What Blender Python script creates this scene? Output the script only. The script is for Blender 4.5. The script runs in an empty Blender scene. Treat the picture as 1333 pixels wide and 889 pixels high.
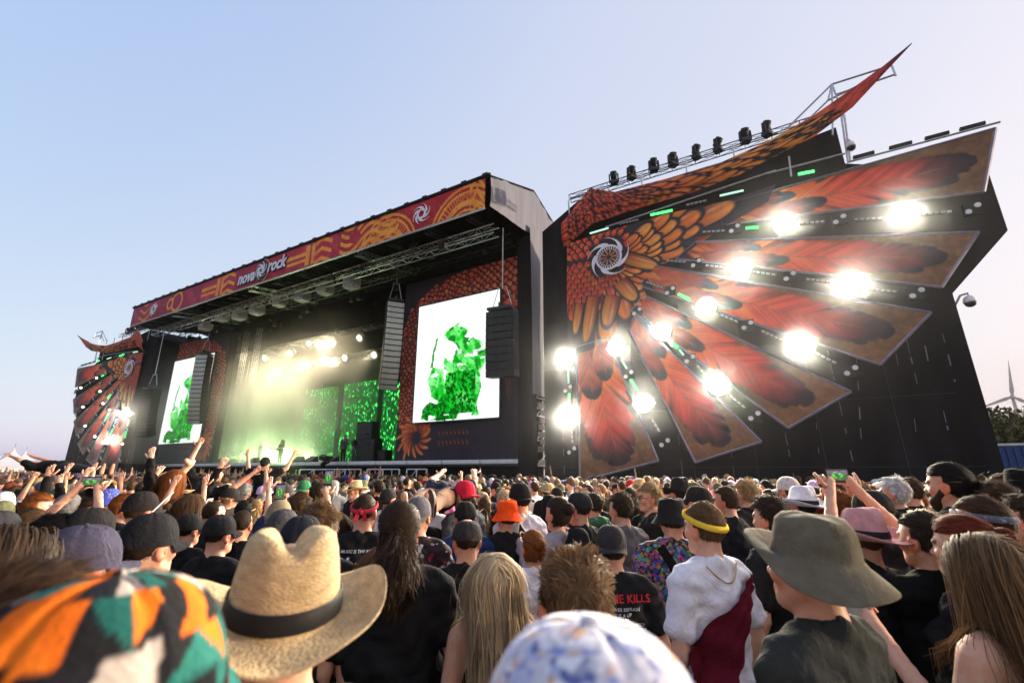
# Open-air festival stage seen from the crowd, dusk sun low at the right.
import bpy, bmesh, math, random
import numpy as np
from mathutils import Vector, Matrix, Euler
random.seed(7); RNG = np.random.default_rng(7)
SC = bpy.context.scene
COL = SC.collection
R = math.radians

# ------------------------------------------------------------------ camera, sky, sun, exposure
CAM_POS = np.array([0.0, 0.0, 2.0]); FPX = 596.0; PITCH = R(15.7); YAW = R(30.4)
cam_d = bpy.data.cameras.new('camera'); cam = bpy.data.objects.new('camera', cam_d); COL.objects.link(cam)
cam.location = CAM_POS; cam.rotation_euler = (R(90) + PITCH, 0, YAW)
cam_d.sensor_width = 36; cam_d.lens = 36 * FPX / 1333; cam_d.clip_start = 0.05; cam_d.clip_end = 6000
cam_d.dof.use_dof = True; cam_d.dof.focus_distance = 5.5; cam_d.dof.aperture_fstop = 2.8
SC.camera = cam

SUN_AZ, SUN_EL = R(64), R(8.0)             # azimuth from +Y towards +X
w = bpy.data.worlds.new("World"); SC.world = w; w.use_nodes = True
nt = w.node_tree; nt.nodes.clear()
sky = nt.nodes.new('ShaderNodeTexSky'); sky.sky_type = 'NISHITA'; sky.sun_disc = False
sky.sun_elevation = SUN_EL; sky.sun_rotation = SUN_AZ
sky.air_density = 1.0; sky.dust_density = 3.0; sky.ozone_density = 6.0; sky.altitude = 0
bgn = nt.nodes.new('ShaderNodeBackground'); bgn.inputs[1].default_value = 0.15
wo = nt.nodes.new('ShaderNodeOutputWorld')
# the thin evening veil evens the sky out: a soft tone curve and a lavender tint over the physical sky
EXPOSURE = 1.15
vs = nt.nodes.new('ShaderNodeVectorMath'); vs.operation = 'SCALE'; vs.inputs['Scale'].default_value = 0.15
sx_ = nt.nodes.new('ShaderNodeSeparateXYZ'); cx_ = nt.nodes.new('ShaderNodeCombineXYZ')
nt.links.new(sky.outputs[0], vs.inputs[0]); nt.links.new(vs.outputs[0], sx_.inputs[0])
for k_, (g_, a_) in enumerate(((.254, 1.78), (.221, 1.31), (.098, 1.06))):
    pw_ = nt.nodes.new('ShaderNodeMath'); pw_.operation = 'POWER'; pw_.inputs[1].default_value = g_; nt.links.new(sx_.outputs[k_], pw_.inputs[0])
    ml_ = nt.nodes.new('ShaderNodeMath'); ml_.operation = 'MULTIPLY'; ml_.inputs[1].default_value = a_ / (0.15 * 2 ** EXPOSURE); nt.links.new(pw_.outputs[0], ml_.inputs[0]); nt.links.new(ml_.outputs[0], cx_.inputs[k_])
# the sky deepens to blue on the side away from the sun
tc_ = nt.nodes.new('ShaderNodeTexCoord'); dt_ = nt.nodes.new('ShaderNodeVectorMath'); dt_.operation = 'DOT_PRODUCT'; dt_.inputs[1].default_value = (-math.sin(SUN_AZ) * .72, -math.cos(SUN_AZ) * .72, .69)
mr_ = nt.nodes.new('ShaderNodeMapRange'); mr_.interpolation_type = 'SMOOTHSTEP'; mr_.inputs[1].default_value = .40; mr_.inputs[2].default_value = 1.0
mx_ = nt.nodes.new('ShaderNodeMix'); mx_.data_type = 'RGBA'; mx_.blend_type = 'MULTIPLY'; mx_.inputs[7].default_value = (.66, .79, .965, 1)
nt.links.new(tc_.outputs['Generated'], dt_.inputs[0]); nt.links.new(dt_.outputs['Value'], mr_.inputs[0]); nt.links.new(mr_.outputs[0], mx_.inputs[0]); nt.links.new(cx_.outputs[0], mx_.inputs[6]); nt.links.new(mx_.outputs[2], bgn.inputs[0])
nt.links.new(bgn.outputs[0], wo.inputs[0])
sun_d = bpy.data.lights.new('sun', 'SUN'); sun_d.energy = 2.9; sun_d.angle = R(0.6); sun_d.color = (1.0, 0.80, 0.56)
sun = bpy.data.objects.new('sun', sun_d); COL.objects.link(sun)
sd = Vector((math.sin(SUN_AZ) * math.cos(SUN_EL), math.cos(SUN_AZ) * math.cos(SUN_EL), math.sin(SUN_EL)))
sun.rotation_euler = sd.to_track_quat('Z', 'Y').to_euler(); sun.location = sd * 60
SC.view_settings.view_transform = 'Standard'; SC.view_settings.look = 'None'
SC.view_settings.exposure = EXPOSURE; SC.view_settings.gamma = 1.0
SC.render.engine = 'CYCLES'
SC.cycles.use_denoising = True
SC.cycles.max_bounces = 5; SC.cycles.diffuse_bounces = 2; SC.cycles.glossy_bounces = 2
SC.cycles.transmission_bounces = 3; SC.cycles.transparent_max_bounces = 6; SC.cycles.volume_bounces = 0
SC.cycles.volume_step_rate = 1.0; SC.cycles.volume_max_steps = 64
SC.cycles.sample_clamp_indirect = 6.0

# ------------------------------------------------------------------ geometry helpers
_r = np.array([math.cos(YAW), math.sin(YAW), 0]); _fh = np.array([-math.sin(YAW), math.cos(YAW), 0]); _z = np.array([0, 0, 1.0])
_fw = _fh * math.cos(PITCH) + _z * math.sin(PITCH); _up = -_fh * math.sin(PITCH) + _z * math.cos(PITCH)
def ray(x, y): return _fw + _r * ((x - 666.5) / FPX) + _up * ((444.5 - y) / FPX)
def at_y(x, y, Y): d = ray(x, y); return CAM_POS + d * (Y / d[1])      # where the line of sight meets the plane Y
def at_x(x, y, X): d = ray(x, y); return CAM_POS + d * (X / d[0])
def at_z(x, y, Z): d = ray(x, y); return CAM_POS + d * ((Z - CAM_POS[2]) / d[2])
def at_d(x, y, D): d = ray(x, y); return CAM_POS + d * (D / math.hypot(d[0], d[1]))
def px_of(p):
    v = np.asarray(p, float) - CAM_POS; a = v @ _fw
    return 666.5 + FPX * (v @ _r) / a, 444.5 - FPX * (v @ _up) / a, a

def tag(o, label=None, cat=None, group=None, kind=None):
    if label: o['label'] = label
    if cat: o['category'] = cat
    if group: o['group'] = group
    if kind: o['kind'] = kind
    return o
def empty(name, loc=(0, 0, 0), label=None, cat=None, group=None, rotz=0, parent=None):
    o = bpy.data.objects.new(name, None); COL.objects.link(o); o.location = loc; o.rotation_euler = (0, 0, rotz)
    o.empty_display_size = 0.2
    if parent: o.parent = parent
    return tag(o, label, cat, group)
def link(name, me, parent=None):
    o = bpy.data.objects.new(name, me); COL.objects.link(o)
    if parent: o.parent = parent
    return o
def copy_tree(o, parent=None):
    c = o.copy(); COL.objects.link(c)
    if parent: c.parent = parent
    for ch in o.children: copy_tree(ch, c)
    return c
def mesh_np(name, V, F, mat=None, smooth=False):
    me = bpy.data.meshes.new(name)
    V = np.asarray(V, np.float32); F = np.asarray(F, np.int32)
    me.vertices.add(len(V)); me.vertices.foreach_set('co', V.ravel())
    k = F.shape[1]
    me.loops.add(F.size); me.loops.foreach_set('vertex_index', F.ravel())
    me.polygons.add(len(F)); me.polygons.foreach_set('loop_start', np.arange(len(F), dtype=np.int32) * k)
    me.polygons.foreach_set('loop_total', np.full(len(F), k, np.int32))
    me.update(calc_edges=True)
    me.polygons.foreach_set('use_smooth', np.full(len(F), smooth, bool))
    if mat: me.materials.append(mat)
    return me
def set_color(me, C, name='col'):
    a = me.color_attributes.new(name, 'FLOAT_COLOR', 'POINT')
    C4 = np.ones((len(C), 4), np.float32); C4[:, :3] = C; a.data.foreach_set('color', C4.ravel())

class MB:                                   # collects simple shapes into one mesh
    def __init__(s): s.v = []; s.f = []
    def add(s, V, F):
        n = len(s.v); s.v += [tuple(p) for p in V]; s.f += [tuple(i + n for i in f) for f in F]; return s
    def box(s, c, d, M=None, taper=1.0):
        x, y, z = d[0] / 2, d[1] / 2, d[2] / 2
        V = [(-x, -y, -z), (x, -y, -z), (x, y, -z), (-x, y, -z), (-x * taper, -y * taper, z), (x * taper, -y * taper, z), (x * taper, y * taper, z), (-x * taper, y * taper, z)]
        if M is not None: V = [tuple(M @ Vector(p)) for p in V]
        V = [(p[0] + c[0], p[1] + c[1], p[2] + c[2]) for p in V]
        return s.add(V, [(0, 3, 2, 1), (4, 5, 6, 7), (0, 1, 5, 4), (1, 2, 6, 5), (2, 3, 7, 6), (3, 0, 4, 7)])
    def bar(s, a, b, r, n=6, r2=None, cap=True):
        a = Vector(a); b = Vector(b); d = b - a
        if d.length < 1e-6: return s
        q = d.to_track_quat('Z', 'Y'); r2 = r if r2 is None else r2
        ring = lambda p, rr: [p + q @ Vector((rr * math.cos(2 * math.pi * i / n), rr * math.sin(2 * math.pi * i / n), 0)) for i in range(n)]
        V = ring(a, r) + ring(b, r2)
        F = [(i, (i + 1) % n, n + (i + 1) % n, n + i) for i in range(n)]
        if cap: F += [tuple(range(n - 1, -1, -1)), tuple(range(n, 2 * n))]
        return s.add(V, F)
    def tube(s, pts, r, n=6):
        pts = [Vector(p) for p in pts]; m = len(pts); V = []
        rr = r if isinstance(r, (list, tuple)) else [r] * m
        for i, p in enumerate(pts):
            d = (pts[min(i + 1, m - 1)] - pts[max(i - 1, 0)]); q = d.to_track_quat('Z', 'Y')
            V += [p + q @ Vector((rr[i] * math.cos(2 * math.pi * j / n), rr[i] * math.sin(2 * math.pi * j / n), 0)) for j in range(n)]
        F = [(i * n + j, i * n + (j + 1) % n, (i + 1) * n + (j + 1) % n, (i + 1) * n + j) for i in range(m - 1) for j in range(n)]
        F += [tuple(range(n - 1, -1, -1)), tuple(range((m - 1) * n, m * n))]
        return s.add(V, F)
    def lathe(s, prof, c=(0, 0, 0), n=12, M=None):
        V = []; m = len(prof)
        for (rr, z) in prof:
            V += [Vector((rr * math.cos(2 * math.pi * j / n), rr * math.sin(2 * math.pi * j / n), z)) for j in range(n)]
        if M is not None: V = [M @ p for p in V]
        V = [p + Vector(c) for p in V]
        F = [(i * n + j, i * n + (j + 1) % n, (i + 1) * n + (j + 1) % n, (i + 1) * n + j) for i in range(m - 1) for j in range(n)]
        F += [tuple(range(n - 1, -1, -1)), tuple(range((m - 1) * n, m * n))]
        return s.add(V, F)
    def prism(s, poly, y0, y1):             # polygon in XZ extruded along Y
        n = len(poly)
        V = [(p[0], y0, p[1]) for p in poly] + [(p[0], y1, p[1]) for p in poly]
        F = [tuple(range(n)), tuple(range(2 * n - 1, n - 1, -1))] + [((i + 1) % n, i, n + i, n + (i + 1) % n) for i in range(n)]
        return s.add(V, F)
    def truss(s, a, b, w, h, step=1.0, r=0.025, web=0.014, up=Vector((0, 0, 1))):
        a = Vector(a); b = Vector(b); d = (b - a); L = d.length; d.normalize()
        sx = d.cross(up).normalized() * (w / 2); sz = sx.cross(d).normalized() * (h / 2)
        cs = [sx + sz, -sx + sz, -sx - sz, sx - sz]
        for c in cs: s.bar(a + c, b + c, r, 5)
        n = max(1, int(L / step))
        for i in range(n):
            p = a + d * (L * i / n); q = a + d * (L * (i + 1) / n)
            for k in range(4):
                c0, c1 = cs[k], cs[(k + 1) % 4]
                s.bar(p + c0, q + c1, web, 4, cap=False); s.bar(p + c0, p + c1, web, 4, cap=False)
        return s
    def mesh(s, name, mat=None, smooth=False):
        me = bpy.data.meshes.new(name); me.from_pydata([tuple(p) for p in s.v], [], s.f); me.update()
        if smooth: me.polygons.foreach_set('use_smooth', np.ones(len(me.polygons), bool))
        if mat: me.materials.append(mat)
        return me
    def build(s, name, mat, parent=None, smooth=False): return link(name, s.mesh(name, mat, smooth), parent)

# ------------------------------------------------------------------ materials (all node based)
MATS = {}
def mat(name, col, rough=0.7, metal=0.0, var=0.15, scale=6.0, bump=0.0, bscale=40.0, spec=0.3, stretch=None):
    if name in MATS: return MATS[name]
    m = bpy.data.materials.new(name); m.use_nodes = True; t = m.node_tree; b = t.nodes['Principled BSDF']
    b.inputs['Roughness'].default_value = rough; b.inputs['Metallic'].default_value = metal
    b.inputs['Specular IOR Level'].default_value = spec
    tc = t.nodes.new('ShaderNodeTexCoord'); src = tc.outputs['Object']
    if stretch:
        mp = t.nodes.new('ShaderNodeMapping'); mp.inputs['Scale'].default_value = stretch; t.links.new(src, mp.inputs[0]); src = mp.outputs[0]
    nz = t.nodes.new('ShaderNodeTexNoise'); nz.inputs['Scale'].default_value = scale; nz.inputs['Detail'].default_value = 5
    t.links.new(src, nz.inputs['Vector'])
    mr = t.nodes.new('ShaderNodeMapRange'); mr.inputs[3].default_value = 1 - var; mr.inputs[4].default_value = 1 + var
    mr.inputs[1].default_value = 0.3; mr.inputs[2].default_value = 0.7
    t.links.new(nz.outputs[0], mr.inputs[0])
    mx = t.nodes.new('ShaderNodeMix'); mx.data_type = 'RGBA'; mx.blend_type = 'MULTIPLY'; mx.inputs[0].default_value = 1
    if col == 'attr':
        at = t.nodes.new('ShaderNodeAttribute'); at.attribute_name = 'col'; t.links.new(at.outputs['Color'], mx.inputs[6])
    elif col == 'object':
        at = t.nodes.new('ShaderNodeObjectInfo'); t.links.new(at.outputs['Color'], mx.inputs[6])
    else: mx.inputs[6].default_value = (*col, 1)
    t.links.new(mr.outputs[0], mx.inputs[7]); t.links.new(mx.outputs[2], b.inputs['Base Color'])
    if bump:
        n2 = t.nodes.new('ShaderNodeTexNoise'); n2.inputs['Scale'].default_value = bscale; n2.inputs['Detail'].default_value = 4
        t.links.new(src, n2.inputs['Vector'])
        bp = t.nodes.new('ShaderNodeBump'); bp.inputs['Strength'].default_value = bump; bp.inputs['Distance'].default_value = 0.02
        t.links.new(n2.outputs[0], bp.inputs['Height']); t.links.new(bp.outputs[0], b.inputs['Normal'])
    MATS[name] = m; return m
def emit(name, col, strength):
    if name in MATS: return MATS[name]
    m = bpy.data.materials.new(name); m.use_nodes = True; t = m.node_tree; t.nodes.clear()
    e = t.nodes.new('ShaderNodeEmission'); e.inputs[1].default_value = strength
    if col == 'attr':
        at = t.nodes.new('ShaderNodeAttribute'); at.attribute_name = 'col'; t.links.new(at.outputs['Color'], e.inputs[0])
    else: e.inputs[0].default_value = (*col, 1)
    o = t.nodes.new('ShaderNodeOutputMaterial'); t.links.new(e.outputs[0], o.inputs[0])
    MATS[name] = m; return m
M_BLACKCLOTH = mat('black_cloth', (0.014, 0.0125, 0.014), 0.9, spec=.08, var=0.45, scale=1.2, bump=1.0, bscale=2.2, stretch=(1, 1, 0.25))
M_BLACK = mat('black_paint', (0.012, 0.012, 0.013), 0.55, spec=.15, var=0.2)
M_STEEL = mat('galvanised_steel', (0.45, 0.45, 0.46), 0.38, 0.85, var=0.2, scale=9)
M_DARKSTEEL = mat('dark_steel', (0.04, 0.04, 0.042), 0.5, 0.3, var=0.2)
M_GREYTARP = mat('grey_tarpaulin', (0.175, 0.18, 0.225), 0.6, var=0.14, scale=0.8, bump=0.7, bscale=1.6, stretch=(1, 3.5, 0.35))
M_ALU = mat('white_aluminium', (0.62, 0.62, 0.64), 0.35, 0.5, var=0.1)
M_DECK = mat('stage_deck', (0.05, 0.05, 0.05), 0.6, var=0.3)
M_PRINT = mat('printed_banner', 'attr', 0.75, var=0.10, scale=3, bump=0.15, bscale=1.5)
M_FRAME = mat('panel_frame', (0.22, 0.20, 0.26), 0.4, 0.3)
M_WHITEPAINT = mat('white_paint', (0.75, 0.74, 0.76), 0.6, var=0.06)
M_GROUND = mat('trodden_field', (0.10, 0.085, 0.045), 0.95, var=0.45, scale=0.7, bump=0.6, bscale=9)
M_TENT = mat('white_tent', (0.72, 0.70, 0.72), 0.7, var=0.06)

# ------------------------------------------------------------------ ground
g = MB(); g.add([(-3000, -3000, 0), (3000, -3000, 0), (3000, 3000, 0), (-3000, 3000, 0)], [(0, 1, 2, 3)])
tag(g.build('ground', M_GROUND), kind='structure')

# ------------------------------------------------------------------ painter for flat prints (colours per grid point)
def lerp(a, b, t): return a + (b - a) * t
def sstep(x, a, b): t = np.clip((x - a) / (b - a), 0, 1); return t * t * (3 - 2 * t)
def hash2(i, j): return np.abs(np.sin(i * 127.1 + j * 311.7) * 43758.5453) % 1.0
def vnoise(x, y):
    xi, yi = np.floor(x), np.floor(y); fx, fy = x - xi, y - yi; fx = fx * fx * (3 - 2 * fx); fy = fy * fy * (3 - 2 * fy)
    return lerp(lerp(hash2(xi, yi), hash2(xi + 1, yi), fx), lerp(hash2(xi, yi + 1), hash2(xi + 1, yi + 1), fx), fy)
def fbm(x, y): return 0.5 * vnoise(x, y) + 0.3 * vnoise(x * 2.1 + 5, y * 2.1) + 0.2 * vnoise(x * 4.3, y * 4.3 + 9)
def ramp(t, stops):
    t = np.clip(t, 0, 1); xs = [s[0] for s in stops]; c = np.array([s[1] for s in stops], float)
    return np.stack([np.interp(t, xs, c[:, k]) for k in range(3)], -1)
def in_poly(P, poly):
    x, y = P[:, 0], P[:, 1]; ins = np.zeros(len(P), bool); n = len(poly)
    for i in range(n):
        x0, y0 = poly[i]; x1, y1 = poly[(i + 1) % n]
        if y0 == y1: continue
        c = (y0 > y) != (y1 > y); ins ^= c & (x < (x1 - x0) * (y - y0) / (y1 - y0) + x0)
    return ins
def blend(C, idx, col, a): C[idx] = C[idx] * (1 - a[:, None]) + col * a[:, None]

FEATHER = [(0, (0.95, 0.42, 0.08)), (0.22, (0.95, 0.26, 0.06)), (0.48, (0.92, 0.12, 0.05)), (0.70, (0.78, 0.06, 0.04)), (0.84, (0.22, 0.025, 0.03)), (0.93, (0.05, 0.016, 0.024)), (1, (0.022, 0.013, 0.022))]
COVERT = [(0, (0.45, 0.07, 0.035)), (0.45, (0.62, 0.10, 0.045)), (0.72, (0.45, 0.06, 0.04)), (0.86, (0.05, 0.015, 0.025)), (1, (0.02, 0.012, 0.02))]
def feather(P, C, a, b, wid, stops=FEATHER, bend=0.0, seed=0, frayed=1.0):
    a = np.array(a, float); b = np.array(b, float); d = b - a; L = np.hypot(*d); d /= L; n = np.array([-d[1], d[0]])
    q = P - a; u = (q @ d) / L; v = q @ n + bend * L * (u * (1 - u)) * 4
    sel = np.where((u > -0.02) & (u < 1.02) & (np.abs(v) < wid * 1.1))[0]
    if not len(sel): return
    u = u[sel]; v = v[sel]
    prof = wid * np.clip(np.power(np.clip(u, 0.001, 1), 0.30), 0, 1) * np.power(np.clip(1 - u, 0, 1), 0.36) * 1.25
    prof = np.minimum(prof, wid)
    barb = u * L - np.abs(v) * 1.5                                   # barbs sweep back from the quill
    nz = vnoise(barb * 5.0 + seed * 7.3, np.sign(v) * 3 + seed + v * 0.6)
    edge = prof * (1 - 0.22 * frayed * sstep(nz, 0.55, 0.9) - 0.06 * vnoise(barb * 14, seed + 0 * v))
    al = sstep(edge - np.abs(v), -0.03, 0.05)
    t = u + 0.09 * (vnoise(barb * 2.2 + seed, np.abs(v) * 1.3 + np.sign(v) * 9) - 0.5) + 0.10 * (np.abs(v) / wid) ** 2
    c = ramp(t, stops)
    stripe = 0.78 + 0.45 * vnoise(barb * 11 + seed, np.sign(v) * 5 + v * 0.4)
    c = c * stripe[:, None]
    slit = sstep(vnoise(barb * 3.4 + 3 * seed, np.sign(v) * 11 + seed), 0.70, 0.92) * sstep(np.abs(v) / (prof + 1e-4), 0.15, 0.8) * frayed
    c = c * (1 - 0.88 * slit[:, None])
    hi = sstep(vnoise(barb * 4.1 + seed * 1.7, np.sign(v) * 4 + 40), 0.68, 0.95) * sstep(1 - u, 0.35, 0.9)
    c = c + hi[:, None] * np.array([0.30, 0.19, 0.03])
    c = c * (1 - 0.25 * sstep(np.abs(v) / (prof + 1e-4), 0.7, 1.0))[:, None]
    qn = sstep(0.03 - np.abs(v), 0, 0.02) * sstep(0.92 - u, 0, 0.1)
    c = c * (1 - 0.6 * qn[:, None]) + qn[:, None] * np.array([0.30, 0.12, 0.09]) * 0.6
    blend(C, sel, c, al)
def scale_(P, C, p, ang, L, wd, c0, c1):                             # one painted scale / small covert
    d = np.array([math.cos(ang), math.sin(ang)]); n = np.array([-d[1], d[0]])
    q = P - np.array(p); u = q @ d / L; v = q @ n / wd
    sel = np.where((u > -0.15) & (u < 1.12) & (np.abs(v) < 1.25))[0]
    if not len(sel): return
    u = u[sel]; v = v[sel]
    r_ = np.where(u < 0.35, np.abs(v), np.hypot((u - 0.35) / 0.65, v))
    line = sstep(1.16 - r_, 0, 0.08) * (u > -0.12)
    blend(C, sel, np.tile(np.array([0.022, 0.016, 0.026]), (len(sel), 1)), line)
    body = sstep(0.92 - r_, 0, 0.12) * (u > -0.1)
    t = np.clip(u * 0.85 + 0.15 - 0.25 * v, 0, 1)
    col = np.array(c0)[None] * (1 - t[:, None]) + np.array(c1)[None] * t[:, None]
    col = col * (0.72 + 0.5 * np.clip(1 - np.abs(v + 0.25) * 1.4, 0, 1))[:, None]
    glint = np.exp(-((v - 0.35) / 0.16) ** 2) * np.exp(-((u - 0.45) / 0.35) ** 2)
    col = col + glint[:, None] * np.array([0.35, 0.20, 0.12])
    blend(C, sel, col, body)

def quad_grid(c, nu, nv):                                            # corners c[0..3] in plane coordinates (inner low, outer low, outer high, inner high)
    c = [np.array(p, float) for p in c]
    u = np.linspace(0, 1, nu)[:, None, None]; v = np.linspace(0, 1, nv)[None, :, None]
    P = (c[0] * (1 - u) + c[1] * u) * (1 - v) + (c[3] * (1 - u) + c[2] * u) * v
    return P.reshape(-1, 2), grid_faces(nu, nv)
def grid_faces(nu, nv):
    i = np.arange(nu - 1)[:, None] * nv + np.arange(nv - 1)[None]; i = i.ravel()
    return np.stack([i, i + nv, i + nv + 1, i + 1], 1)

def swirl(mb, c, rad, y, blades=6, sign=1, ring=0.52, rw=0.10, th=0.05, start=0.35, inner=True):      # ring with curved blades
    cx, cz = c; n = 40
    V = []; F = []
    for k in range(n):
        a = 2 * math.pi * k / n
        for rr in (rad * ring, rad * (ring - rw * 1.6)):
            for yy in (y, y - th): V.append((cx + rr * math.cos(a), yy, cz + rr * math.sin(a)))
    for k in range(n):
        i = 4 * k; j = 4 * ((k + 1) % n)
        F += [(i, j, j + 1, i + 1), (i + 1, j + 1, j + 3, i + 3), (i + 3, j + 3, j + 2, i + 2), (i + 2, j + 2, j, i)]
    mb.add(V, F)
    for b in range(blades):
        a0 = 2 * math.pi * b / blades + start; m = 9; V = []; F = []
        for k in range(m):
            t = k / (m - 1); rr = rad * (ring - 0.02 + (1.02 - ring) * t); aa = a0 + sign * 1.25 * t ** 1.35
            hw = rad * 0.15 * (1 - t) ** 0.75 * (1 + 0.6 * math.sin(math.pi * min(1, t * 1.3)))
            p = Vector((math.cos(aa), math.sin(aa))); q = Vector((-p.y, p.x))
            for s in (-1, 1):
                for yy in (y, y - th): V.append((cx + rr * p.x + s * hw * q.x, yy, cz + rr * p.y + s * hw * q.y))
        for k in range(m - 1):
            i = 4 * k; j = i + 4
            F += [(i, j, j + 1, i + 1), (i + 1, j + 1, j + 3, i + 3), (i + 3, j + 3, j + 2, i + 2), (i + 2, j + 2, j, i)]
        F.append((0, 1, 3, 2)); mb.add(V, F)
    return mb

_dg = None
def text_mesh(txt, size=1.0, shear=0.0, offset=0.0, extrude=0.02, align='CENTER'):
    cu = bpy.data.curves.new('txt', 'FONT'); cu.body = txt; cu.size = size; cu.shear = shear; cu.offset = offset; cu.extrude = extrude
    cu.align_x = align; cu.align_y = 'CENTER'; cu.resolution_u = 3
    o = bpy.data.objects.new('txt', cu); COL.objects.link(o)
    me = bpy.data.meshes.new_from_object(o.evaluated_get(bpy.context.evaluated_depsgraph_get()))
    bpy.data.objects.remove(o); bpy.data.curves.remove(cu)
    me.materials.clear(); return me

def put(o, root): o.parent = root; o.location = Vector(o.location) - Vector(root.location); return o

# ------------------------------------------------------------------ the stage house
SX0, SX1, SY, SYB, DZ = -48.2, -10.6, 20.0, 33.0, 2.5
stage = empty('concert_stage', ((SX0 + SX1) / 2, SY, 0), 'huge open-air concert stage with red printed fascia and deep dark roof', 'stage')
def part(mb, name, m, root=stage, smooth=False): return put(mb.build(name, m, None, smooth), root)
part(MB().box(((SX0 + SX1) / 2, (SY + SYB) / 2, DZ - 0.15), (SX1 - SX0, SYB - SY, 0.3)), 'deck', M_DECK)
part(MB().box(((SX0 + SX1) / 2, SY + 0.3, 1.1), (SX1 - SX0, 0.08, 2.2)), 'deck_skirt', M_BLACKCLOTH)
edge_me = MB().box((0, 0, 0), (2.42, 0.10, 0.16)).box((0, -0.03, -0.11), (2.42, 0.05, 0.03)).mesh('edge_profile', M_ALU)
for k in range(15):
    o = link('edge_profile', edge_me); o.location = (SX0 + 1.3 + k * 2.47, SY - 0.06, DZ - 0.06); put(o, stage)
part(MB().box(((SX0 + SX1) / 2, SYB, 8.5), (SX1 - SX0, 0.2, 17)), 'back_wall', M_BLACKCLOTH)
# walls and flats either side of the opening
OX0, OX1 = at_y(291, 500, SY)[0], at_y(522, 500, SY)[0]
part(MB().box((SX0 + 0.15, (SY + SYB) / 2 + 0.3, 7.2), (0.3, SYB - SY - 0.6, 14.4)), 'side_wall', M_BLACKCLOTH)
part(MB().box((OX1 + 0.1, (SY + SYB) / 2 + 0.3, 7.6), (0.2, SYB - SY - 1, 11)), 'side_masking', M_BLACKCLOTH)
# right tower: black wrapped front, pale tarpaulin side
TX0, TX1 = -11.2, -10.4
part(MB().box(((TX0 + TX1) / 2, SY - 0.1, 7.1), (TX1 - TX0, 0.5, 14.2)), 'tower_front', M_BLACKCLOTH)
n = 24; V = []; F = []
for k in range(n + 1):
    for j in range(21):
        y = SY - 0.35 + 13 * k / n; zz = 5.6 + 9.3 * j / 20
        V.append((TX1 + 0.03 + 0.05 * math.sin(k * 1.9 + j * 0.2) * (0.4 + 0.6 * hash2(k, j // 5)), y, zz))
F = grid_faces(n + 1, 21)
tw = link('side_tarpaulin', mesh_np('side_tarpaulin', V, F, M_GREYTARP, True)); put(tw, stage)
m = MB()
for y in (SY + 0.2, SY + 2.2, SY + 4.4):
    for x in (TX0 + 0.1, TX1 - 0.08): m.bar((x, y, 0), (x, y, 5.6), 0.04)
for zz in (1, 2.2, 3.4, 4.6, 5.5):
    m.bar((TX1 - 0.08, SY + 0.2, zz), (TX1 - 0.08, SY + 4.4, zz), 0.03); m.bar((TX1 - 0.08, SY + 0.2, zz), (TX1 - 0.08, SY + 2.2, zz + 1.1), 0.025)
part(m, 'tower_scaffold', M_STEEL)
m = MB()
for k in range(7): m.box((TX1 - 0.3, SY + 0.6 + hash2(k, 2) * 0.5, 3.0 + k * 0.36), (0.5, 0.5 + 0.4 * hash2(k, 3), 0.26))
part(m, 'cable_stack', M_DARKSTEEL)

# roof
FY = 16.0
FX0, FX1 = at_y(174, 412, FY)[0], at_y(632, 250, FY)[0]
FZ0, FZ1 = 14.05, 15.72
gable = [(FY, FZ0), (FY, FZ1), (20.5, 17.5), (23.5, 16.6), (34, 13.4), (34, 12.8), (21.6, 14.85), (19.0, 14.35)]
def gable_cover(x, name, s):
    # ruled cloth with fold ridges between top and bottom outlines
    top = [(FY, FZ1), (20.5, 17.5), (23.5, 16.6), (34, 13.4)]; bot = [(FY, FZ0), (19.0, 14.35), (21.6, 14.85), (34, 12.8)]
    ty = np.linspace(FY, 34, 61); zt = np.interp(ty, *zip(*top)); zb = np.interp(ty, *zip(*bot)); V = []
    for k in range(61):
        for j in range(9):
            t = j / 8; V.append((x + s * (0.17 * hash2(k, 3) * (0.3 + t * (1 - t) * 3) + 0.12 * math.sin(k * 0.55) * t * (1 - t)), ty[k], zb[k] * (1 - t) + zt[k] * t))
    F = grid_faces(61, 9)
    return put(link(name, mesh_np(name, V, F, M_GREYTARP, True)), stage)
gable_cover(FX1 + 0.25, 'gable_tarpaulin', 1); gable_cover(FX0 - 0.25, 'gable_tarpaulin', -1)
m = MB()
for (a, b) in (((FY, FZ1 + .03), (20.5, 17.53)), ((20.5, 17.53), (23.5, 16.63)), ((23.5, 16.63), (34, 13.43))):
    m.add([(FX0 - .3, a[0], a[1]), (FX1 + .3, a[0], a[1]), (FX1 + .3, b[0], b[1]), (FX0 - .3, b[0], b[1]),
           (FX0 - .3, a[0], a[1] - .12), (FX1 + .3, a[0], a[1] - .12), (FX1 + .3, b[0], b[1] - .12), (FX0 - .3, b[0], b[1] - .12)],
          [(0, 1, 2, 3), (7, 6, 5, 4), (0, 4, 5, 1), (2, 6, 7, 3), (1, 5, 6, 2), (3, 7, 4, 0)])
part(m, 'roof_canopy', M_BLACKCLOTH)
m = MB().bar((FX0 - .3, FY - .06, FZ1 + .04), (FX1 + .3, FY - .06, FZ1 + .04), 0.09)
for k in range(30): m.box((FX0 + (FX1 - FX0) * k / 29, FY - .02, FZ1 + .1), (0.3, 0.2, 0.16))
part(m, 'roof_edge', M_BLACK)
part(MB().bar((FX0, FY - .05, FZ0 - .05), (FX1, FY - .05, FZ0 - .05), 0.05), 'lower_edge_tube', M_ALU)
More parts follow.
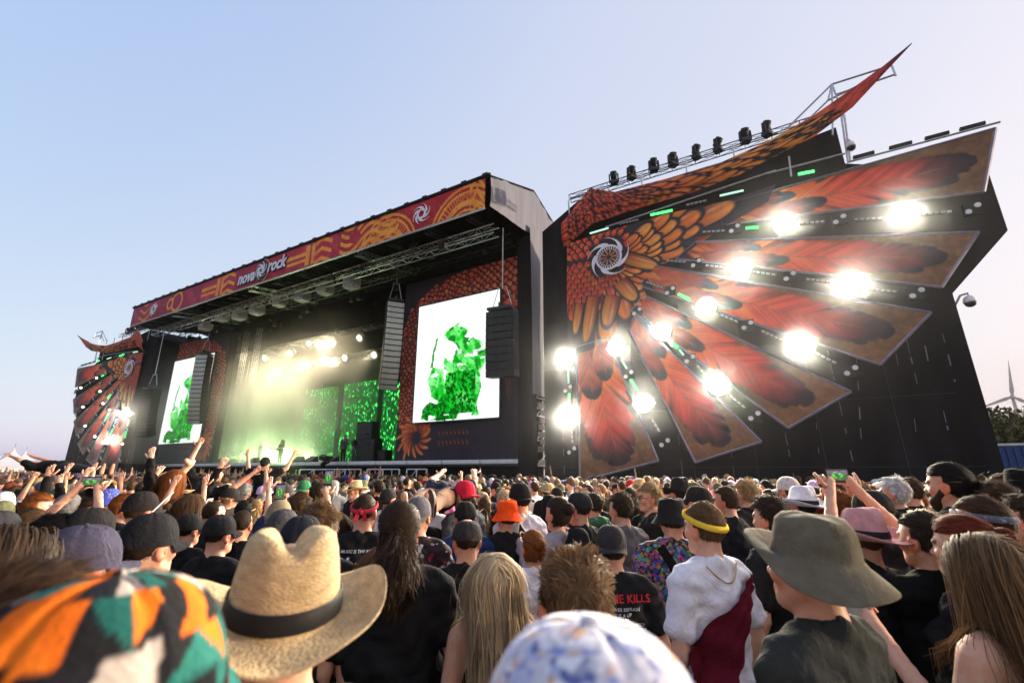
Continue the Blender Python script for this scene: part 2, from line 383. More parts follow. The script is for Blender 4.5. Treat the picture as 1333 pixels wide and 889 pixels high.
# under the roof: cross beams and long trusses
for k in range(14):
    x = FX0 + 1.2 + (FX1 - FX0 - 2.4) * k / 13
    m = MB().truss((x, FY + 0.3, 14.15), (x, 21.6, 14.9), 0.3, 0.35, 0.7, 0.035, 0.02); part(m, 'roof_beam', M_STEEL if k % 4 == 2 else M_DARKSTEEL)
for (y, zz, h) in ((17.6, 13.75, .5), (19.3, 14.0, .5), (24.0, 13.0, .6), (28.5, 12.2, .6)):
    part(MB().truss((FX0 + .6, y, zz), (FX1 - .4, y, zz), 0.5, h, 1.0, 0.035, 0.02), 'roof_truss', M_STEEL if y == 17.6 else M_DARKSTEEL)
for k in range(46):
    m = MB()
    x = FX0 + 1 + (FX1 - FX0 - 2) * RNG.random(); y = 17 + 6 * RNG.random(); zz = 13.2 + RNG.random() * 0.9
    m.box((0, 0, 0), (.2 + .3 * RNG.random(), .2, .15 + .25 * RNG.random())).bar((0, 0, .1), (0, 0, .5), .03, 5)
    o = m.build('rigging_motor', M_DARKSTEEL); o.location = (x, y, zz); put(o, stage)
part(MB().box(((SX0 + SX1) / 2, 22.6, 13.7), (SX1 - SX0 - .6, 0.06, 2.6)), 'roof_border', M_BLACKCLOTH)
# masts seen against the back light
for px_ in (296, 313):
    p = at_y(px_, 590, 21.0); part(MB().truss((p[0], 21.0, DZ), (p[0] + .05, 21.0, 13.5), .3, .3, .5, .02, .011, Vector((1, 0, 0))), 'mast', M_STEEL)
for (a, b) in (((325, 470), (301, 590)), ((330, 520), (305, 592)), ((345, 480), (352, 590)), ((420, 500), (408, 595))):
    p = at_y(*a, 22.0); q = at_y(*b, 22.0); part(MB().bar(p, q, .02, 5), 'guy_rope', M_STEEL)

# fascia print
def paint_fascia():
    nx, nz = 760, 34; P, F = quad_grid([(FX0, FZ0), (FX1, FZ0), (FX1, FZ1), (FX0, FZ1)], nx, nz)
    x = P[:, 0]; v = (P[:, 1] - FZ0) / (FZ1 - FZ0); s = (x - FX0)
    t = (x - FX0) / (FX1 - FX0)
    C = ramp(t, [(0, (0.30, 0.03, 0.085)), (0.5, (0.34, 0.018, 0.055)), (1, (0.46, 0.02, 0.028))])
    C = C * (0.8 + 0.5 * fbm(x * 1.1, v * 3))[:, None]
    ed = sstep(0.16 - v, 0, .14); C = C * (1 - ed[:, None]) + np.array([.30, .035, .02]) * ed[:, None]
    # faint maroon feather strokes
    st = sstep(vnoise(s * 1.6 + v * 2.5, v * 1.2 + 3), .62, .8); C += st[:, None] * np.array([.10, .02, .03])
    fl_ = np.abs(((fbm(x * .9 + 7, v * 2.2) * 9) % 1) - .5); fine_ = (fl_ < .09) & (vnoise(x * .45, v * .8 + 2) > .42); C[fine_] = C[fine_] * .4 + np.array([.55, .10, .03]) * .6
    O = np.array([.80, .22, .02]); Yc = np.array([.95, .45, .07])
    X = lambda px_, py_: at_y(px_, py_, FY)[0]
    def orange(al, k): 
        c = O[None] * (1 - k[:, None]) + Yc[None] * k[:, None]
        C[:] = C * (1 - al[:, None]) + c * al[:, None]
    k = fbm(x * 2, v * 4)
    for (a, b) in ((X(265, 372), X(308, 358)), (X(372, 345), X(432, 322))):                    # bars and bent ribbons
        u = (x - a) / (b - a); inb = (u > 0) & (u < 1)
        bars = (np.abs(v - .32) < .07) | (np.abs(v - .58) < .07); al = (inb & bars & (u < .45)) * 1.0
        vert = (np.abs(u - .5) < .045) | (np.abs(u - .62) < .03); al = np.maximum(al, inb & vert & (v > .08) & (v < .9))
        rib = np.abs(((v * 2.6 + np.abs(u - .8) * 2.8) % 1) - .5) < .2; al = np.maximum(al, inb & (u > .66) & rib)
        orange(al * 1.0, k); C[inb & (al < .5)] *= 1.25
    for (px_, py_, rr) in ((231, 392, .75), (222, 395, .42)):                                    # rings
        d = np.hypot(x - X(px_, py_), (v - .5) * (FZ1 - FZ0)); orange((np.abs(d - rr) < .10) * 1.0, k)
    for (a, b) in ((X(445, 310), X(520, 280)),):                                                 # flame scrolls
        u = (x - a) / (b - a); inb = (u > 0) & (u < 1)
        wv = v + .22 * np.sin(u * 9) - .35 * u; al = inb & (np.abs(((wv * 3.2) % 1) - .5) < .24) & (vnoise(x * .9, v * 2) > .28); orange(al * 1.0, k)
    a, b = X(512, 285), X(530, 278)
    for c0, w_ in ((X(505, 290), 2.6), (X(607, 250), 2.3)):                                      # arches with rays
        u = x - c0; d = np.hypot(u, (v + .55) * 1.5)
        for rr in (1.0, 1.28, 1.42, 1.9, 2.18): orange(((np.abs(d - rr) < .05 + .03 * vnoise(x * 3, v * 5)) & (np.abs(u) < w_)) * 1.0, k)
        rays = (np.abs(((np.arctan2(v + .55, u) * 9) % 1) - .5) < .18) & (d > 1.45) & (d < 1.85); orange(rays * .8, k)
    a, b = X(612, 250), X(631, 243); u = (x - a) / (b - a); inb = (u > 0) & (u < 1)
    orange((inb & (np.abs(((v * 2.2 + np.abs(u - .5) * 2) % 1) - .5) < .22)) * 1.0, k)
    sm = (np.abs(x - X(190, 408)) < 1.2) & (np.abs(((v * 2.5 + np.sin(x * 3) * .3) % 1) - .5) < .16) & (x < X(196, 405)); orange(sm * .7, k)
    V = np.stack([P[:, 0], np.full(len(P), FY - .03), P[:, 1]], 1)
    me = mesh_np('fascia_banner', V, F[:, ::-1], M_PRINT); set_color(me, C); return me
fas = put(link('fascia_banner', paint_fascia()), stage)
M_EMBLEM = mat('emblem_white', (0.80, 0.76, 0.82), 0.6, var=0.08)
M_NAVY = mat('emblem_navy', (0.035, 0.035, 0.075), 0.6, var=0.1)
def fz(px_): return (FZ0 + FZ1) / 2
for px_, py_ in ((201, 405), (550, 280)):
    p = at_y(px_, py_, FY); mb = swirl(MB(), (p[0], fz(0)), .62, FY - .06, ring=.50, rw=.12); o = mb.build('emblem', M_EMBLEM); o.parent = fas
p = at_y(342, 355, FY); mb = MB(); n = 32
mb.lathe([(0.72, 0), (0.72, .04), (.02, .045)], (p[0], FY - .05, fz(0)), n, Matrix.Rotation(R(90), 4, 'X'))
o = mb.build('logo_disc', M_NAVY); o.parent = fas
o = swirl(MB(), (p[0], fz(0)), .66, FY - .12, ring=.42, rw=.13).build('logo_star', M_EMBLEM); o.parent = fas
mb = MB(); 
for k in range(26):
    a = -1.3 + 2.6 * k / 25; mb.bar((p[0] + .82 * math.cos(a), FY - .07, fz(0) + .82 * math.sin(a)), (p[0] + .82 * math.cos(a + .11), FY - .07, fz(0) + .82 * math.sin(a + .11)), .045, 5)
o = mb.build('logo_arc', mat('logo_orange', (.75, .30, .05), .6)); o.parent = fas
for txt, x, dz in (('nova', (at_y(312, 363, FY)[0] + at_y(334, 357, FY)[0]) / 2 - .0, -.12), ('rock', at_y(360, 348, FY)[0] + .1, .10)):
    for nm, mm, off, yy in (('lettering_outline', M_NAVY, .085, FY - .07), ('lettering', M_EMBLEM, .03, FY - .11)):
        me = text_mesh(txt, 1.25, .22, off, .015); me.materials.append(mm)
        o = link(nm, me); o.parent = fas; o.rotation_euler = (R(90), 0, 0); o.location = (x, yy, fz(0) + dz); o.scale = (0.82, 1, 1)

# printed flats with dragon scales round the two big screens
RED_SC = [((.30, .015, .015), (.80, .12, .035)), ((.36, .02, .018), (.90, .20, .05)), ((.24, .012, .014), (.65, .07, .03))]
def paint_flat(x0, x1, z0, z1, mirror, name):
    W, H = x1 - x0, z1 - z0; nx, nz = int(W / .055), int(H / .055)
    P, F = quad_grid([(0, 0), (W, 0), (W, H), (0, H)], nx, nz)
    C = np.tile(np.array([.035, .027, .038]), (len(P), 1)) * (0.7 + .6 * fbm(P[:, 0] * .8, P[:, 1] * .5))[:, None]
    rr = random.Random(5)
    # body: rises along the left edge, bends, runs to the upper right, reference size 8.6 x 10.7
    sx, sz = W / 8.6, H / 10.7
    spine = [(.95, 1.6), (.75, 3.2), (.55, 5.0), (.75, 6.8), (1.5, 8.3), (3.0, 9.2), (4.8, 9.55), (6.6, 9.5), (8.9, 9.3)]
    spine = [Vector((a * sx, b * sz)) for a, b in spine]; wd = [.45, .72, .80, .85, .9, .9, .9, 1.0, 1.4]
    seq = []
    for i in range(len(spine) - 1):
        m_ = 8
        for k in range(m_):
            t = k / m_; p = spine[i].lerp(spine[i + 1], t); d = (spine[i + 1] - spine[i]).normalized(); w_ = wd[i] * (1 - t) + wd[i + 1] * t; seq.append((p, d, w_))
    for (p, d, w_) in seq:
        sel = np.where(np.hypot(P[:, 0] - p.x, P[:, 1] - p.y) < w_ * 1.1)[0]
        blend(C, sel, np.tile(np.array([.22, .016, .016]), (len(sel), 1)), np.full(len(sel), .6))
    for si, (p, d, w_) in reversed(list(enumerate(seq))):
        nrm = Vector((-d.y, d.x))
        for j in range(-2, 3 + si % 2):
            q = p + nrm * ((j - .5 * (si % 2)) / 2.5 * w_) + Vector((rr.uniform(-.05, .05), rr.uniform(-.05, .05)))
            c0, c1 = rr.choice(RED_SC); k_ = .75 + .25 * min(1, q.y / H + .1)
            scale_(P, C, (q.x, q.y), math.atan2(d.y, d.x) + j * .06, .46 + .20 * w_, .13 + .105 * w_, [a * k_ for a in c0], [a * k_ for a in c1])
    for i in range(22):                                               # swirls at the foot
        a = i * .48; c = np.array([1.55 * sx, 1.25 * sz]); p = c + (.75 if i < 14 else 1.15) * np.array([math.cos(a), math.sin(a)])
        feather(P, C, c + .35 * np.array([math.cos(a), math.sin(a)]), p + .55 * np.array([math.cos(a + 1.1), math.sin(a + 1.1)]), .13, [(0, (.12, .01, .01)), (.5, (.75, .12, .03)), (1, (.90, .32, .07))], .12, i, .2)
    for i in range(16):
        p = np.array([(3.2 + .28 * (i % 8)) * sx, (1.05 + .5 * (i // 8)) * sz]); scale_(P, C, p, -1.2, .35, .09, (.05, .02, .02), (.14, .03, .02))
    for i in range(6): feather(P, C, ((8.2 - .1 * i) * sx, (8.6 - i * .2) * sz), ((7.9 + .12 * i) * sx, (2.6 + .5 * i) * sz), .25, [(0, (.55, .07, .04)), (.5, (.28, .035, .03)), (1, (.05, .025, .035))], .05, i, .6)
    if mirror: P[:, 0] = W - P[:, 0]; F = F[:, ::-1]
    V = np.stack([P[:, 0] + x0, np.full(len(P), SY - .02), P[:, 1] + z0], 1)
    me = mesh_np(name, V, F[:, ::-1], M_PRINT); set_color(me, C); return me
FLZ = 13.35
RX0, RX1 = at_y(522, 480, SY)[0], -11.2
put(link('scale_banner', paint_flat(RX0, RX1, DZ + .02, FLZ, False, 'scale_banner')), stage)
LX0, LX1 = SX0 + .3, at_y(291, 500, SY)[0]
put(link('scale_banner', paint_flat(LX0, LX1, DZ + .02, FLZ, True, 'scale_banner')), stage)
part(MB().box(((RX0 + RX1) / 2, SY + .3, (DZ + FLZ) / 2), (RX1 - RX0, .5, FLZ - DZ)), 'flat_frame', M_BLACK)
part(MB().box(((LX0 + LX1) / 2, SY + .3, (DZ + FLZ) / 2), (LX1 - LX0, .5, FLZ - DZ)), 'flat_frame', M_BLACK)

# ------------------------------------------------------------------ video screens
M_SCREEN = emit('screen_picture', 'attr', .56)
FIG = {   # silhouette of the singer on the big screens, fractions of the picture, origin at lower left
    'hair': [(.40, .66), (.34, .70), (.40, .74), (.47, .77), (.55, .80), (.52, .76), (.60, .74), (.64, .70), (.60, .66), (.66, .64), (.62, .58), (.54, .55), (.50, .60), (.46, .63)],
    'arm': [(.36, .52), (.44, .46), (.52, .47), (.60, .46), (.66, .43), (.62, .40), (.50, .38), (.40, .40), (.30, .42), (.22, .44), (.20, .40), (.16, .34), (.20, .27), (.22, .20), (.30, .16), (.40, .22), (.36, .34)],
    'torso': [(.50, .56), (.60, .60), (.70, .64), (.80, .60), (.86, .52), (.84, .42), (.78, .36), (.80, .24), (.76, .12), (.78, .03), (.40, .00), (.10, .02), (.12, .10), (.20, .16), (.30, .14), (.36, .26), (.40, .38), (.46, .46)],
    'mic': [(.25, .68), (.28, .69), (.24, .56), (.22, .44), (.19, .44), (.22, .58)]}
def paint_screen(nx, nz, flip):
    P, F = quad_grid([(0, 0), (1, 0), (1, 1), (0, 1)], nx, nz); x, y = P[:, 0].copy(), P[:, 1]
    Q = np.stack([x + .012 * (vnoise(x * 30, y * 30) - .5), y + .012 * (vnoise(x * 30 + 9, y * 30) - .5)], 1)
    C = np.tile(np.array([.93, 1.0, .95]), (len(P), 1))
    C -= (sstep(vnoise(x * 26, y * 3), .7, .9) * .16 * (y > .3))[:, None] * np.array([1, .7, 1])
    g = lambda k: np.stack([.0 * k, .62 * k, .02 * k], 1)
    for nm in ('torso', 'arm', 'hair', 'mic'):
        ins = in_poly(Q, FIG[nm]); i = np.where(ins)[0]
        n1 = fbm(x[i] * 16 + 3, y[i] * 14); n2 = vnoise(x[i] * 70, y[i] * 60); n3 = fbm(x[i] * 5 + 8, y[i] * 6)
        k = .70 + .8 * np.clip(n3 * 1.5 - .25 + .5 * (x[i] - .5), 0, 1)                    # broad tones of the camera picture
        k *= .75 + .5 * vnoise(x[i] * 34, y[i] * 22 + x[i] * 9)
        if nm == 'torso':
            low = (y[i] < .38) & (x[i] < .74); k = np.where(low, np.where(n2 > .50, .75 * k, .16), k)
            k = np.where((n1 > .62) & ~low, k * .55, k)
        if nm == 'hair': k = np.where(n1 > .5, .35, k)
        c = g(np.clip(k, 0, 1.15)); hl = np.clip(k - .85, 0, 1)[:, None]; c = c + hl * np.array([.5, .5, .5])
        if nm in ('torso', 'arm'):
            wmask = (vnoise(x[i] * 11 + 30, y[i] * 30) > .82) & (y[i] > .34); c[wmask] = (.85, 1, .88)
            for a_, b_, o_ in ((5, 7, 0), (8, -4, .3), (3, 11, .6)):
                fold = np.abs(((x[i] * a_ + y[i] * b_ + n1 * 1.4 + o_) % 1) - .5) < .035; c[fold] *= .35
        if nm == 'mic': c = g(np.full(len(i), .5))
        rim = ~in_poly((Q[i] - np.array([.55, .42])) * 1.05 + np.array([.55, .42]), FIG[nm]); c[rim & (vnoise(x[i] * 40, y[i] * 40) > .55)] *= .7
        C[i] = c
    C[(y < .05) & (vnoise(x * 12, y * 30) > .5) & (x > .2)] = (.8, 1, .85)
    jx = np.abs(((x * 11) % 1) - .5) > .465; jy = np.abs(((y * 14) % 1) - .5) > .465; C[jx | jy] *= .93      # joints of the screen tiles
    return P, F, C
def video_screen(x0, x1, z0, z1, y, label, group):
    root = empty('video_screen', ((x0 + x1) / 2, y, z0), label, 'video screen', group)
    P, F, C = paint_screen(110, 150, False)
    V = np.stack([x0 + P[:, 0] * (x1 - x0), np.full(len(P), y), z0 + P[:, 1] * (z1 - z0)], 1)
    me = mesh_np('picture', V, F[:, ::-1], M_SCREEN); set_color(me, C); put(link('picture', me), root)
    m = MB(); f = .06
    m.box(((x0 + x1) / 2, y + .02, z1 + f / 2), (x1 - x0 + 2 * f, .12, f)).box(((x0 + x1) / 2, y + .02, z0 - f / 2), (x1 - x0 + 2 * f, .12, f))
    m.box((x0 - f / 2, y + .02, (z0 + z1) / 2), (f, .12, z1 - z0)).box((x1 + f / 2, y + .02, (z0 + z1) / 2), (f, .12, z1 - z0))
    part(m, 'screen_frame', M_DARKSTEEL, root)
    part(MB().box(((x0 + x1) / 2, y + .06, (z0 + z1) / 2), (x1 - x0, .06, z1 - z0)), 'screen_back', M_BLACK, root)
    # picture light on the surroundings comes from the picture itself
YS = SY - .22
a, b = at_y(546, 398, YS), at_y(650, 541, YS); c = at_y(543, 550, YS)
video_screen(a[0], b[0], c[2], a[2] - .1, YS, 'big white and green video screen framed by red scales, near the right wing', 'big video screens beside the stage')
a, b = at_y(229, 472, YS), at_y(277, 461, YS); c = at_y(221, 579, YS)
video_screen(a[0] - .2, at_y(273, 500, YS)[0], c[2] + .1, a[2] + .1, YS, 'far white and green video screen partly hidden by pale line array', 'big video screens beside the stage')

def green_wall_mat():
    m = bpy.data.materials.new('green_rain_picture'); m.use_nodes = True; t = m.node_tree; t.nodes.clear()
    tc = t.nodes.new('ShaderNodeTexCoord'); mp = t.nodes.new('ShaderNodeMapping'); mp.inputs['Scale'].default_value = (5.5, 1, 2.6)
    mp.inputs['Rotation'].default_value = (0, .25, 0)
    vo = t.nodes.new('ShaderNodeTexVoronoi'); vo.inputs['Scale'].default_value = 1.0; vo.inputs['Randomness'].default_value = 1
    r1 = t.nodes.new('ShaderNodeMapRange'); r1.inputs[1].default_value = .42; r1.inputs[2].default_value = .12
    nz = t.nodes.new('ShaderNodeTexNoise'); nz.inputs['Scale'].default_value = .9; nz.inputs['Detail'].default_value = 3
    r2 = t.nodes.new('ShaderNodeMapRange'); r2.inputs[1].default_value = .38; r2.inputs[2].default_value = .62
    mu = t.nodes.new('ShaderNodeMath'); mu.operation = 'MULTIPLY'
    cr = t.nodes.new('ShaderNodeValToRGB'); cr.color_ramp.elements[0].color = (.003, .03, .006, 1); cr.color_ramp.elements[1].color = (.22, 1, .26, 1)
    e2 = cr.color_ramp.elements.new(.45); e2.color = (.02, .55, .06, 1)
    em = t.nodes.new('ShaderNodeEmission'); em.inputs[1].default_value = 1.5; o = t.nodes.new('ShaderNodeOutputMaterial')
    L = t.links.new; L(tc.outputs['Object'], mp.inputs[0]); L(mp.outputs[0], vo.inputs['Vector']); L(vo.outputs['Distance'], r1.inputs[0]); L(tc.outputs['Object'], nz.inputs['Vector'])
    L(nz.outputs[0], r2.inputs[0]); L(r1.outputs[0], mu.inputs[0]); L(r2.outputs[0], mu.inputs[1]); L(mu.outputs[0], cr.inputs[0]); L(cr.outputs[0], em.inputs[0]); L(em.outputs[0], o.inputs[0])
    return m
M_GWALL = green_wall_mat()
YW = 29.0
for (xa, xb, yt, yb, lab) in ((399, 441, 508, 592, 'green glittering video panel behind the smoke, left of the three'),
                              (449, 493, 500, 592, 'green glittering video panel at stage back behind singer'),
                              (500, 519, 500, 592, 'narrow slice of green glittering video panel beside right line array')):
    p, q = at_y(xa, yt, YW), at_y(xb, yt, YW); zt = p[2]; x0, x1 = p[0], q[0] + (1.5 if xa == 500 else 0)
    root = empty('video_wall', ((x0 + x1) / 2, YW, DZ), lab, 'video wall', 'green video panels at the back of the stage')
    part(MB().box(((x0 + x1) / 2, YW, (DZ + .3 + zt) / 2), (x1 - x0, .04, zt - DZ - .3)), 'picture', M_GWALL, root)
    part(MB().box(((x0 + x1) / 2, YW + .12, (DZ + zt) / 2), (x1 - x0 + .1, .18, zt - DZ + .1)), 'panel_frame', M_BLACK, root)

# ------------------------------------------------------------------ lamps and sound
M_GREENLED = emit('green_tube_lit', (.05, 1.0, .12), 2.2)
M_PALELED = emit('pale_green_tube_lit', (.45, .9, .62), .7)
M_LEDOFF = mat('tube_unlit', (.42, .42, .44), .3, .1, var=.1)
M_TWIN = mat('pale_reflector', (.62, .62, .62), .3, .2, var=.1)
def spot(root, loc, aim, power, color, size, blend_=.6, rad=.2):
    l = bpy.data.lights.new('beam', 'SPOT'); l.energy = power; l.color = color; l.spot_size = size; l.spot_blend = blend_; l.shadow_soft_size = rad
    o = bpy.data.objects.new('beam', l); COL.objects.link(o); o.location = loc
    o.rotation_euler = (Vector(loc) - Vector(aim)).to_track_quat('Z', 'Y').to_euler(); return put(o, root) if root else o
blinder_meshes = {}
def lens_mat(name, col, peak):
    # bowl reflector with the lamp's halo put into its emission, fading to the rim
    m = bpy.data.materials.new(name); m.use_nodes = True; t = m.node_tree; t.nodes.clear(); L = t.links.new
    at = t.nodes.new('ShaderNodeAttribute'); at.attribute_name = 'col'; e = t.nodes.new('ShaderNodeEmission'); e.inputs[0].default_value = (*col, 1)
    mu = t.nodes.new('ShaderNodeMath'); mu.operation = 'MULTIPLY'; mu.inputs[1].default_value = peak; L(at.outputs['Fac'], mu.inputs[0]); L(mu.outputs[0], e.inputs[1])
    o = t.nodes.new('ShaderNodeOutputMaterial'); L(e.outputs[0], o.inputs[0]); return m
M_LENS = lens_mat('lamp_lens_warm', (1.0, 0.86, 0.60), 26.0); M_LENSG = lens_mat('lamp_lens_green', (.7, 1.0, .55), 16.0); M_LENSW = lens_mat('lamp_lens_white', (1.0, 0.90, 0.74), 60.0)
def blinder(loc, aim, label, group, rad, lens, power, color, size, light=True):
    root = empty('stage_lamp', loc, label, 'stage lamp', group)
    key = (rad, lens.name)
    if key not in blinder_meshes:
        a = MB().lathe([(rad * .55, -.34), (rad * .8, -.30), (rad * 1.08, -.04), (rad * 1.12, 0), (rad * 1.0, .015), (rad * .98, -.02)], n=16).mesh('housing', M_BLACK, True)
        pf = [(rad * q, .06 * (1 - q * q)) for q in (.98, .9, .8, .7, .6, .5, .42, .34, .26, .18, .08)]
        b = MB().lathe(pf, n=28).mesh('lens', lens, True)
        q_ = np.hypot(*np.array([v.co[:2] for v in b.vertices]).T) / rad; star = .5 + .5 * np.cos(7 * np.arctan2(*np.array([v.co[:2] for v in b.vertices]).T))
        halo_fall = np.exp(-(q_ / .27) ** 2) + .022 * np.exp(-(q_ / .52) ** 2) * (.6 + .8 * star); set_color(b, np.repeat(halo_fall[:, None], 3, 1))  # glare halo and star rays put into the lens emission
        c = MB()
        for s in (-1, 1): c.box((s * rad * 1.2, 0, -.16), (.03, .06, .34))
        c.box((0, 0, -.36), (rad * 2.5, .06, .03))
        blinder_meshes[key] = (a, b, c.mesh('yoke', M_DARKSTEEL))
    q = (Vector(aim) - Vector(loc)).to_track_quat('Z', 'Y')
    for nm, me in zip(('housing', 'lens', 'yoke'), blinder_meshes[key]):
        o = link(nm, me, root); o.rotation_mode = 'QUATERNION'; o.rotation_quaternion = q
    if light: spot(root, Vector(loc) + (Vector(aim) - Vector(loc)).normalized() * .12, aim, power, color, size, .7, rad * .6)
    return root
mh_cache = []
def moving_head(loc, label, group, hang=True, pale=False, tilt=0.4, yaw=0.0, s=1.0):
    if not mh_cache:
        mh_cache.append(MB().box((0, 0, -.09), (.42, .40, .18)).box((0, 0, .03), (.2, .12, .06)).mesh('base', M_DARKSTEEL))
        c = MB()
        for sg in (-1, 1): c.box((sg * .24, 0, -.40), (.07, .16, .50), taper=1.25)
        c.box((0, 0, -.20), (.50, .18, .06)); mh_cache.append(c.mesh('yoke', M_BLACK))
        mh_cache.append(MB().lathe([(.10, -.22), (.16, -.18), (.18, .02), (.20, .10), (.19, .26), (.16, .27)], n=14).mesh('head', M_BLACK, True))
        mh_cache.append(MB().lathe([(.155, .272), (.10, .295), (.001, .30)], n=14).mesh('lens', mat('lens_glass', (.35, .38, .4), .08, .3, var=.05), True))
        mh_cache.append(MB().box((0, 0, -.35), (.80, .62, .72)).mesh('rain_cover', None))
    root = empty('moving_head_light', loc, label, 'moving light', group, yaw)
    root.scale = (s, s, s if hang else -s)
    link('base', mh_cache[0], root); link('yoke', mh_cache[1], root)
    for nm, me in (('head', mh_cache[2]), ('lens', mh_cache[3])):
        o = link(nm, me, root); o.location = (0, 0, -.52); o.rotation_euler = (R(180) - tilt, 0, 0)
    return root
def rain_dome_mat():
    m = bpy.data.materials.new('clear_rain_dome'); m.use_nodes = True; b = m.node_tree.nodes['Principled BSDF']
    b.inputs['Base Color'].default_value = (.92, .92, .94, 1); b.inputs['Roughness'].default_value = .12; b.inputs['Alpha'].default_value = .5; return m
M_DOME = rain_dome_mat()
dome_me = MB().box((0, 0, -.45), (.92, .8, .8)).mesh('rain_cover', M_DOME)
bm_ = bmesh.new(); bm_.from_mesh(dome_me); bmesh.ops.bevel(bm_, geom=bm_.edges[:], offset=.09, segments=2, affect='EDGES'); bm_.to_mesh(dome_me); bm_.free()
for k, (px_, py_) in enumerate(((268, 423), (290, 411), (312, 409), (335, 402), (365, 391), (394, 384), (424, 375), (458, 367))):
    p = at_y(px_, py_, 18.2)
    o = moving_head((p[0], p[1], p[2] + .4), 'moving light in a clear rain dome under the roof, number %s from the left' % ('one two three four five six seven eight'.split()[k]), 'domed moving lights under the front roof', s=1.0)
    link('rain_cover', dome_me, o)
    part(MB().bar((p[0], p[1], p[2] + .4), (p[0], p[1], 13.75), .03), 'hanging_clamp', M_STEEL, o)

# rows of hot lamps in the smoke
LAMPS = [(322, 447), (358, 440), (395, 429), (409, 425), (450, 415), (491, 406), (345, 466), (378, 460), (417, 449), (431, 446), (468, 440), (487, 462), (365, 484), (400, 476), (436, 470), (449, 466), (402, 447), (425, 468)]
ORD = 'first second third fourth fifth sixth seventh eighth ninth tenth eleventh twelfth thirteenth fourteenth fifteenth sixteenth seventeenth eighteenth nineteenth twentieth'.split()
lx = sorted(range(len(LAMPS)), key=lambda i: LAMPS[i][0])
for rank, i in enumerate(lx):
    p = at_y(*LAMPS[i], 25.0 + (LAMPS[i][1] - 405) * .02 - 2.0 * (LAMPS[i][0] < 380))
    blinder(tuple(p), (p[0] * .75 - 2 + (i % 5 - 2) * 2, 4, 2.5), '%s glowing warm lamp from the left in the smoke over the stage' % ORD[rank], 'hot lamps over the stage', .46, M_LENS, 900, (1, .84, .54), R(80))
for k, (px_, pw_) in enumerate(((316, 420), (350, 420), (374, 700), (404, 300))):  # floor lamps added to make the low smoke glow
    p = at_y(px_, 590, 25.5)
    blinder((p[0], 25.5, DZ + .5), (p[0] + 7, 12, 7.5), '%s floor lamp from the left, added to light the smoke pale green' % ORD[k], 'pale green floor lamps added in the smoke', .26, M_LENSG, pw_ * 1.5, ((.85, 1, .55) if k % 2 else (.62, 1, .40)), R(130))
def line_array(name_px, y, ncab, top, wid, curve, lab, pale, dep=.75, hgt=None, yaw=0.0):
    root = empty('line_array', tuple(top), lab, 'loudspeaker array', 'hanging line arrays', yaw)
    h = hgt / ncab
    body = MB().box((0, dep / 2, 0), (wid, dep, h * .93)).mesh('cabinet', M_BLACK)
    fr = MB().box((0, -.012, 0), (wid * .96, .02, h * .80)); 
    for s in (-.32, 0, .32): fr.box((s * wid, -.026, 0), (wid * .10, .012, h * .55))
    grille = fr.mesh('grille', mat('grille_pale', (.42, .43, .39), .4, .3) if pale else mat('grille_black', (.02, .02, .02), .5, .2))
    yy = 0; zz = -.35; ang = 0
    for k in range(ncab):
        ang = curve * (k / ncab) ** 2
        o = link('cabinet', body, root); o.location = (0, yy, zz - h / 2 * math.cos(ang)); o.rotation_euler = (ang, 0, 0)
        g_ = link('grille', grille, o)
        zz -= h * math.cos(ang); yy += h * math.sin(ang)
    m = MB().box((0, dep / 2, -.22), (wid * .9, dep * 1.2, .12)).box((0, dep / 2, -.05), (.12, dep, .25)); o = m.build('bumper', M_DARKSTEEL, root)
    m = MB()
    for s in (-.35, .35): m.bar((s * wid, dep / 2, 0), (s * wid * .4, dep / 2, 1.0), .02, 5)
    m.bar((0, dep / 2, .9), (0, dep / 2, max(1.5, 14.0 - top[2])), .03, 5); m.build('hoist_chain', M_STEEL, root)
    return root
t_ = at_y(516, 392, 18.6); b_ = at_y(524, 505, 18.6)
line_array(None, 18.6, 16, (t_[0], 18.6, t_[2] + .3), 1.0, .5, 'tall curved line array with pale lit fronts beside the big screen', True, hgt=t_[2] - b_[2], yaw=.95)
t_ = at_y(650, 404, 17.6); b_ = at_y(650, 490, 17.6)
line_array(None, 17.6, 9, (t_[0], 17.6, t_[2] + .35), 1.42, .12, 'black line array hanging in front of the big screen corner', False, hgt=t_[2] - b_[2], yaw=.15)
t_ = at_y(263, 461, 18.6); b_ = at_y(263, 550, 18.6)
line_array(None, 18.6, 16, (t_[0], 18.6, t_[2] + .3), 1.0, .35, 'far line array with pale fronts hanging over far screen', True, hgt=t_[2] - b_[2], yaw=.5)
t_ = at_y(192, 506, 17.0); b_ = at_y(192, 568, 17.0)
line_array(None, 17.0, 14, (t_[0], 17.0, t_[2] + .3), 1.2, .3, 'dark line array in front of the far left wing', False, hgt=t_[2] - b_[2], yaw=.3)

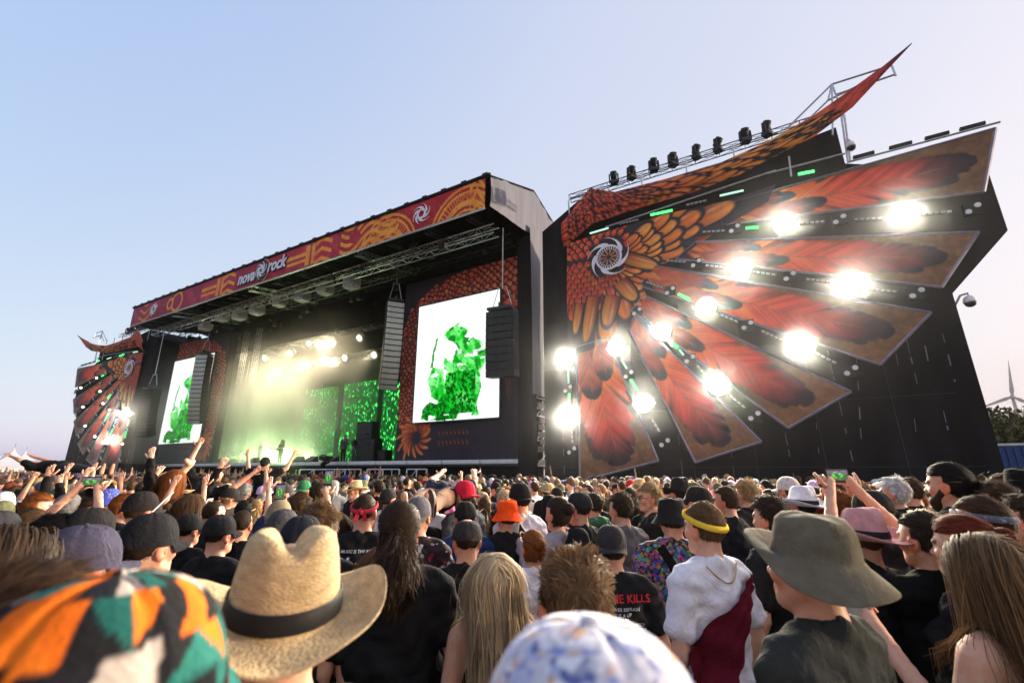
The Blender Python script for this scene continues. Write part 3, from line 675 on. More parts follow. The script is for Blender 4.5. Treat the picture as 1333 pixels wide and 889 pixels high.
# ------------------------------------------------------------------ the two feathered wings
WY = 18.2
def wp(px_, py_, Y=WY): p = at_y(px_, py_, Y); return np.array([p[0], p[2]])
WX_IN = wp(708, 600)[0]
PANELS = [  # inner low, outer low, outer high, inner high
    [(940, 293), (1281, 250), (1296, 167), (938, 268)],
    [(880, 337), (1226, 374), (1274, 302), (905, 315)],
    [(832, 372), (1146, 475), (1212, 407), (852, 346)],
    [(822, 404), (1026, 557), (1108, 510), (838, 384)],
    [(818, 430), (905, 602), (991, 575), (826, 411)],
    [(750, 452), (755, 626), (857, 600), (790, 440)]]
CORE = [(738, 318), (768, 308), (800, 298), (870, 278), (945, 262), (1010, 240), (1000, 262), (946, 293), (880, 338), (852, 347), (836, 372), (842, 386), (822, 404), (824, 414), (808, 425), (792, 443), (770, 455), (748, 462), (739, 440), (738, 380)]
HORN_T = [(731, 290), (768, 245), (800, 250), (870, 232), (940, 211), (1000, 184), (1060, 150), (1110, 115), (1150, 86), (1187, 56)]
HORN_B = [(734, 322), (772, 291), (832, 271), (900, 251), (960, 229), (1015, 201), (1060, 178), (1110, 140), (1150, 97), (1187.5, 57)]
WALL = [(706, 302), (752, 262), (940, 224), (1088, 166), (1100, 213), (1286, 222), (1312, 300), (1240, 382)]
BLIND = [(1020, 290), (1175, 280), (965, 350), (1107, 370), (919, 400), (1043, 451), (861, 432), (935, 502), (803, 452), (837, 525), (735, 469), (740, 544)]
GAPS = ['first gap', 'first gap', 'second gap', 'second gap', 'third gap', 'third gap', 'fourth gap', 'fourth gap', 'fifth gap', 'fifth gap', 'innermost gap', 'innermost gap']
TUBES = [(914, 302, 944, 300, 0), (971, 297, 987, 296, 1), (1041, 291, 1074, 288, 0), (1111, 286, 1149, 284, 0), (1199, 279, 1240, 275, 0),
         (867, 339, 893, 341, 0), (918, 345, 942, 348, 0), (977, 353, 1010, 358, 0), (1049, 363, 1081, 367, 0), (1131, 376, 1168, 380, 0),
         (841, 367, 863, 375, 0), (883, 383, 898, 390, 1), (937, 409, 961, 419, 0), (991, 430, 1019, 443, 0), (1061, 459, 1089, 473, 0),
         (838, 411, 848, 421, 0), (871, 441, 882, 453, 1), (884, 455, 890, 462, 2), (907, 475, 920, 490, 0), (949, 513, 970, 531, 0),
         (809, 468, 816, 480, 2), (821, 494, 829, 507, 1), (848, 545, 858, 562, 0), (740, 482, 740, 499, 2), (741, 512, 741, 528, 1), (745, 560, 745, 577, 0),
         (768, 304, 792, 297, 2), (806, 292, 831, 286, 0), (847, 280, 875, 274, 1), (893, 267, 920, 261, 0), (937, 255, 968, 248, 2), (1039, 227, 1060, 223, 1)]
TWINS = [(956, 297), (1093, 285), (1267, 271), (906, 342), (1028, 359), (1194, 381), (872, 378), (973, 423), (1108, 482), (829, 405), (898, 467), (982, 541), (818, 487), (865, 576), (739, 506), (744, 586)]
HEADS = [(799, 233), (822, 226), (851, 216), (876, 209), (906, 199), (934, 190), (970, 178), (998, 169)]
LIT_SEAMS = [((1077, 456), (1115, 622)), ((1115, 466), (1121, 571)), ((1180, 442), (1194, 500)), ((1227, 435), (1243, 497)), ((1166, 460), (1170, 480)), ((1204, 450), (1210, 480)), ((1190, 545), (1194, 575)), ((1228, 535), (1234, 560)), ((1022, 563), (1034, 624)), ((883, 566), (889, 620)), ((827, 613), (829, 632)), ((952, 590), (957, 626)), ((733, 560), (735, 620)), ((1060, 520), (1066, 590)), ((1215, 330), (1222, 380))]
RAIL_T = [((745, 258), (1083, 150))]

M_SEAM = mat('seam_webbing', (.035, .033, .036), .8, var=.3)
def wing(side):
    right = side == 'right'
    kx = 1.0 if right else 1.05; kz = 1.0 if right else 1.02
    XI = WX_IN if right else at_y(190, 520, WY)[0]
    def W(p, y):                                                     # wing plane to world (the far wing is the mirror image)
        x = p[0] if right else XI - (p[0] - WX_IN) * kx
        return (x, y, p[1] * kz)
    far = '' if right else 'far '
    where = 'right wing' if right else 'far left wing'
    root = empty('stage_wing', W((WX_IN + 7, 0), WY), ('tall black %s wall with fan of red feather panels and a curved horn' % where), 'stage wing', 'feathered stage wings')
    def fl(F): return F[:, ::-1] if right else F
    base = [(wp(1307, 600)[0], 0.0), (WX_IN + .05, 0.0)]
    outl = [tuple(wp(*p)) for p in WALL] + base
    Vt = [W(p, WY) for p in outl] + [W(p, WY + 3.2) for p in outl]; n = len(outl)
    m = MB(); m.add(Vt, [tuple(range(n)), tuple(range(2 * n - 1, n - 1, -1))] + [((i + 1) % n, i, n + i, n + (i + 1) % n) for i in range(n)])
    wl = m.build('cloth_wall', M_BLACKCLOTH); put(wl, root)
    bm = bmesh.new(); bm.from_mesh(wl.data); bmesh.ops.recalc_face_normals(bm, faces=bm.faces); bm.to_mesh(wl.data); bm.free()
    # seams where the cloth lengths meet
    for k in range(1, 7):
        xs_ = WX_IN + (wp(1307, 600)[0] - WX_IN) * k / 7; put(MB().bar(W((xs_, .1), WY - .006), W((xs_ - .25 * (k > 4), 12.2 if k < 5 else 10.5), WY - .006), .014, 4).build('cloth_seam', M_SEAM), root)
    for zz in (2.1, 4.2, 6.3, 8.4): put(MB().bar(W((WX_IN + .1, zz), WY - .004), W((5.0 - .12 * zz, zz), WY - .004), .010, 4).build('cloth_seam', M_SEAM), root)
    # light leaking through the lacing gaps, put in as thin pale strips
    rr = random.Random(3)
    for a, b in LIT_SEAMS:
        m = MB(); a = wp(*a); b = wp(*b); L = np.hypot(*(b - a)); t = 0
        while t < 1:
            l_ = rr.uniform(.12, .5) / L; p = a + (b - a) * t; q = a + (b - a) * min(1, t + l_)
            m.bar(W(p, WY - .015), W(q, WY - .015), rr.uniform(.005, .016), 4); t += l_ + rr.uniform(.05, .6) / L
        tag(put(m.build('lacing_light_strip', M_GREYTARP), root), kind='stuff')
    # feather panels
    for k, pan in enumerate(PANELS):
        y = WY - .30 - .02 * (k % 2); c = [wp(*p, y) for p in pan]
        Lu = np.hypot(*(c[1] - c[0])); Lv = np.hypot(*(c[1] - c[2])); res = .042 if right else .07
        P, F = quad_grid(c, int(Lu / res), int(Lv / res))
        nz = fbm(P[:, 0] * 1.7, P[:, 1] * 1.7)
        C = np.array([.20, .095, .045])[None] * (.5 + nz[:, None] * 1.0) * np.where(vnoise(P[:, 0] * 9, P[:, 1] * 9) > .5, 1.12, .9)[:, None]
        mid0 = (c[0] + c[3]) / 2; mid1 = (c[1] + c[2]) / 2; d = mid1 - mid0; nn = np.array([-d[1], d[0]]) / np.hypot(*d)
        u = ((P - mid0) @ d) / (d @ d)
        dark = 1 - sstep(u, .25, .62); C = C * (1 - dark[:, None]) + np.array([.05, .03, .045]) * dark[:, None]
        ww = Lv * .46
        feather(P, C, mid0 + d * .28 - nn * ww * .5, mid1 - d * .10 - nn * ww * .42, ww * .52, [(0, (.5, .16, .05)), (.45, (.42, .06, .035)), (.7, (.14, .03, .03)), (1, (.03, .02, .03))], -.05, k + 20)
        feather(P, C, mid0 + d * .06, mid1 - d * .035 + nn * ww * .12, ww * .95, FEATHER, .02, k + 1)
        feather(P, C, mid0 + d * .02 - nn * ww * .1, mid0 + d * .45 - nn * ww * .25, ww * .50, COVERT, .04, k + 40, .5)
        feather(P, C, mid0 - d * .05 + nn * ww * .1, mid0 + d * .33 + nn * ww * .22, ww * .42, COVERT, -.04, k + 60, .5)
        V = np.array([W(p, y) for p in P]); me = mesh_np('feather_panel', V, fl(F), M_PRINT); set_color(me, C)
        o = put(link('feather_panel', me), root)
        f = MB()
        for i in range(4): f.bar(W(c[i], y - .0), W(c[(i + 1) % 4], y - .0), .045, 4)
        f.build('panel_frame', M_FRAME).parent = o
    # scale banner round the emblem: fan of rings about the emblem centre
    y = WY - .34; ec = wp(793, 336, y); out = np.array([wp(*p, y) for p in CORE])
    seg = []; per = np.vstack([out, out[:1]]); res = .045 if right else .08
    for i in range(len(out)):
        m_ = max(2, int(np.hypot(*(per[i + 1] - per[i])) / res)); seg += [per[i] + (per[i + 1] - per[i]) * j / m_ for j in range(m_)]
    seg = np.array(seg); nr = 74 if right else 40; ns = len(seg)
    tt = np.linspace(0.02, 1, nr)[:, None, None]; P = (ec + (seg[None] - ec) * tt).reshape(-1, 2)
    i = (np.arange(nr - 1)[:, None] * ns + np.arange(ns)[None]).ravel(); j = (np.arange(nr - 1)[:, None] * ns + (np.arange(ns)[None] + 1) % ns).ravel()
    F = np.stack([i, j, j + ns, i + ns], 1)
    C = np.array([.035, .026, .040])[None] * (.7 + .6 * fbm(P[:, 0], P[:, 1]))[:, None]
    rr = random.Random(11)
    for k in range(13, -1, -1):                                      # big coverts radiate outwards, outer rows first
        rad = 4.4 - 0.02 * k
    rows = [(4.6, 9, 1.5, .42, 1), (3.5, 11, 1.35, .40, 1), (2.6, 13, 1.15, .34, 1), (1.9, 14, .95, .28, 0), (1.35, 14, .7, .22, 0)]
    for (rad, cnt, L_, w_, big) in rows:
        for k in range(cnt):
            a = -1.75 + 2.45 * (k + .5 * rr.random()) / cnt; sc = .8 + .35 * rr.random()
            p = ec + (rad - L_ * .6) * np.array([math.cos(a), math.sin(a) * .9])
            if rad > 3 and a < -.15 and rad > 2.0 + 2.0 * 0: 
                if rr.random() < .5: continue
            hot = rr.random()
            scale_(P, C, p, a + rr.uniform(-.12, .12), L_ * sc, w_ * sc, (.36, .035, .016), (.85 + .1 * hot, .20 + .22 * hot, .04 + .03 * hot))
    for r_ in range(16):                                             # small red scales on the neck side
        for k in range(9):
            p = np.array([ec[0] - 1.9 + .30 * k + (.15 if r_ % 2 else 0), ec[1] + 1.5 - r_ * .24])
            if np.hypot(*(p - ec)) < .9: continue
            if p[0] > ec[0] + .9 - max(0, (r_ - 8)) * .25 and r_ > 3: continue
            sc = .8 + .05 * r_
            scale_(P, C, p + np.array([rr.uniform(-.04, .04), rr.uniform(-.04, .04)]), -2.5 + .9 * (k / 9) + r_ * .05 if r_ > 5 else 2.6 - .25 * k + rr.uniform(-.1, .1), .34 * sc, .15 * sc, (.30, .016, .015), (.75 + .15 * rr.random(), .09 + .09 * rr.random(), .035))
    for (q0, q1, w_) in (((775, 395), (765, 452), .30), ((800, 392), (792, 430), .36), ((758, 402), (752, 440), .22), ((812, 372), (832, 395), .34), ((820, 340), (862, 352), .30)):
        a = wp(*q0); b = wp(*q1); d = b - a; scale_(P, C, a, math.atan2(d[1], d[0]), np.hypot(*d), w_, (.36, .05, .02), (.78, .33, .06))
    V = np.array([W(p, y) for p in P]); me = mesh_np('scale_banner', V, fl(F[:, ::-1])if right else F, M_PRINT); set_color(me, C); put(link('scale_banner', me), root)
    # sun emblem
    rad = .98; m = swirl(MB(), (0, 0), rad, 0, blades=5, sign=1, ring=.60, rw=.05, th=.06, start=.5)
    em = m.build('sun_emblem', M_EMBLEM); em.location = W(ec, y - .05); em.scale = (1 if right else -1, 1, 1); put(em, root)
    m = MB(); 
    for k in range(26):
        a = 2 * math.pi * k / 26; m.bar((.36 * math.cos(a), -.03, .36 * math.sin(a)), (.50 * math.cos(a), -.03, .50 * math.sin(a)), .024, 4)
    m.build('emblem_beads', M_EMBLEM, em)
    m = MB()
    for k in range(10):
        a = 2 * math.pi * k / 10; m.bar((.10 * math.cos(a), -.03, .10 * math.sin(a)), (.33 * math.cos(a), -.03, .33 * math.sin(a)), .012, 4, .045)
    m.build('emblem_rays', mat('emblem_ray_orange', (.7, .32, .10), .6), em)
    MB().lathe([(.58, 0), (.58, .02), (.01, .022)], (0, .03, 0), 24, Matrix.Rotation(R(90), 4, 'X')).build('emblem_disc', M_NAVY, em)
    # horn banner, leaning out over the crowd towards its tip
    nT = len(HORN_T); ts = np.linspace(0, nT - 1, 190 if right else 90); nv = 22 if right else 12
    hx = lambda A, Yk: np.array([np.interp(ts, range(nT), [p[Yk] for p in A])]).ravel()
    yy = 17.6 - 0.9 * (ts / (nT - 1)) ** 1.6
    P3 = np.zeros((len(ts), nv, 3)); 
    for i in range(len(ts)):
        a = at_y(hx(HORN_T, 0)[i], hx(HORN_T, 1)[i], yy[i]); b = at_y(hx(HORN_B, 0)[i], hx(HORN_B, 1)[i], yy[i] + .35 * (1 - ts[i] / (nT - 1)))
        P3[i] = b + (a - b) * np.linspace(0, 1, nv)[:, None]
        P3[i, :, 1] -= .18 * np.sin(np.linspace(0, math.pi, nv)) * (1 - ts[i] / (nT - 1))
    P = P3.reshape(-1, 3)[:, [0, 2]].copy(); tq = np.repeat(ts / (nT - 1), nv); vq = np.tile(np.linspace(0, 1, nv), len(ts))
    C = ramp(tq, [(0, (.16, .012, .014)), (.3, (.18, .02, .02)), (.55, (.75, .20, .04)), (.75, (.65, .08, .04)), (.88, (.45, .04, .04)), (1, (.03, .02, .04))])
    C *= (.7 + .7 * vnoise(tq * 60 - vq * 3, vq * 7))[:, None]
    C *= (1 - .6 * sstep(vnoise(tq * 34 - vq * 5, vq * 2 + 7), .66, .85) * sstep(tq, .35, .5))[:, None]
    rr = random.Random(4)
    Q3 = P3[:, :, [0, 2]]
    for k in range(61, -1, -1):
        tpos = k / 62 * .56; ii = int(tpos * (len(ts) - 1)); dvec = Q3[min(ii + 3, len(ts) - 1), 0] - Q3[ii, 0]; ang = math.atan2(dvec[1], dvec[0]); nj = 5
        for j in range(nj):
            jj = min(nv - 1, int((j + .5 + rr.uniform(-.2, .2)) / nj * nv)); p = Q3[ii, jj]; g_ = sstep(np.array([tpos]), .12, .5)[0]
            if g_ > .25 and (k + j) % 3 != 0: continue
            hgt = np.hypot(*(Q3[ii, -1] - Q3[ii, 0]))
            scale_(P, C, p, ang + rr.uniform(-.1, .1), .42 + 1.9 * g_, hgt / nj * .55, (.32, .018, .016), (.80 + .15 * g_, .11 + .25 * g_, .04))
    V = np.array([W((p[0], p[2]), p[1]) for p in P3.reshape(-1, 3)])
    me = mesh_np('horn_banner', V, fl(grid_faces(len(ts), nv)), M_PRINT); set_color(me, C); put(link('horn_banner', me), root)
    # scaffold over the wing
    def S(px_, py_, Y): q = at_y(px_, py_, Y); return W((q[0], q[2]), Y)
    m = MB().truss(S(742, 259, 19.6), S(1080, 152, 19.6), .3, .3, 1.0, .025, .012); put(m.build('top_truss', M_DARKSTEEL), root)
    for a, b in (((740, 262), (742, 290)), ((742, 258), (770, 252)), ((835, 228), (836, 246)), ((893, 208), (894, 226)), ((954, 190), (956, 206)), ((1018, 168), (1020, 182)), ((1083, 110), (1084, 176)), ((1083, 110), (1146, 90)), ((1083, 110), (1024, 168)), ((1078, 131), (1046, 162)),
                 ((1087, 124), (1166, 97)), ((1078, 131), (1135, 103)), ((1160, 84), (1166, 99)), ((1083, 110), (1100, 156)), ((1078, 131), (1083, 110)), ((1095, 150), (1104, 212)), ((1099, 150), (1107, 210)), ((1031, 218), (1085, 204)), ((1027, 204), (1030, 230)), ((1000, 226), (1100, 200)),
                 ((1105, 211), (1302, 159)), ((788, 296), (1010, 222))):
        m = MB().bar(S(*a, 18.0), S(*b, 18.0), .035, 6); put(m.build('scaffold_tube', M_STEEL), root)
    for t in (0, .27, .52, .75):
        a = wp(1110, 208) * (1 - t) + wp(1300, 158) * t; b = wp(1110, 208) * (1 - t - .16) + wp(1300, 158) * (t + .16)
        put(MB().box(W((a + b) / 2, WY - .1), (abs(b[0] - a[0]), .12, .10), Matrix.Rotation(-math.atan2(b[1] - a[1], b[0] - a[0]) * (1 if right else -1), 4, 'Y')).build('top_bar', M_BLACK), root)
    # things that hang on the wing
    grp = 'blazing lamps on the ' + where
    for k, p in enumerate(BLIND):
        q = wp(*p, WY - .45); loc = W(q, WY - .45); pos = 'inner' if k % 2 == 0 else 'outer'
        gp = GAPS[k]; lab = '%s blazing white lamp in the %s between feathers of the %s' % (pos, gp, where)
        if k >= 10: lab = '%s blazing white lamp beside the lowest feather of the %s' % ('upper' if k == 10 else 'lower', where)
        if right: aim = (loc[0] * .15 - .6, -.4, 2.4)
        else: aim = (-25 + k * 1.5, 4, 1.8)
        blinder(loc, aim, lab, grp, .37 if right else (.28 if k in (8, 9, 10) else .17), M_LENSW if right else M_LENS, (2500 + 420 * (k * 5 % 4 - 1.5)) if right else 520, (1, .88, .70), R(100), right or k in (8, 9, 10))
    cnt = {0: 0, 1: 0, 2: 0}
    order = sorted(range(len(TUBES)), key=lambda i: TUBES[i][0])
    for i in order:
        a0, b0, a1, b1, st = TUBES[i]; y = WY - .36
        a = W(wp(a0, b0, y), y); b = W(wp(a1, b1, y), y); d = Vector(b) - Vector(a); a = Vector(a); b = Vector(b); cnt[st] += 1
        word = {0: 'unlit pale light tube', 1: 'bright green light tube', 2: 'dim green-white light tube'}[st]
        t = empty('light_tube', tuple((a + b) / 2), '%s on the %s, %s from the stage' % (word, where, ORD[cnt[st] - 1] if cnt[st] <= 20 else 'outermost'), 'light tube', 'light tubes on the ' + where)
        put(MB().bar(a + Vector((0, .05, 0)), b + Vector((0, .05, 0)), .055, 6).build('housing', M_DARKSTEEL), t)
        if st == 0:
            nseg = max(3, int(d.length / .14)); m = MB()
            for s in range(nseg): m.bar(a + d * ((s + .15) / nseg), a + d * ((s + .85) / nseg), .035, 6)
            put(m.build('tube', M_LEDOFF), t)
        else: put(MB().bar(a, b, .05 if st == 1 else .04, 8).build('tube', M_GREENLED if st == 1 else M_PALELED), t)
    order = sorted(range(len(TWINS)), key=lambda i: TWINS[i][0])
    for k, i in enumerate(order):
        y = WY - .36; c = Vector(W(wp(*TWINS[i], y), y))
        t = empty('twin_lamp', tuple(c), 'small unlit two-eyed lamp on the %s, %s from the stage' % (where, ORD[k]), 'twin lamp', 'two-eyed lamps on the ' + where)
        MB().box((0, .08, 0), (.42, .12, .40)).build('housing', M_BLACK, t)
        for s in (-1, 1):
            o = MB().lathe([(.085, 0), (.075, .03), (.01, .035)], n=10, M=Matrix.Rotation(R(90), 4, 'X')).build('reflector', M_TWIN, t); o.location = (s * .12 * (1 if right else -1), .018, s * .08)
    for k, p in enumerate(HEADS):
        q = S(*p, 19.4)
        moving_head((q[0], q[1], q[2] - .30), 'black moving light on top of the %s, %s from the stage' % (where, ORD[k]), 'moving lights along the top of the ' + where, hang=False, tilt=.2 + .5 * hash2(k, 2), yaw=1.3 * hash2(k, 7), s=.85)
wing('right'); wing('left')

# surveillance cameras
def dome_camera(c, mount, lab):
    root = empty('dome_camera', tuple(c), lab, 'camera', 'dome cameras')
    MB().lathe([(.03, .22), (.10, .2), (.15, .12), (.16, .02), (.15, 0)], n=14).build('housing', M_WHITEPAINT, root, True)
    MB().lathe([(.145, 0), (.13, -.07), (.08, -.12), (.01, -.14)], n=14).build('dome', mat('smoked_glass', (.02, .02, .02), .1, .2), root, True)
    a = Vector(mount) - Vector(c); MB().tube([(0, 0, .2), (0, 0, .3), a * .5 + Vector((0, 0, .28)), a], .035).build('arm', M_STEEL, root)
dome_camera(at_y(1263, 394, 18.3), at_y(1243, 398, 18.3), 'pale dome camera on an arm at outer edge of right wing')
dome_camera(at_y(1108, 192, 18.0), at_y(1101, 190, 18.0), 'pale dome camera on the scaffold mast beside the horn')

# ------------------------------------------------------------------ on stage
def amp(p, w_, h_, d_, name, lab, cones, grp=None):
    root = empty(name, tuple(p), lab, 'speaker cabinet', grp)
    MB().box((0, 0, h_ / 2), (w_, d_, h_)).build('cabinet', M_BLACK, root)
    m = MB().box((0, -d_ / 2 - .01, h_ / 2), (w_ * .92, .02, h_ * .9)); m.build('grille', mat('amp_cloth', (.04, .04, .045), .9), root)
    for i in range(cones): MB().lathe([(.13, 0), (.09, -.03), (.02, -.04)], ((-.25 + .5 * (i % 2)) * w_, -d_ / 2 - .025, h_ * (.28 + .45 * (i // 2))), 12, None).build('speaker_cone', M_DARKSTEEL, root)
p = at_y(477, 598, 22.5); amp((p[0], 22.5, DZ), 2.1, 1.55, .7, 'amplifier_stack', 'wide black amplifier cabinet on the stage right of singer', 4, 'amplifiers')
amp((p[0] - .1, 22.5, DZ + 1.55), 1.5, 1.15, .6, 'amplifier_stack', 'smaller black amplifier cabinet standing on wider one', 2, 'amplifiers')
p = at_y(497, 598, 22.8); amp((p[0], 22.8, DZ), 1.2, .8, .6, 'stage_monitor', 'low black monitor cabinet beside the amplifiers', 2, 'amplifiers')
for k, px_ in enumerate((280, 330, 388, 405, 432)):
    p = at_y(px_, 598, 20.7); root = empty('wedge_monitor', (p[0], 20.7, DZ), 'black wedge monitor at the stage edge, %s from the left' % ORD[k], 'monitor', 'wedge monitors along the stage edge')
    m = MB(); m.add([(-.4, -.3, 0), (.4, -.3, 0), (.4, .3, 0), (-.4, .3, 0), (-.4, -.25, .12), (.4, -.25, .12), (.4, .2, .42), (-.4, .2, .42)], [(0, 3, 2, 1), (0, 1, 5, 4), (1, 2, 6, 5), (2, 3, 7, 6), (3, 0, 4, 7)]); m.build('cabinet', M_BLACK, root)
    MB().add([(-.36, -.235, .14), (.36, -.235, .14), (.36, .17, .42), (-.36, .17, .42)], [(0, 1, 2, 3)]).build('grille', M_DARKSTEEL, root)
p = at_y(460, 596, 22.0); root = empty('camera_tripod', (p[0], 22.0, DZ), 'dark tripod with lamp between singer and amplifiers', 'tripod')
for k in range(3): MB().bar((0, 0, 1.0), (.5 * math.cos(2.1 * k), .5 * math.sin(2.1 * k), 0), .03).build('leg', M_BLACK, root)
MB().box((0, 0, 1.25), (.25, .35, .35)).bar((0, 0, 1), (0, 0, 1.1), .04).build('head', M_BLACK, root)
# drum riser and kit in the smoke at the left
p = at_y(296, 590, 24.0); root = empty('drum_kit', (p[0], 24, DZ), 'pale drum kit on riser at left in the smoke', 'drum kit')
MB().box((0, 0, .25), (3.4, 2.4, .5)).build('riser', M_DARKSTEEL, root)
for (x, y, zz, r_, h_, ax) in ((0, 0, .85, .32, .5, 'Y'), (-.55, -.1, 1.35, .18, .25, 'Z'), (.3, -.2, 1.45, .17, .24, 'Z'), (.85, .2, .95, .24, .45, 'Z'), (-.8, .2, 1.1, .2, .18, 'Z')):
    MB().lathe([(r_, -h_ / 2), (r_ * 1.03, -h_ / 2 + .02), (r_, -h_ / 2 + .05), (r_, h_ / 2 - .05), (r_ * 1.03, h_ / 2)], (x, y, zz), 16, Matrix.Rotation(R(90), 4, 'X') if ax == 'Y' else None).build('drum', M_WHITEPAINT, root, False)
for (x, y, zz) in ((-1.1, .1, 1.9), (-.3, -.3, 2.1), (.9, -.2, 2.0), (1.3, .3, 1.8)):
    MB().lathe([(.24, -.02), (.1, .01), (.03, .03)], (x, y, zz), 14, Matrix.Rotation(.3, 4, 'X')).build('cymbal', M_STEEL, root); MB().bar((x, y, .5), (x, y, zz), .015, 5).build('cymbal_stand', M_STEEL, root)
# pale barrier frames in the pit
for k, (a, b) in enumerate((((430, 611), (470, 611)), ((478, 612), (520, 612)), ((390, 617), (428, 617)), ((530, 606), (556, 606)))):
    p, q = at_y(*a, 18.9), at_y(*b, 18.9); root = empty('pit_scaffold', tuple((p + q) / 2 * np.array([1, 1, 0])), 'pale tube frame in the pit before the stage, %s from the left' % ORD[[1, 2, 0, 3][k]], 'tube frame', 'pale tube frames in the pit')
    for zz in (2.05, 1.35): put(MB().bar((p[0], 18.9, zz), (q[0], 18.9, zz), .04).build('rail', M_ALU), root)
    for t in (0, .5, 1): x = p[0] + (q[0] - p[0]) * t; put(MB().bar((x, 18.9, 0), (x, 18.9, 2.05), .04).build('post', M_ALU), root)
    put(MB().bar((p[0], 18.9, 1.35), (p[0] + (q[0] - p[0]) * .5, 18.9, 2.05), .03).build('brace', M_ALU), root)

# ------------------------------------------------------------------ far things: tents, turbine, tree, container
def tent(p, w_, h_, lab):
    root = empty('pagoda_tent', tuple(p), lab, 'tent', 'white pagoda tents on the horizon')
    n = 13; V = []; 
    for k in range(n):
        t = k / (n - 1); s = (1 - t) ** 2.0 * .5 * w_ + .02; zz = h_ * .45 + h_ * .55 * t
        V += [(-s, -s, zz), (s, -s, zz), (s, s, zz), (-s, s, zz)]
    F = [(4 * k + j, 4 * k + (j + 1) % 4, 4 * k + 4 + (j + 1) % 4, 4 * k + 4 + j) for k in range(n - 1) for j in range(4)]
    MB().add(V, F).build('roof', M_TENT, root); MB().box((0, 0, h_ * .225), (w_ * .98, w_ * .98, h_ * .45)).build('wall', M_TENT, root)
    MB().bar((0, 0, h_), (0, 0, h_ + .6), .05).build('finial', M_STEEL, root)
def far(px_, D): d = at_d(px_, 612, D); return (d[0], d[1], 0)
tent(far(11, 105), 7, 5.4, 'white pointed tent at far left horizon, nearest the picture edge'); tent(far(27, 125), 7, 5.6, 'white pointed tent on the horizon just left of surfers')
tent(far(-12, 112), 7, 5.2, 'white pointed tent at far left, cut off by frame')
root = empty('marquee', far(52, 140), 'long low pale marquee on the left horizon', 'tent'); MB().box((0, 0, 1.2), (16, 6, 2.4)).build('wall', M_TENT, root); MB().prism([(-8.2, 2.4), (8.2, 2.4), (7.4, 3.6), (-7.4, 3.6)], -3.2, 3.2).build('roof', M_TENT, root)
# wind turbine
M_TURB = mat('turbine_backlit_grey', (.16, .15, .15), .6, var=.05)  # backlit shade of the pale turbine put into its base colour
D = 620; b = far(1327, D); hz = CAM_POS[2] + 0; d1 = at_d(1318, 517, D)
root = empty('wind_turbine', (d1[0], d1[1], 0), 'pale three-bladed wind turbine behind the trees at right', 'wind turbine'); H = TURB_H = d1[2]
MB().bar((0, 0, 0), (0, 0, H - 1.5), 2.2, 14, 1.2).build('tower', M_TURB, root, True)
fd = Vector((-b[0], -b[1], 0)).normalized()
MB().box((0, 0, H), (3, 7, 3), Matrix.Rotation(math.atan2(fd.y, fd.x) + R(90), 4, 'Z')).build('nacelle', M_TURB, root)
hub = fd * 5 + Vector((0, 0, H)); sdv = Vector((-fd.y, fd.x, 0))
MB().lathe([(1.6, -1.5), (1.5, .5), (.6, 1.8)], hub, 12, fd.to_track_quat('Z', 'Y').to_matrix().to_4x4()).build('hub', M_TURB, root)
for a in (83, 200, 320):
    dv = sdv * math.cos(R(a)) + Vector((0, 0, 1)) * math.sin(R(a)); nn = dv.cross(fd); L_ = 33.0; V = []
    for t, c_ in ((0, .5), (.15, 1.5), (.5, .9), (1, .15)):
        for s1, s2 in ((-1, .3), (1, .3), (1, -.3), (-1, -.3)): V.append(hub + dv * (L_ * t) + nn * (s1 * c_) + fd * (s2 * c_ * .4 + .2))
    F = [(4 * k + j, 4 * k + (j + 1) % 4, 4 * k + 4 + (j + 1) % 4, 4 * k + 4 + j) for k in range(3) for j in range(4)] + [(0, 1, 2, 3), (15, 14, 13, 12)]
    MB().add(V, F).build('blade', M_TURB, root)
# trees at the right edge
M_BARK = mat('bark', (.05, .04, .03), .9, var=.3)
M_LEAF = mat('leaf', 'attr', .6, var=.2, scale=2)
def tree(p, h, wd, lab, seed, n=5200):
    rg = np.random.default_rng(seed); root = empty('leafy_tree', p, lab, 'tree', 'trees behind the right wing')
    m = MB().tube([(0, 0, 0), (.1, 0, h * .25), (0, .1, h * .55), (.1, 0, h * .85)], [.3, .24, .14, .05], 8)
    tips = []
    for k in range(16):
        a = rg.random() * 6.28; z0 = h * (.25 + .45 * rg.random()); L_ = wd * (.35 + .45 * rg.random()); e = Vector((L_ * math.cos(a), L_ * math.sin(a), z0 + h * (.1 + .2 * rg.random())))
        m.tube([(0, 0, z0), (e.x * .5, e.y * .5, z0 + (e.z - z0) * .6), e], [.09, .06, .02], 5); tips.append(e)
    tips += [Vector((0, 0, h * .9)), Vector((.4, .3, h * .8))]
    m.build('trunk', M_BARK, root)
    cen = np.array([tips[i % len(tips)] for i in range(n)]); P = cen + rg.normal(size=(n, 3)) * np.array([wd * .16, wd * .16, h * .075]); P[:, 2] = np.clip(P[:, 2], h * .12, h * 1.02)
    a = rg.normal(size=(n, 3)); a /= np.linalg.norm(a, axis=1)[:, None]; b_ = np.cross(a, rg.normal(size=(n, 3))); b_ /= np.linalg.norm(b_, axis=1)[:, None]
    s = (.10 + .12 * rg.random(n))[:, None]; V = np.stack([P - a * s, P + b_ * s * .55, P + a * s, P - b_ * s * .55], 1).reshape(-1, 3)
    F = np.arange(4 * n).reshape(-1, 4); C = np.array([.085, .080, .028])[None] * (.6 + .8 * rg.random(n))[:, None] + np.array([.06, .03, 0])[None] * (rg.random(n) > .75)[:, None]
    me = mesh_np('crown', V, F, M_LEAF); set_color(me, np.repeat(C, 4, 0)); link('crown', me, root)
tree(far(1316, 46), 5.9, 3.4, 'leafy backlit tree just beyond the outer edge of right wing', 1)
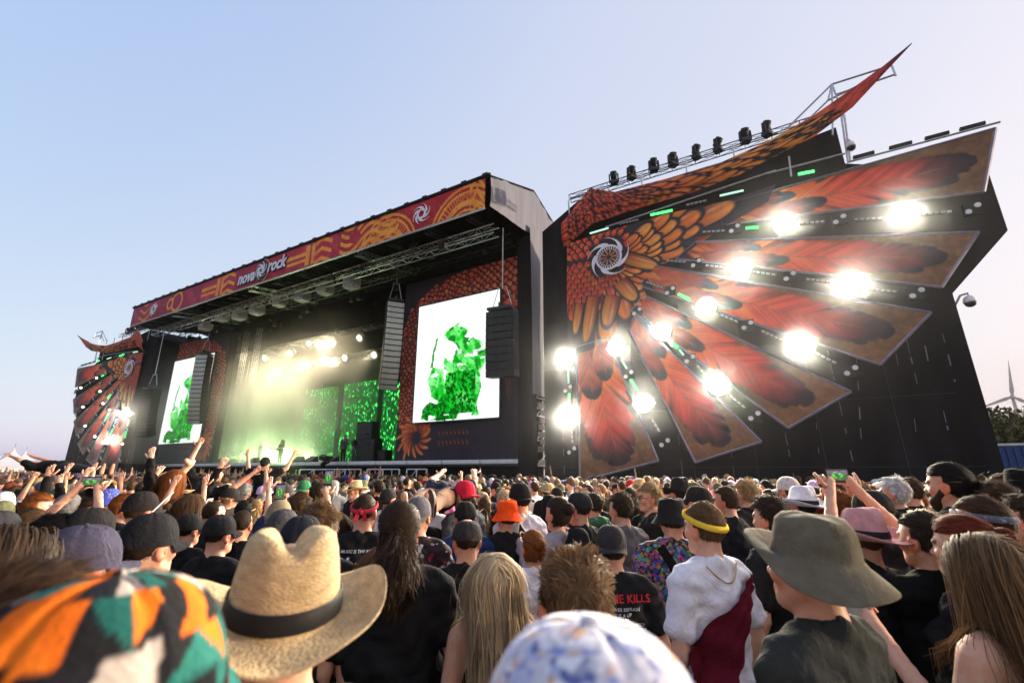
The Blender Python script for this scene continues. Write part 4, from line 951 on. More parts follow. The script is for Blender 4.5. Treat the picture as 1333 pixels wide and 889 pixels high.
tree(far(1362, 44), 5.4, 5, 'broad leafy tree at the right edge below the turbine', 2)
tree(far(1342, 60), 6.0, 5, 'low leafy tree between the two taller ones', 3)
tree(far(1410, 50), 5.4, 6, 'tall leafy tree beyond the right edge', 4)
p = far(1314, 30); root = empty('blue_container', p, 'blue metal container beside the right wing under the trees', 'container')
MB().box((0, 0, 1.5), (1.6, 2.4, 3.0)).build('body', mat('blue_paint', (.03, .07, .22), .5, var=.15), root)
m = MB()
for k in range(7): m.box((-.72 + k * .24, -1.22, 1.5), (.08, .05, 2.8))
m.build('corrugation', MATS['blue_paint'], root); MB().box((0, 0, 3.05), (1.7, 2.5, .1)).build('roof', M_STEEL, root)

# ------------------------------------------------------------------ people: continuous bodies from smooth distance fields
from mathutils.bvhtree import BVHTree
def surface_net(F, xs, ys, zs):
    S = F < 0; nx, ny, nz = F.shape
    cnt = np.zeros((nx - 1, ny - 1, nz - 1), np.int8)
    for dx in (0, 1):
        for dy in (0, 1):
            for dz in (0, 1): cnt += S[dx:nx - 1 + dx, dy:ny - 1 + dy, dz:nz - 1 + dz]
    I, J, K = np.nonzero((cnt > 0) & (cnt < 8)); idx = np.full(cnt.shape, -1, np.int32); idx[I, J, K] = np.arange(len(I))
    acc = np.zeros((len(I), 3)); num = np.zeros(len(I))
    for ax in range(3):
        for a in (0, 1):
            for b in (0, 1):
                o0 = [0, 0, 0]; o1 = [0, 0, 0]; o = [k for k in range(3) if k != ax]; o0[o[0]] = o1[o[0]] = a; o0[o[1]] = o1[o[1]] = b; o1[ax] = 1
                f0 = F[I + o0[0], J + o0[1], K + o0[2]]; f1 = F[I + o1[0], J + o1[1], K + o1[2]]; c = (f0 < 0) != (f1 < 0)
                t = np.where(c, f0 / np.where(c, f0 - f1, 1), 0)
                p0 = np.stack([xs[I + o0[0]], ys[J + o0[1]], zs[K + o0[2]]], 1); p1 = np.stack([xs[I + o1[0]], ys[J + o1[1]], zs[K + o1[2]]], 1)
                acc += np.where(c[:, None], p0 + (p1 - p0) * t[:, None], 0); num += c
    V = acc / num[:, None]; quads = []
    for ax in range(3):
        o = [k for k in range(3) if k != ax]
        sl0 = [slice(1, -1)] * 3; sl1 = [slice(1, -1)] * 3; sl0[ax] = slice(0, -1); sl1[ax] = slice(1, None)
        A = S[tuple(sl0)]; B = S[tuple(sl1)]; i, j, k = np.nonzero(A != B); ins = A[i, j, k]
        base = np.stack([i, j, k], 1) + 1; base[:, ax] -= 1
        def cell(d0, d1):
            q = base.copy(); q[:, o[0]] -= d0; q[:, o[1]] -= d1; return idx[q[:, 0], q[:, 1], q[:, 2]]
        q = np.stack([cell(0, 0), cell(1, 0), cell(1, 1), cell(0, 1)], 1)
        flip = ins if ax != 1 else ~ins
        q[~flip] = q[~flip][:, ::-1]; quads.append(q)
    Q = np.concatenate(quads)
    return V, Q[(Q >= 0).all(1)]

class Field:
    def __init__(s, xs, ys, zs):
        s.xs, s.ys, s.zs = [np.asarray(a, np.float32) for a in (xs, ys, zs)]; s.F = np.full((len(xs), len(ys), len(zs)), .5, np.float32)
    def sub(s, lo, hi):
        r_ = []
        for a, l, h in zip((s.xs, s.ys, s.zs), lo, hi): r_.append(slice(max(0, np.searchsorted(a, l) - 1), min(len(a), np.searchsorted(a, h) + 1)))
        return tuple(r_), s.xs[r_[0]][:, None, None], s.ys[r_[1]][None, :, None], s.zs[r_[2]][None, None, :]
    def op(s, sl, d, k, sub=False):
        A = s.F[sl]
        if A.size == 0: return
        if sub: d = -d; h = np.clip(.5 - .5 * (A - d) / k, 0, 1) if k else 0; s.F[sl] = (A * (1 - h) + d * h + k * h * (1 - h)) if k else np.maximum(A, d)
        else: h = np.clip(.5 + .5 * (A - d) / k, 0, 1); s.F[sl] = A * (1 - h) + d * h - k * h * (1 - h)
    def ell(s, c, r, k=.02, M=None, sub=False):
        m = max(r) + .06 if M is not None else None
        cw = c if M is None else tuple(M @ Vector(c))
        rr = r if M is None else (m - .06,) * 3
        sl, x, y, z = s.sub([a - b - .06 for a, b in zip(cw, rr)], [a + b + .06 for a, b in zip(cw, rr)])
        if M is None: X, Y, Z = x - c[0], y - c[1], z - c[2]
        else:
            Mi = M.inverted(); X = Mi[0][0] * x + Mi[0][1] * y + Mi[0][2] * z + Mi[0][3] - c[0]; Y = Mi[1][0] * x + Mi[1][1] * y + Mi[1][2] * z + Mi[1][3] - c[1]; Z = Mi[2][0] * x + Mi[2][1] * y + Mi[2][2] * z + Mi[2][3] - c[2]
        k0 = np.sqrt((X / r[0]) ** 2 + (Y / r[1]) ** 2 + (Z / r[2]) ** 2); k1 = np.sqrt((X / r[0] ** 2) ** 2 + (Y / r[1] ** 2) ** 2 + (Z / r[2] ** 2) ** 2) + 1e-6
        s.op(sl, k0 * (k0 - 1) / k1, k, sub); return s
    def cone(s, a, b, ra, rb, k=.02, M=None, sub=False):
        if M is not None: a = M @ Vector(a); b = M @ Vector(b)
        a = np.array(a, np.float32); b = np.array(b, np.float32); m = max(ra, rb) + .06
        sl, x, y, z = s.sub(np.minimum(a, b) - m, np.maximum(a, b) + m); d = b - a; L2 = float(d @ d) + 1e-9
        t = np.clip(((x - a[0]) * d[0] + (y - a[1]) * d[1] + (z - a[2]) * d[2]) / L2, 0, 1)
        s.op(sl, np.sqrt((x - a[0] - t * d[0]) ** 2 + (y - a[1] - t * d[1]) ** 2 + (z - a[2] - t * d[2]) ** 2) - (ra + (rb - ra) * t), k, sub); return s
def axis(lo, hi, f0, f1, fine, coarse):
    a = list(np.arange(lo, f0, coarse)) + list(np.arange(f0, f1, fine)) + list(np.arange(f1, hi + coarse, coarse)); return np.array(a, np.float32)

NECK = Vector((0, -.01, 1.50))
ARM = {  # elbow, wrist, finger curl for the right arm (mirrored for the left)
    'down': ((.245, -.03, 1.13), (.255, .06, .89), .5), 'front': ((.25, 0, 1.14), (.10, .26, 1.13), .7), 'cup': ((.25, .05, 1.16), (.16, .30, 1.40), 1.0),
    'phone': ((.27, .24, 1.42), (.17, .34, 1.70), .9), 'up': ((.27, .10, 1.64), (.22, .16, 1.90), .15), 'horns': ((.25, .06, 1.66), (.17, .10, 1.93), .3),
    'high': ((.29, .22, 1.53), (.10, .36, 1.83), .8), 'side': ((.38, .10, 1.55), (.46, .16, 1.80), .2), 'head': ((.33, -.02, 1.60), (.10, -.06, 1.72), .8)}
POSES = {  # left arm, right arm
    'down': ('down', 'down'), 'front': ('front', 'front'), 'phone': ('down', 'phone'), 'phones': ('high', 'high'), 'up': ('down', 'up'), 'both': ('up', 'up'), 'horns': ('horns', 'down'), 'side': ('side', 'side'), 'cup': ('cup', 'down'), 'head': ('head', 'down')}
LEGS = {'stand': ((.095, 0, .95), (.10, .015, .50), (.105, -.015, .085)), 'raised': ((.095, 0, .95), (.12, .42, .98), (.12, .55, 1.40)), 'mixed': None, 'sit': ((.095, 0, .95), (.13, .40, .85), (.13, .42, .42))}
def legs_of(k, s):
    if k == 'mixed': k = 'raised' if s > 0 else 'stand'
    return LEGS[k]
def head_mat(yaw, pitch, lean=0): return Matrix.Translation(NECK) @ Matrix.Rotation(yaw, 4, 'Z') @ Matrix.Rotation(pitch, 4, 'X') @ Matrix.Rotation(lean, 4, 'Y')
def fingers(V, F, wrist, dirv, nrm, side, curl):
    dirv = dirv.normalized(); lat = dirv.cross(nrm).normalized(); nrm = lat.cross(dirv).normalized(); mb = MB()
    for i, (off, L_) in enumerate(((-.030, .070), (-.011, .082), (.010, .078), (.029, .060))):
        p = wrist + dirv * .075 + lat * off; d = dirv + lat * off * 2.5; pts = [p - dirv * .02, p]; c = curl * (1 + .12 * ((i * 7) % 3 - 1))
        for f in (.42, .32, .26):
            q = Matrix.Rotation(c * .95, 3, lat); d = q @ d; p = p + d.normalized() * L_ * f; pts.append(p)
        mb.tube(pts, [.0095, .009, .0085, .0078, .006], 6)
    p = wrist + dirv * .02 + lat * (-.030 * side); d = (dirv * .6 - lat * side * .8 - nrm * -.25).normalized(); pts = [p]
    for f in (.032, .03, .024): p = p + d * f; pts.append(p); d = (d + dirv * .35 + nrm * .2 * curl).normalized()
    mb.tube(pts, [.013, .011, .0095, .007], 6)
    n = len(V); return np.vstack([V, np.array([tuple(v) for v in mb.v])]), mb.f
BODY = {}
def arm_pts(name, sx, w): e, h, c = ARM[name]; return Vector((sx * .182 * w, -.012, 1.405)), Vector((sx * e[0] * w, e[1], e[2])), Vector((sx * h[0] * w, h[1], h[2])), c
def torso(f, w, g, infl=0.0, fem=False):
    f.ell((0, 0, .97), (.160 * w + g + infl, .112 + g + infl, .13 + infl), .04)
    f.ell((0, .005, 1.13), ((.140 if fem else .150) * w + g + infl, .098 + g + infl, .18 + infl), .05)
    f.ell((0, -.005, 1.30), (.165 * w + infl, .108 + g * .6 + infl, .17 + infl), .05)
    if fem: 
        for s in (-1, 1): f.ell((s * .075, .085, 1.27), (.065 + infl, .055 + infl, .06 + infl), .03)
    f.cone((-.135 * w, -.015, 1.405), (.135 * w, -.015, 1.405), .062 + infl, .062 + infl, .04)
    for s in (-1, 1): f.cone((0, -.035, 1.485), (s * .13 * w, -.02, 1.425), .045 + infl, .045 + infl, .03)
def body_mesh(sex, yaw, pitch, pose, legs='stand', hi=True, heavy=0.0):
    key = (sex, yaw, pitch, pose, legs, hi, heavy)
    if key in BODY: return BODY[key]
    fem = sex == 'f'; w = .88 if fem else 1.0 + heavy * .3; g = .05 * heavy; M = head_mat(R(yaw), R(pitch)); al, ar = POSES[pose]
    zmax = 1.80 if pose in ('down', 'front', 'cup') else 2.06
    fine, co = (.0085, .024) if hi else (.015, .034)
    ymax = .36 if legs == 'stand' else .75
    xr = .56 if pose == 'side' else .40
    f = Field(axis(-xr, xr, -.105, .105, fine, co), axis(-.22, ymax, -.13, .16, fine, co), axis(-.03, zmax, 1.50, 1.77, fine, co))
    torso(f, w, g, 0, fem)
    for s, an in ((-1, al), (1, ar)):
        sh, el, wr, c = arm_pts(an, s, w); f.cone(sh, el, .054, .040, .03); f.cone(el, wr, .041, .027, .015)
        dv = (wr - el).normalized(); f.cone(wr, wr + dv * .07, .027, .034, .02)
        h, k, a = [Vector((s * p[0], p[1], p[2])) for p in legs_of(legs, s)]
        f.cone(h, k, .088, .056, .04); f.cone(k, a, .056, .038, .02); fd = Vector((0, 1, 0)) if legs_of(legs, s)[2][2] < .5 else (a - k).normalized().cross(Vector((1, 0, 0))).normalized()
        f.cone(a + Vector((0, -.02, -.04)), a + fd * .14 + Vector((0, 0, -.05)), .042, .032, .03)
    f.cone((0, -.02, 1.42), M @ Vector((0, -.012, .085)), .062 if not fem else .05, .056 if not fem else .046, .03)
    f.ell((0, -.005, .160), (.077, .097, .092), .02, M); f.ell((0, .033, .105), (.060, .062, .088), .025, M); f.ell((0, .058, .040), (.036 if fem else .042, .036, .028), .025, M)
    for s in (-1, 1):
        f.cone((s * .052, .0, .075), (s * .016, .066, .038), .022, .020, .02, M); f.cone((s * .045, .062, .105), (s * .03, .072, .11), .022, .02, .02, M)
        f.ell((s * .079, -.004, .118), (.010, .026, .034), .008, M); f.ell((s * .087, .004, .118), (.006, .013, .018), .006, M, True)
    f.cone((-.036, .083, .152), (.036, .083, .152), .012, .012, .015, M)
    for s in (-1, 1): f.ell((s * .032, .105, .132), (.017, .020, .013), .012, M, True); f.ell((s * .032, .077, .131), (.0145, .0145, .0145), .004, M)
    f.cone((0, .086, .140), (0, .110, .103), .008, .0125, .012, M); f.ell((.010, .102, .099), (.009, .010, .008), .006, M); f.ell((-.010, .102, .099), (.009, .010, .008), .006, M)
    f.cone((-.018, .090, .070), (.018, .090, .070), .009, .009, .008, M); f.cone((-.016, .089, .060), (.016, .089, .060), .009, .009, .008, M); f.ell((0, .105, .0655), (.028, .012, .0018), .002, M, True)
    V, Q = surface_net(f.F, f.xs, f.ys, f.zs); n0 = len(V); faces = Q; extra = []
    Mi = np.array(M.inverted()); L_ = V @ Mi[:3, :3].T + Mi[:3, 3]
    HB = (np.abs(L_[:, 0]) < .1) & (np.abs(L_[:, 1]) < .14) & (L_[:, 2] > -.03); L_ = np.where(HB[:, None], L_, 9.0)
    C = np.ones((len(V), 3)); C *= (1 + .10 * (vnoise(V[:, 0] * 30, V[:, 2] * 30 + V[:, 1] * 20) - .5))[:, None]
    for s in (-1, 1):
        de = np.hypot(L_[:, 0] - s * .032, (L_[:, 2] - .131) * 1.35); m = (de < .0135) & (L_[:, 1] > .07); C[m] = (1.1, 1.25, 1.35); C[m & (de < .0075)] = (.05, .04, .04)
        m = (np.abs(L_[:, 2] - .1535 + .10 * np.abs(np.abs(L_[:, 0]) - .03)) < .006) & (np.abs(L_[:, 0] - s * .032) < .022) & (L_[:, 1] > .06); C[m] = (.22, .16, .12)
        m = np.hypot(L_[:, 0] - s * .05, L_[:, 2] - .10) < .03; C[m & (L_[:, 1] > .04)] *= (1.03, .90, .88)
        m = (np.abs(L_[:, 0]) > .073) & (np.abs(L_[:, 2] - .118) < .04); C[m] *= (1.06, .84, .78)
    m = (np.abs(L_[:, 2] - .065) < .013) & (np.abs(L_[:, 0]) < .026) & (L_[:, 1] > .075); C[m] *= (.92, .58, .56)
    me = None
    if pose not in ('xx',):
        for s, an in ((-1, al), (1, ar)):
            sh, el, wr, c = arm_pts(an, s, w); dv = (wr - el).normalized(); nn = Vector((0, 1, .15)) if an in ('up', 'horns', 'side', 'phone', 'high', 'head') else Vector((-s, .2, 0))
            V, fs = fingers(V, None, wr, dv, nn, s, c); extra.append((n0, fs)); n0 = len(V)
    allf = [tuple(q) for q in faces.tolist()]
    for n_, fs in extra: allf += [tuple(i + n_ for i in q) for q in fs]
    me = bpy.data.meshes.new('body'); me.from_pydata(V.tolist(), [], allf); me.update(); me.polygons.foreach_set('use_smooth', np.ones(len(me.polygons), bool)); me.materials.append(M_SKIN)
    Cc = np.ones((len(V), 3)); Cc[:len(C)] = C; set_color(me, Cc); BODY[key] = me; return me
GARM = {}
def shirt_mesh(sex, pose, kind, hi=True, heavy=0.0, material=None):
    key = (sex, pose, kind, hi, heavy, material.name if material else '')
    if key in GARM: return GARM[key]
    k0 = key[:-1] + ('',)
    if material is not None:
        me = shirt_mesh(sex, pose, kind, hi, heavy).copy(); me.materials.clear(); me.materials.append(material); GARM[key] = me; return me
    fem = sex == 'f'; w = .88 if fem else 1.0 + heavy * .3; g = .05 * heavy + .012; al, ar = POSES[pose]; st = .014 if hi else .026
    xr = .56 if pose == 'side' else .42
    f = Field(np.arange(-xr, xr + st, st), np.arange(-.26, .46, st), np.arange(.80, 1.60 if al in ('down', 'front', 'cup') and ar in ('down', 'front', 'cup') else 2.0, st))
    torso(f, w, g, .016, fem); f.ell((0, 0, .92), (.172 * w + g, .128 + g, .16), .05)
    for s, an in ((-1, al), (1, ar)):
        sh, el, wr, c = arm_pts(an, s, w)
        if kind == 'tee': f.cone(sh, sh.lerp(el, .62), .066, .068, .03)
        elif kind in ('long', 'hoodie'): f.cone(sh, el, .070, .060, .03); f.cone(el, el.lerp(wr, .95), .060, .042, .02)
        elif kind == 'tank': pass
    if kind == 'hoodie': f.cone((-.09, -.09, 1.47), (.09, -.09, 1.47), .05, .05, .03); f.cone((0, -.115, 1.47), (0, -.12, 1.40), .06, .04, .03)
    if kind == 'tank':
        for s in (-1, 1): f.ell((s * .225 * w, -.01, 1.40), (.105, .16, .135), .01, None, True)
        f.ell((0, .04, 1.56), (.10, .13, .17), .01, None, True)
        f.ell((0, -.14, 1.52), (.10, .08, .11), .01, None, True)
    else: f.ell((0, .012, 1.545), (.088, .092, .085), .01, None, True)
    # folds
    X, Y, Z = f.xs[:, None, None], f.ys[None, :, None], f.zs[None, None, :]
    fold = (1.25 if hi else 1) * (.0075 * np.sin(Z * 34 + X * 21 + 2.2 * np.sin(X * 13 + Y * 9)) * np.clip((1.42 - Z) * 4, 0, 1) + .007 * np.sin(X * 46 + Z * 12 + 2 * np.sin(Z * 9)) * np.clip((1.25 - Z) * 3, 0, 1) + .003 * np.sin(X * 60 + Z * 48 + Y * 30) + .003 * np.sin(Z * 70 - X * 38 + 3 * np.sin(X * 17 + Z * 11)))
    f.F = np.maximum(f.F + fold, (.86 - Z))
    V, Q = surface_net(f.F, f.xs, f.ys, f.zs)
    me = mesh_np('shirt', V, Q, M_CLOTH, True); GARM[key] = me; return me
def trousers_mesh(sex, legs='stand', hi=False):
    key = ('trousers', sex, legs)
    if key in GARM: return GARM[key]
    st = .026; w = .9 if sex == 'f' else 1; f = Field(np.arange(-.26, .27, st), np.arange(-.2, .2 if legs == 'stand' else .75, st), np.arange(.02, 1.06 if legs == 'stand' else 1.5, st))
    f.ell((0, 0, .96), (.172 * w, .125, .13), .04)
    for s in (-1, 1):
        h, k, a = [Vector((s * p[0], p[1], p[2])) for p in legs_of(legs, s)]; f.cone(h, k, .102, .076, .04); f.cone(k, a, .074, .062, .02)
    V, Q = surface_net(f.F, f.xs, f.ys, f.zs); me = mesh_np('trousers', V, Q, M_CLOTH, True); GARM[key] = me; return me

# ---- materials that take their tone from each object's own colour
def tone_mat(name, rough, spec=.3, sss=0.0, transl=0.0, noise=(0, 1), bump=(0, 1), sheen=0.0, stretch=None):
    m = bpy.data.materials.new(name); m.use_nodes = True; t = m.node_tree; b = t.nodes['Principled BSDF']; L = t.links.new
    oi = t.nodes.new('ShaderNodeObjectInfo'); at = t.nodes.new('ShaderNodeAttribute'); at.attribute_name = 'col'
    mx = t.nodes.new('ShaderNodeMix'); mx.data_type = 'RGBA'; mx.blend_type = 'MULTIPLY'; mx.inputs[0].default_value = 1
    L(oi.outputs['Color'], mx.inputs[6])
    tc = t.nodes.new('ShaderNodeTexCoord'); src = tc.outputs['Object']
    if name not in ('cloth', 'hat_cloth'): L(at.outputs['Color'], mx.inputs[7])
    else:
        nz = t.nodes.new('ShaderNodeTexNoise'); nz.inputs['Scale'].default_value = 9 if name == 'cloth' else 24; nz.inputs['Detail'].default_value = 4 if name == 'cloth' else 8; L(src, nz.inputs['Vector'])
        mr = t.nodes.new('ShaderNodeMapRange'); mr.inputs[3].default_value = .85; mr.inputs[4].default_value = 1.15; mr.inputs[1].default_value = .3; mr.inputs[2].default_value = .7; L(nz.outputs[0], mr.inputs[0]); L(mr.outputs[0], mx.inputs[7])
    if name == 'skin':                                                 # mottling, freckles, sunburn
        nz = t.nodes.new('ShaderNodeTexNoise'); nz.inputs['Scale'].default_value = 26; nz.inputs['Detail'].default_value = 8; nz.inputs['Roughness'].default_value = .7; L(src, nz.inputs['Vector'])
        cr = t.nodes.new('ShaderNodeValToRGB'); cr.color_ramp.elements[0].position = .35; cr.color_ramp.elements[0].color = (.96, .74, .66, 1); cr.color_ramp.elements[1].position = .65; cr.color_ramp.elements[1].color = (1.0, 1.0, .98, 1); L(nz.outputs[0], cr.inputs[0])
        m2 = t.nodes.new('ShaderNodeMix'); m2.data_type = 'RGBA'; m2.blend_type = 'MULTIPLY'; m2.inputs[0].default_value = 1; L(mx.outputs[2], m2.inputs[6]); L(cr.outputs[0], m2.inputs[7]); mx = m2
    L(mx.outputs[2], b.inputs['Base Color']); b.inputs['Roughness'].default_value = rough; b.inputs['Specular IOR Level'].default_value = spec
    if sss: b.inputs['Subsurface Weight'].default_value = sss; b.inputs['Subsurface Radius'].default_value = (.012, .005, .003); b.inputs['Subsurface Scale'].default_value = 1
    if sheen: b.inputs['Sheen Weight'].default_value = sheen; b.inputs['Sheen Roughness'].default_value = .4
    if bump[0]:
        n2 = t.nodes.new('ShaderNodeTexNoise'); n2.inputs['Scale'].default_value = bump[1]; n2.inputs['Detail'].default_value = 3; L(src, n2.inputs['Vector'])
        bp = t.nodes.new('ShaderNodeBump'); bp.inputs['Strength'].default_value = bump[0]; bp.inputs['Distance'].default_value = .01; L(n2.outputs[0], bp.inputs['Height']); L(bp.outputs[0], b.inputs['Normal'])
        if 'cloth' in name:
            n3 = t.nodes.new('ShaderNodeTexNoise'); n3.inputs['Scale'].default_value = 11; n3.inputs['Detail'].default_value = 2; n3.inputs['Distortion'].default_value = 1.6; L(src, n3.inputs['Vector'])
            b3 = t.nodes.new('ShaderNodeBump'); b3.inputs['Strength'].default_value = .35; b3.inputs['Distance'].default_value = .03; L(n3.outputs[0], b3.inputs['Height']); L(b3.outputs[0], bp.inputs['Normal'])
    if transl:
        tr = t.nodes.new('ShaderNodeBsdfTranslucent'); L(mx.outputs[2], tr.inputs['Color']); ms = t.nodes.new('ShaderNodeMixShader'); ms.inputs[0].default_value = transl
        o = t.nodes['Material Output']; L(b.outputs[0], ms.inputs[1]); L(tr.outputs[0], ms.inputs[2]); L(ms.outputs[0], o.inputs[0])
    return m
M_SKIN = tone_mat('skin', .5, .28, .0, 0, bump=(.12, 160))
M_CLOTH = tone_mat('cloth', .9, .06, 0, 0, bump=(.35, 60), sheen=0)
M_HAIR = tone_mat('hair', .62, .12, 0, .25)
M_HAT = tone_mat('hat_cloth', .9, .07, 0, 0, bump=(.25, 130), sheen=0)

# ---- hair: a fitted shell with strands laid over it
EC = np.array([0, -.005, .160]); ER = np.array([.077, .097, .092])
def ribbons(P, wdt, shade, nrm):
    N, K, _ = P.shape; T = np.gradient(P, axis=1); S = np.cross(T, nrm); S /= (np.linalg.norm(S, axis=2, keepdims=True) + 1e-9)
    tp = np.linspace(1, .25, K)[None, :, None] * wdt; V = np.stack([P - S * tp, P + S * tp], 2).reshape(-1, 3)
    i = (np.arange(N)[:, None] * K + np.arange(K - 1)[None]).ravel() * 2; F = np.stack([i, i + 1, i + 3, i + 2], 1)
    return V, F, np.repeat(np.repeat(shade, K * 2)[:, None], 3, 1)
HAIRC = {}
def hair_mesh(kind, hi=True, seed=0, under=False):
    key = (kind, hi, seed, under)
    if key in HAIRC: return HAIRC[key]
    rg = np.random.default_rng(seed + 31 * len(kind)); st = .008 if hi else .014
    th = {'buzz': .004, 'short': .010, 'crop': .013, 'messy': .018, 'curly': .026, 'long': .016, 'wavy': .018, 'bob': .018, 'bun': .011, 'pony': .012, 'halfbun': .014}[kind]
    f = Field(np.arange(-.14, .14, st), np.arange(-.17, .15, st), np.arange(-.02, .32, st))
    f.ell(EC, ER + th * .5, .01); X, Y, Z = f.xs[:, None, None], f.ys[None, :, None] + 0, f.zs[None, None, :]
    yr, zr = Y - EC[1], Z - EC[2]
    front = .030 if kind in ('long', 'wavy', 'bob', 'bun', 'pony', 'halfbun') else .040
    nape = -.100 if kind not in ('buzz', 'short', 'crop') else -.085
    cut = np.maximum(np.minimum(front - zr, yr - .004), nape - zr); cut = np.maximum(cut, -((X / .06) ** 2) * 0 + (yr - .085))
    ear = .030 - np.sqrt((np.abs(X) - .085) ** 2 + (yr - .002) ** 2 + (zr + .045) ** 2)
    if kind not in ('long', 'wavy', 'bob'): cut = np.maximum(cut, ear)
    lump = .005 * np.sin(X * 70 + Z * 40) * np.sin(Y * 60 + Z * 30) * (1 if kind in ('messy', 'curly', 'wavy') else .4)
    f.F = np.maximum(f.F + lump, cut + 0 * f.F)
    if under: f.F = np.maximum(f.F, zr - .004)
    V, Q = surface_net(f.F, f.xs, f.ys, f.zs); C = np.ones((len(V), 3)) * .75
    faces = [Q]; VV = [V]; CC = [C]; n = len(V)
    N = {'buzz': 900, 'short': 3600, 'crop': 3800, 'messy': 3800, 'curly': 3400, 'long': 4200, 'wavy': 4200, 'bob': 3400, 'bun': 3600, 'pony': 3800, 'halfbun': 4200}[kind]
    if not hi: N = int(N * .14)
    d = rg.normal(size=(N * 3, 3)); d /= np.linalg.norm(d, axis=1)[:, None]
    keep = (((d[:, 2] > front / ER[2]) & (d[:, 1] < .93)) | ((d[:, 1] < .04) & (d[:, 2] > nape / ER[2] - .05))) & ~((np.abs(d[:, 0]) > .78) & (np.abs(d[:, 1]) < .28) & (d[:, 2] < -.12))
    if under: keep &= d[:, 2] < -.08; N = int(N * .55)
    d = d[keep][:N]; N = len(d); P0 = EC + d * (ER + th * .6); nr = d / ER; nr /= np.linalg.norm(nr, axis=1)[:, None]
    K = 5 if kind in ('buzz', 'short', 'crop', 'messy', 'curly') else 13
    if not hi and K > 6: K = 9
    shade = .55 + .75 * rg.random(N)
    jit = rg.normal(size=(N, 3)); jit[rg.random(N) < .06] *= 2.6                     # flyaways
    P = np.zeros((N, K, 3)); P[:, 0] = P0; NR = np.repeat(nr[:, None], K, 1)
    if K == 5:
        Lh = {'buzz': .007, 'short': .026, 'crop': .036, 'messy': .046, 'curly': .045}[kind] * (.6 + .7 * rg.random(N)) * np.where(d[:, 2] > .35, 1.0, .62 if kind != 'curly' else .9)
        flow = np.stack([d[:, 0] * .4 + .25, np.where(d[:, 2] > .3, .7, -.25), np.where(d[:, 2] > .3, .2, -.9)], 1)
        a = {'buzz': .25, 'short': .2, 'crop': .27, 'messy': .36, 'curly': .6}[kind]
        flow = flow - nr * np.sum(flow * nr, 1)[:, None]; flow /= np.linalg.norm(flow, axis=1)[:, None] + 1e-6
        dirv = nr * a + flow * (1 - a) + jit * {'buzz': .1, 'short': .12, 'crop': .16, 'messy': .26, 'curly': .5}[kind]
        clump = np.stack([np.sin(d[:, 0] * 9 + seed), np.cos(d[:, 1] * 8), np.sin(d[:, 2] * 7)], 1) * (.12 if kind in ('short', 'buzz') else .3); dirv = dirv + clump
        dirv /= np.linalg.norm(dirv, axis=1)[:, None]
        for k in range(1, K):
            dirv = dirv + np.array([0, 0, -.10 if kind != 'messy' else -.22]) + (rg.normal(size=(N, 3)) * .5 if kind == 'curly' else 0); dirv /= np.linalg.norm(dirv, axis=1)[:, None]; P[:, k] = P[:, k - 1] + dirv * (Lh / (K - 1))[:, None]
    else:
        total = {'long': .50, 'wavy': .46, 'bob': .25, 'bun': .20, 'pony': .46, 'halfbun': .27}[kind] * (.8 + .35 * rg.random(N)) + d[:, 2] * .03
        knot = np.array([0, -.112, .175]) if kind == 'bun' else np.array([0, -.112, .150]); tied = kind in ('bun', 'pony') or kind == 'halfbun'
        isT = np.ones(N, bool) if kind in ('bun', 'pony') else ((d[:, 2] > -.05) if kind == 'halfbun' else np.zeros(N, bool))
        passed = np.zeros(N, bool); ph = rg.random(N) * 6.28
        for k in range(1, K):
            p = P[:, k - 1]; q = (p - EC) / ER; rad = np.linalg.norm(q, axis=1); nn = q / ER; nn /= np.linalg.norm(nn, axis=1)[:, None]
            gv = np.tile(np.array([0, -.12, -1.0]), (N, 1)) + np.stack([np.sign(d[:, 0]) * np.clip(q[:, 2], 0, 1) * 1.3, -.5 * np.clip(q[:, 2], 0, 1), 0 * ph], 1)
            if tied:
                tk = knot - p; dist = np.linalg.norm(tk, axis=1); passed |= dist < .03; go = isT & ~passed; gv[go] = (tk / dist[:, None])[go] + np.array([0, 0, .1])
                pz = isT & passed; gv[pz] = np.array([0, -.35, -1.0]) + jit[pz] * (.22 if kind != 'bun' else .9)
            gv = gv + jit * .07
            if kind in ('wavy', 'pony', 'halfbun'): gv = gv + np.stack([np.sin(k * 1.3 + ph * .4 + p[:, 0] * 20), .35 * np.cos(k * 1.1 + ph * .3), 0 * ph], 1) * .30
            if kind == 'long': gv = gv + np.stack([np.sin(k * .7 + p[:, 0] * 30), 0 * ph, 0 * ph], 1) * .07
            near = rad < 1.35; tang = gv - (np.sum(gv * nn, 1))[:, None] * nn * (np.sum(gv * nn, 1) < 0)[:, None]
            gv = np.where(near[:, None], tang, gv); gv /= np.linalg.norm(gv, axis=1)[:, None] + 1e-9
            p = p + gv * (total / (K - 1) * (np.where(passed, .12, 1.0) if kind == 'bun' else 1.0))[:, None]
            q = (p - EC) / (ER + th * (1.0 + .25 * np.abs(jit[:, :1]))); rad = np.linalg.norm(q, axis=1); ins = rad < 1; p[ins] = EC + ((p - EC) / rad[:, None])[ins]
            # keep clear of neck and shoulders
            rn = np.hypot(p[:, 0], p[:, 1] + .01); low = (p[:, 2] < .10) & (rn < .078); s_ = .078 / (rn + 1e-6); p[low, 0] *= s_[low]; p[low, 1] = (p[low, 1] + .01) * s_[low] - .01
            xc = np.clip(p[:, 0], -.14, .14); v = np.stack([p[:, 0] - xc, p[:, 1] + .02, p[:, 2] + .10], 1); rv = np.linalg.norm(v, axis=1); ins = rv < .098
            p[ins] = (np.stack([xc, 0 * xc - .02, 0 * xc - .10], 1) + v / (rv[:, None] + 1e-6) * .098)[ins]
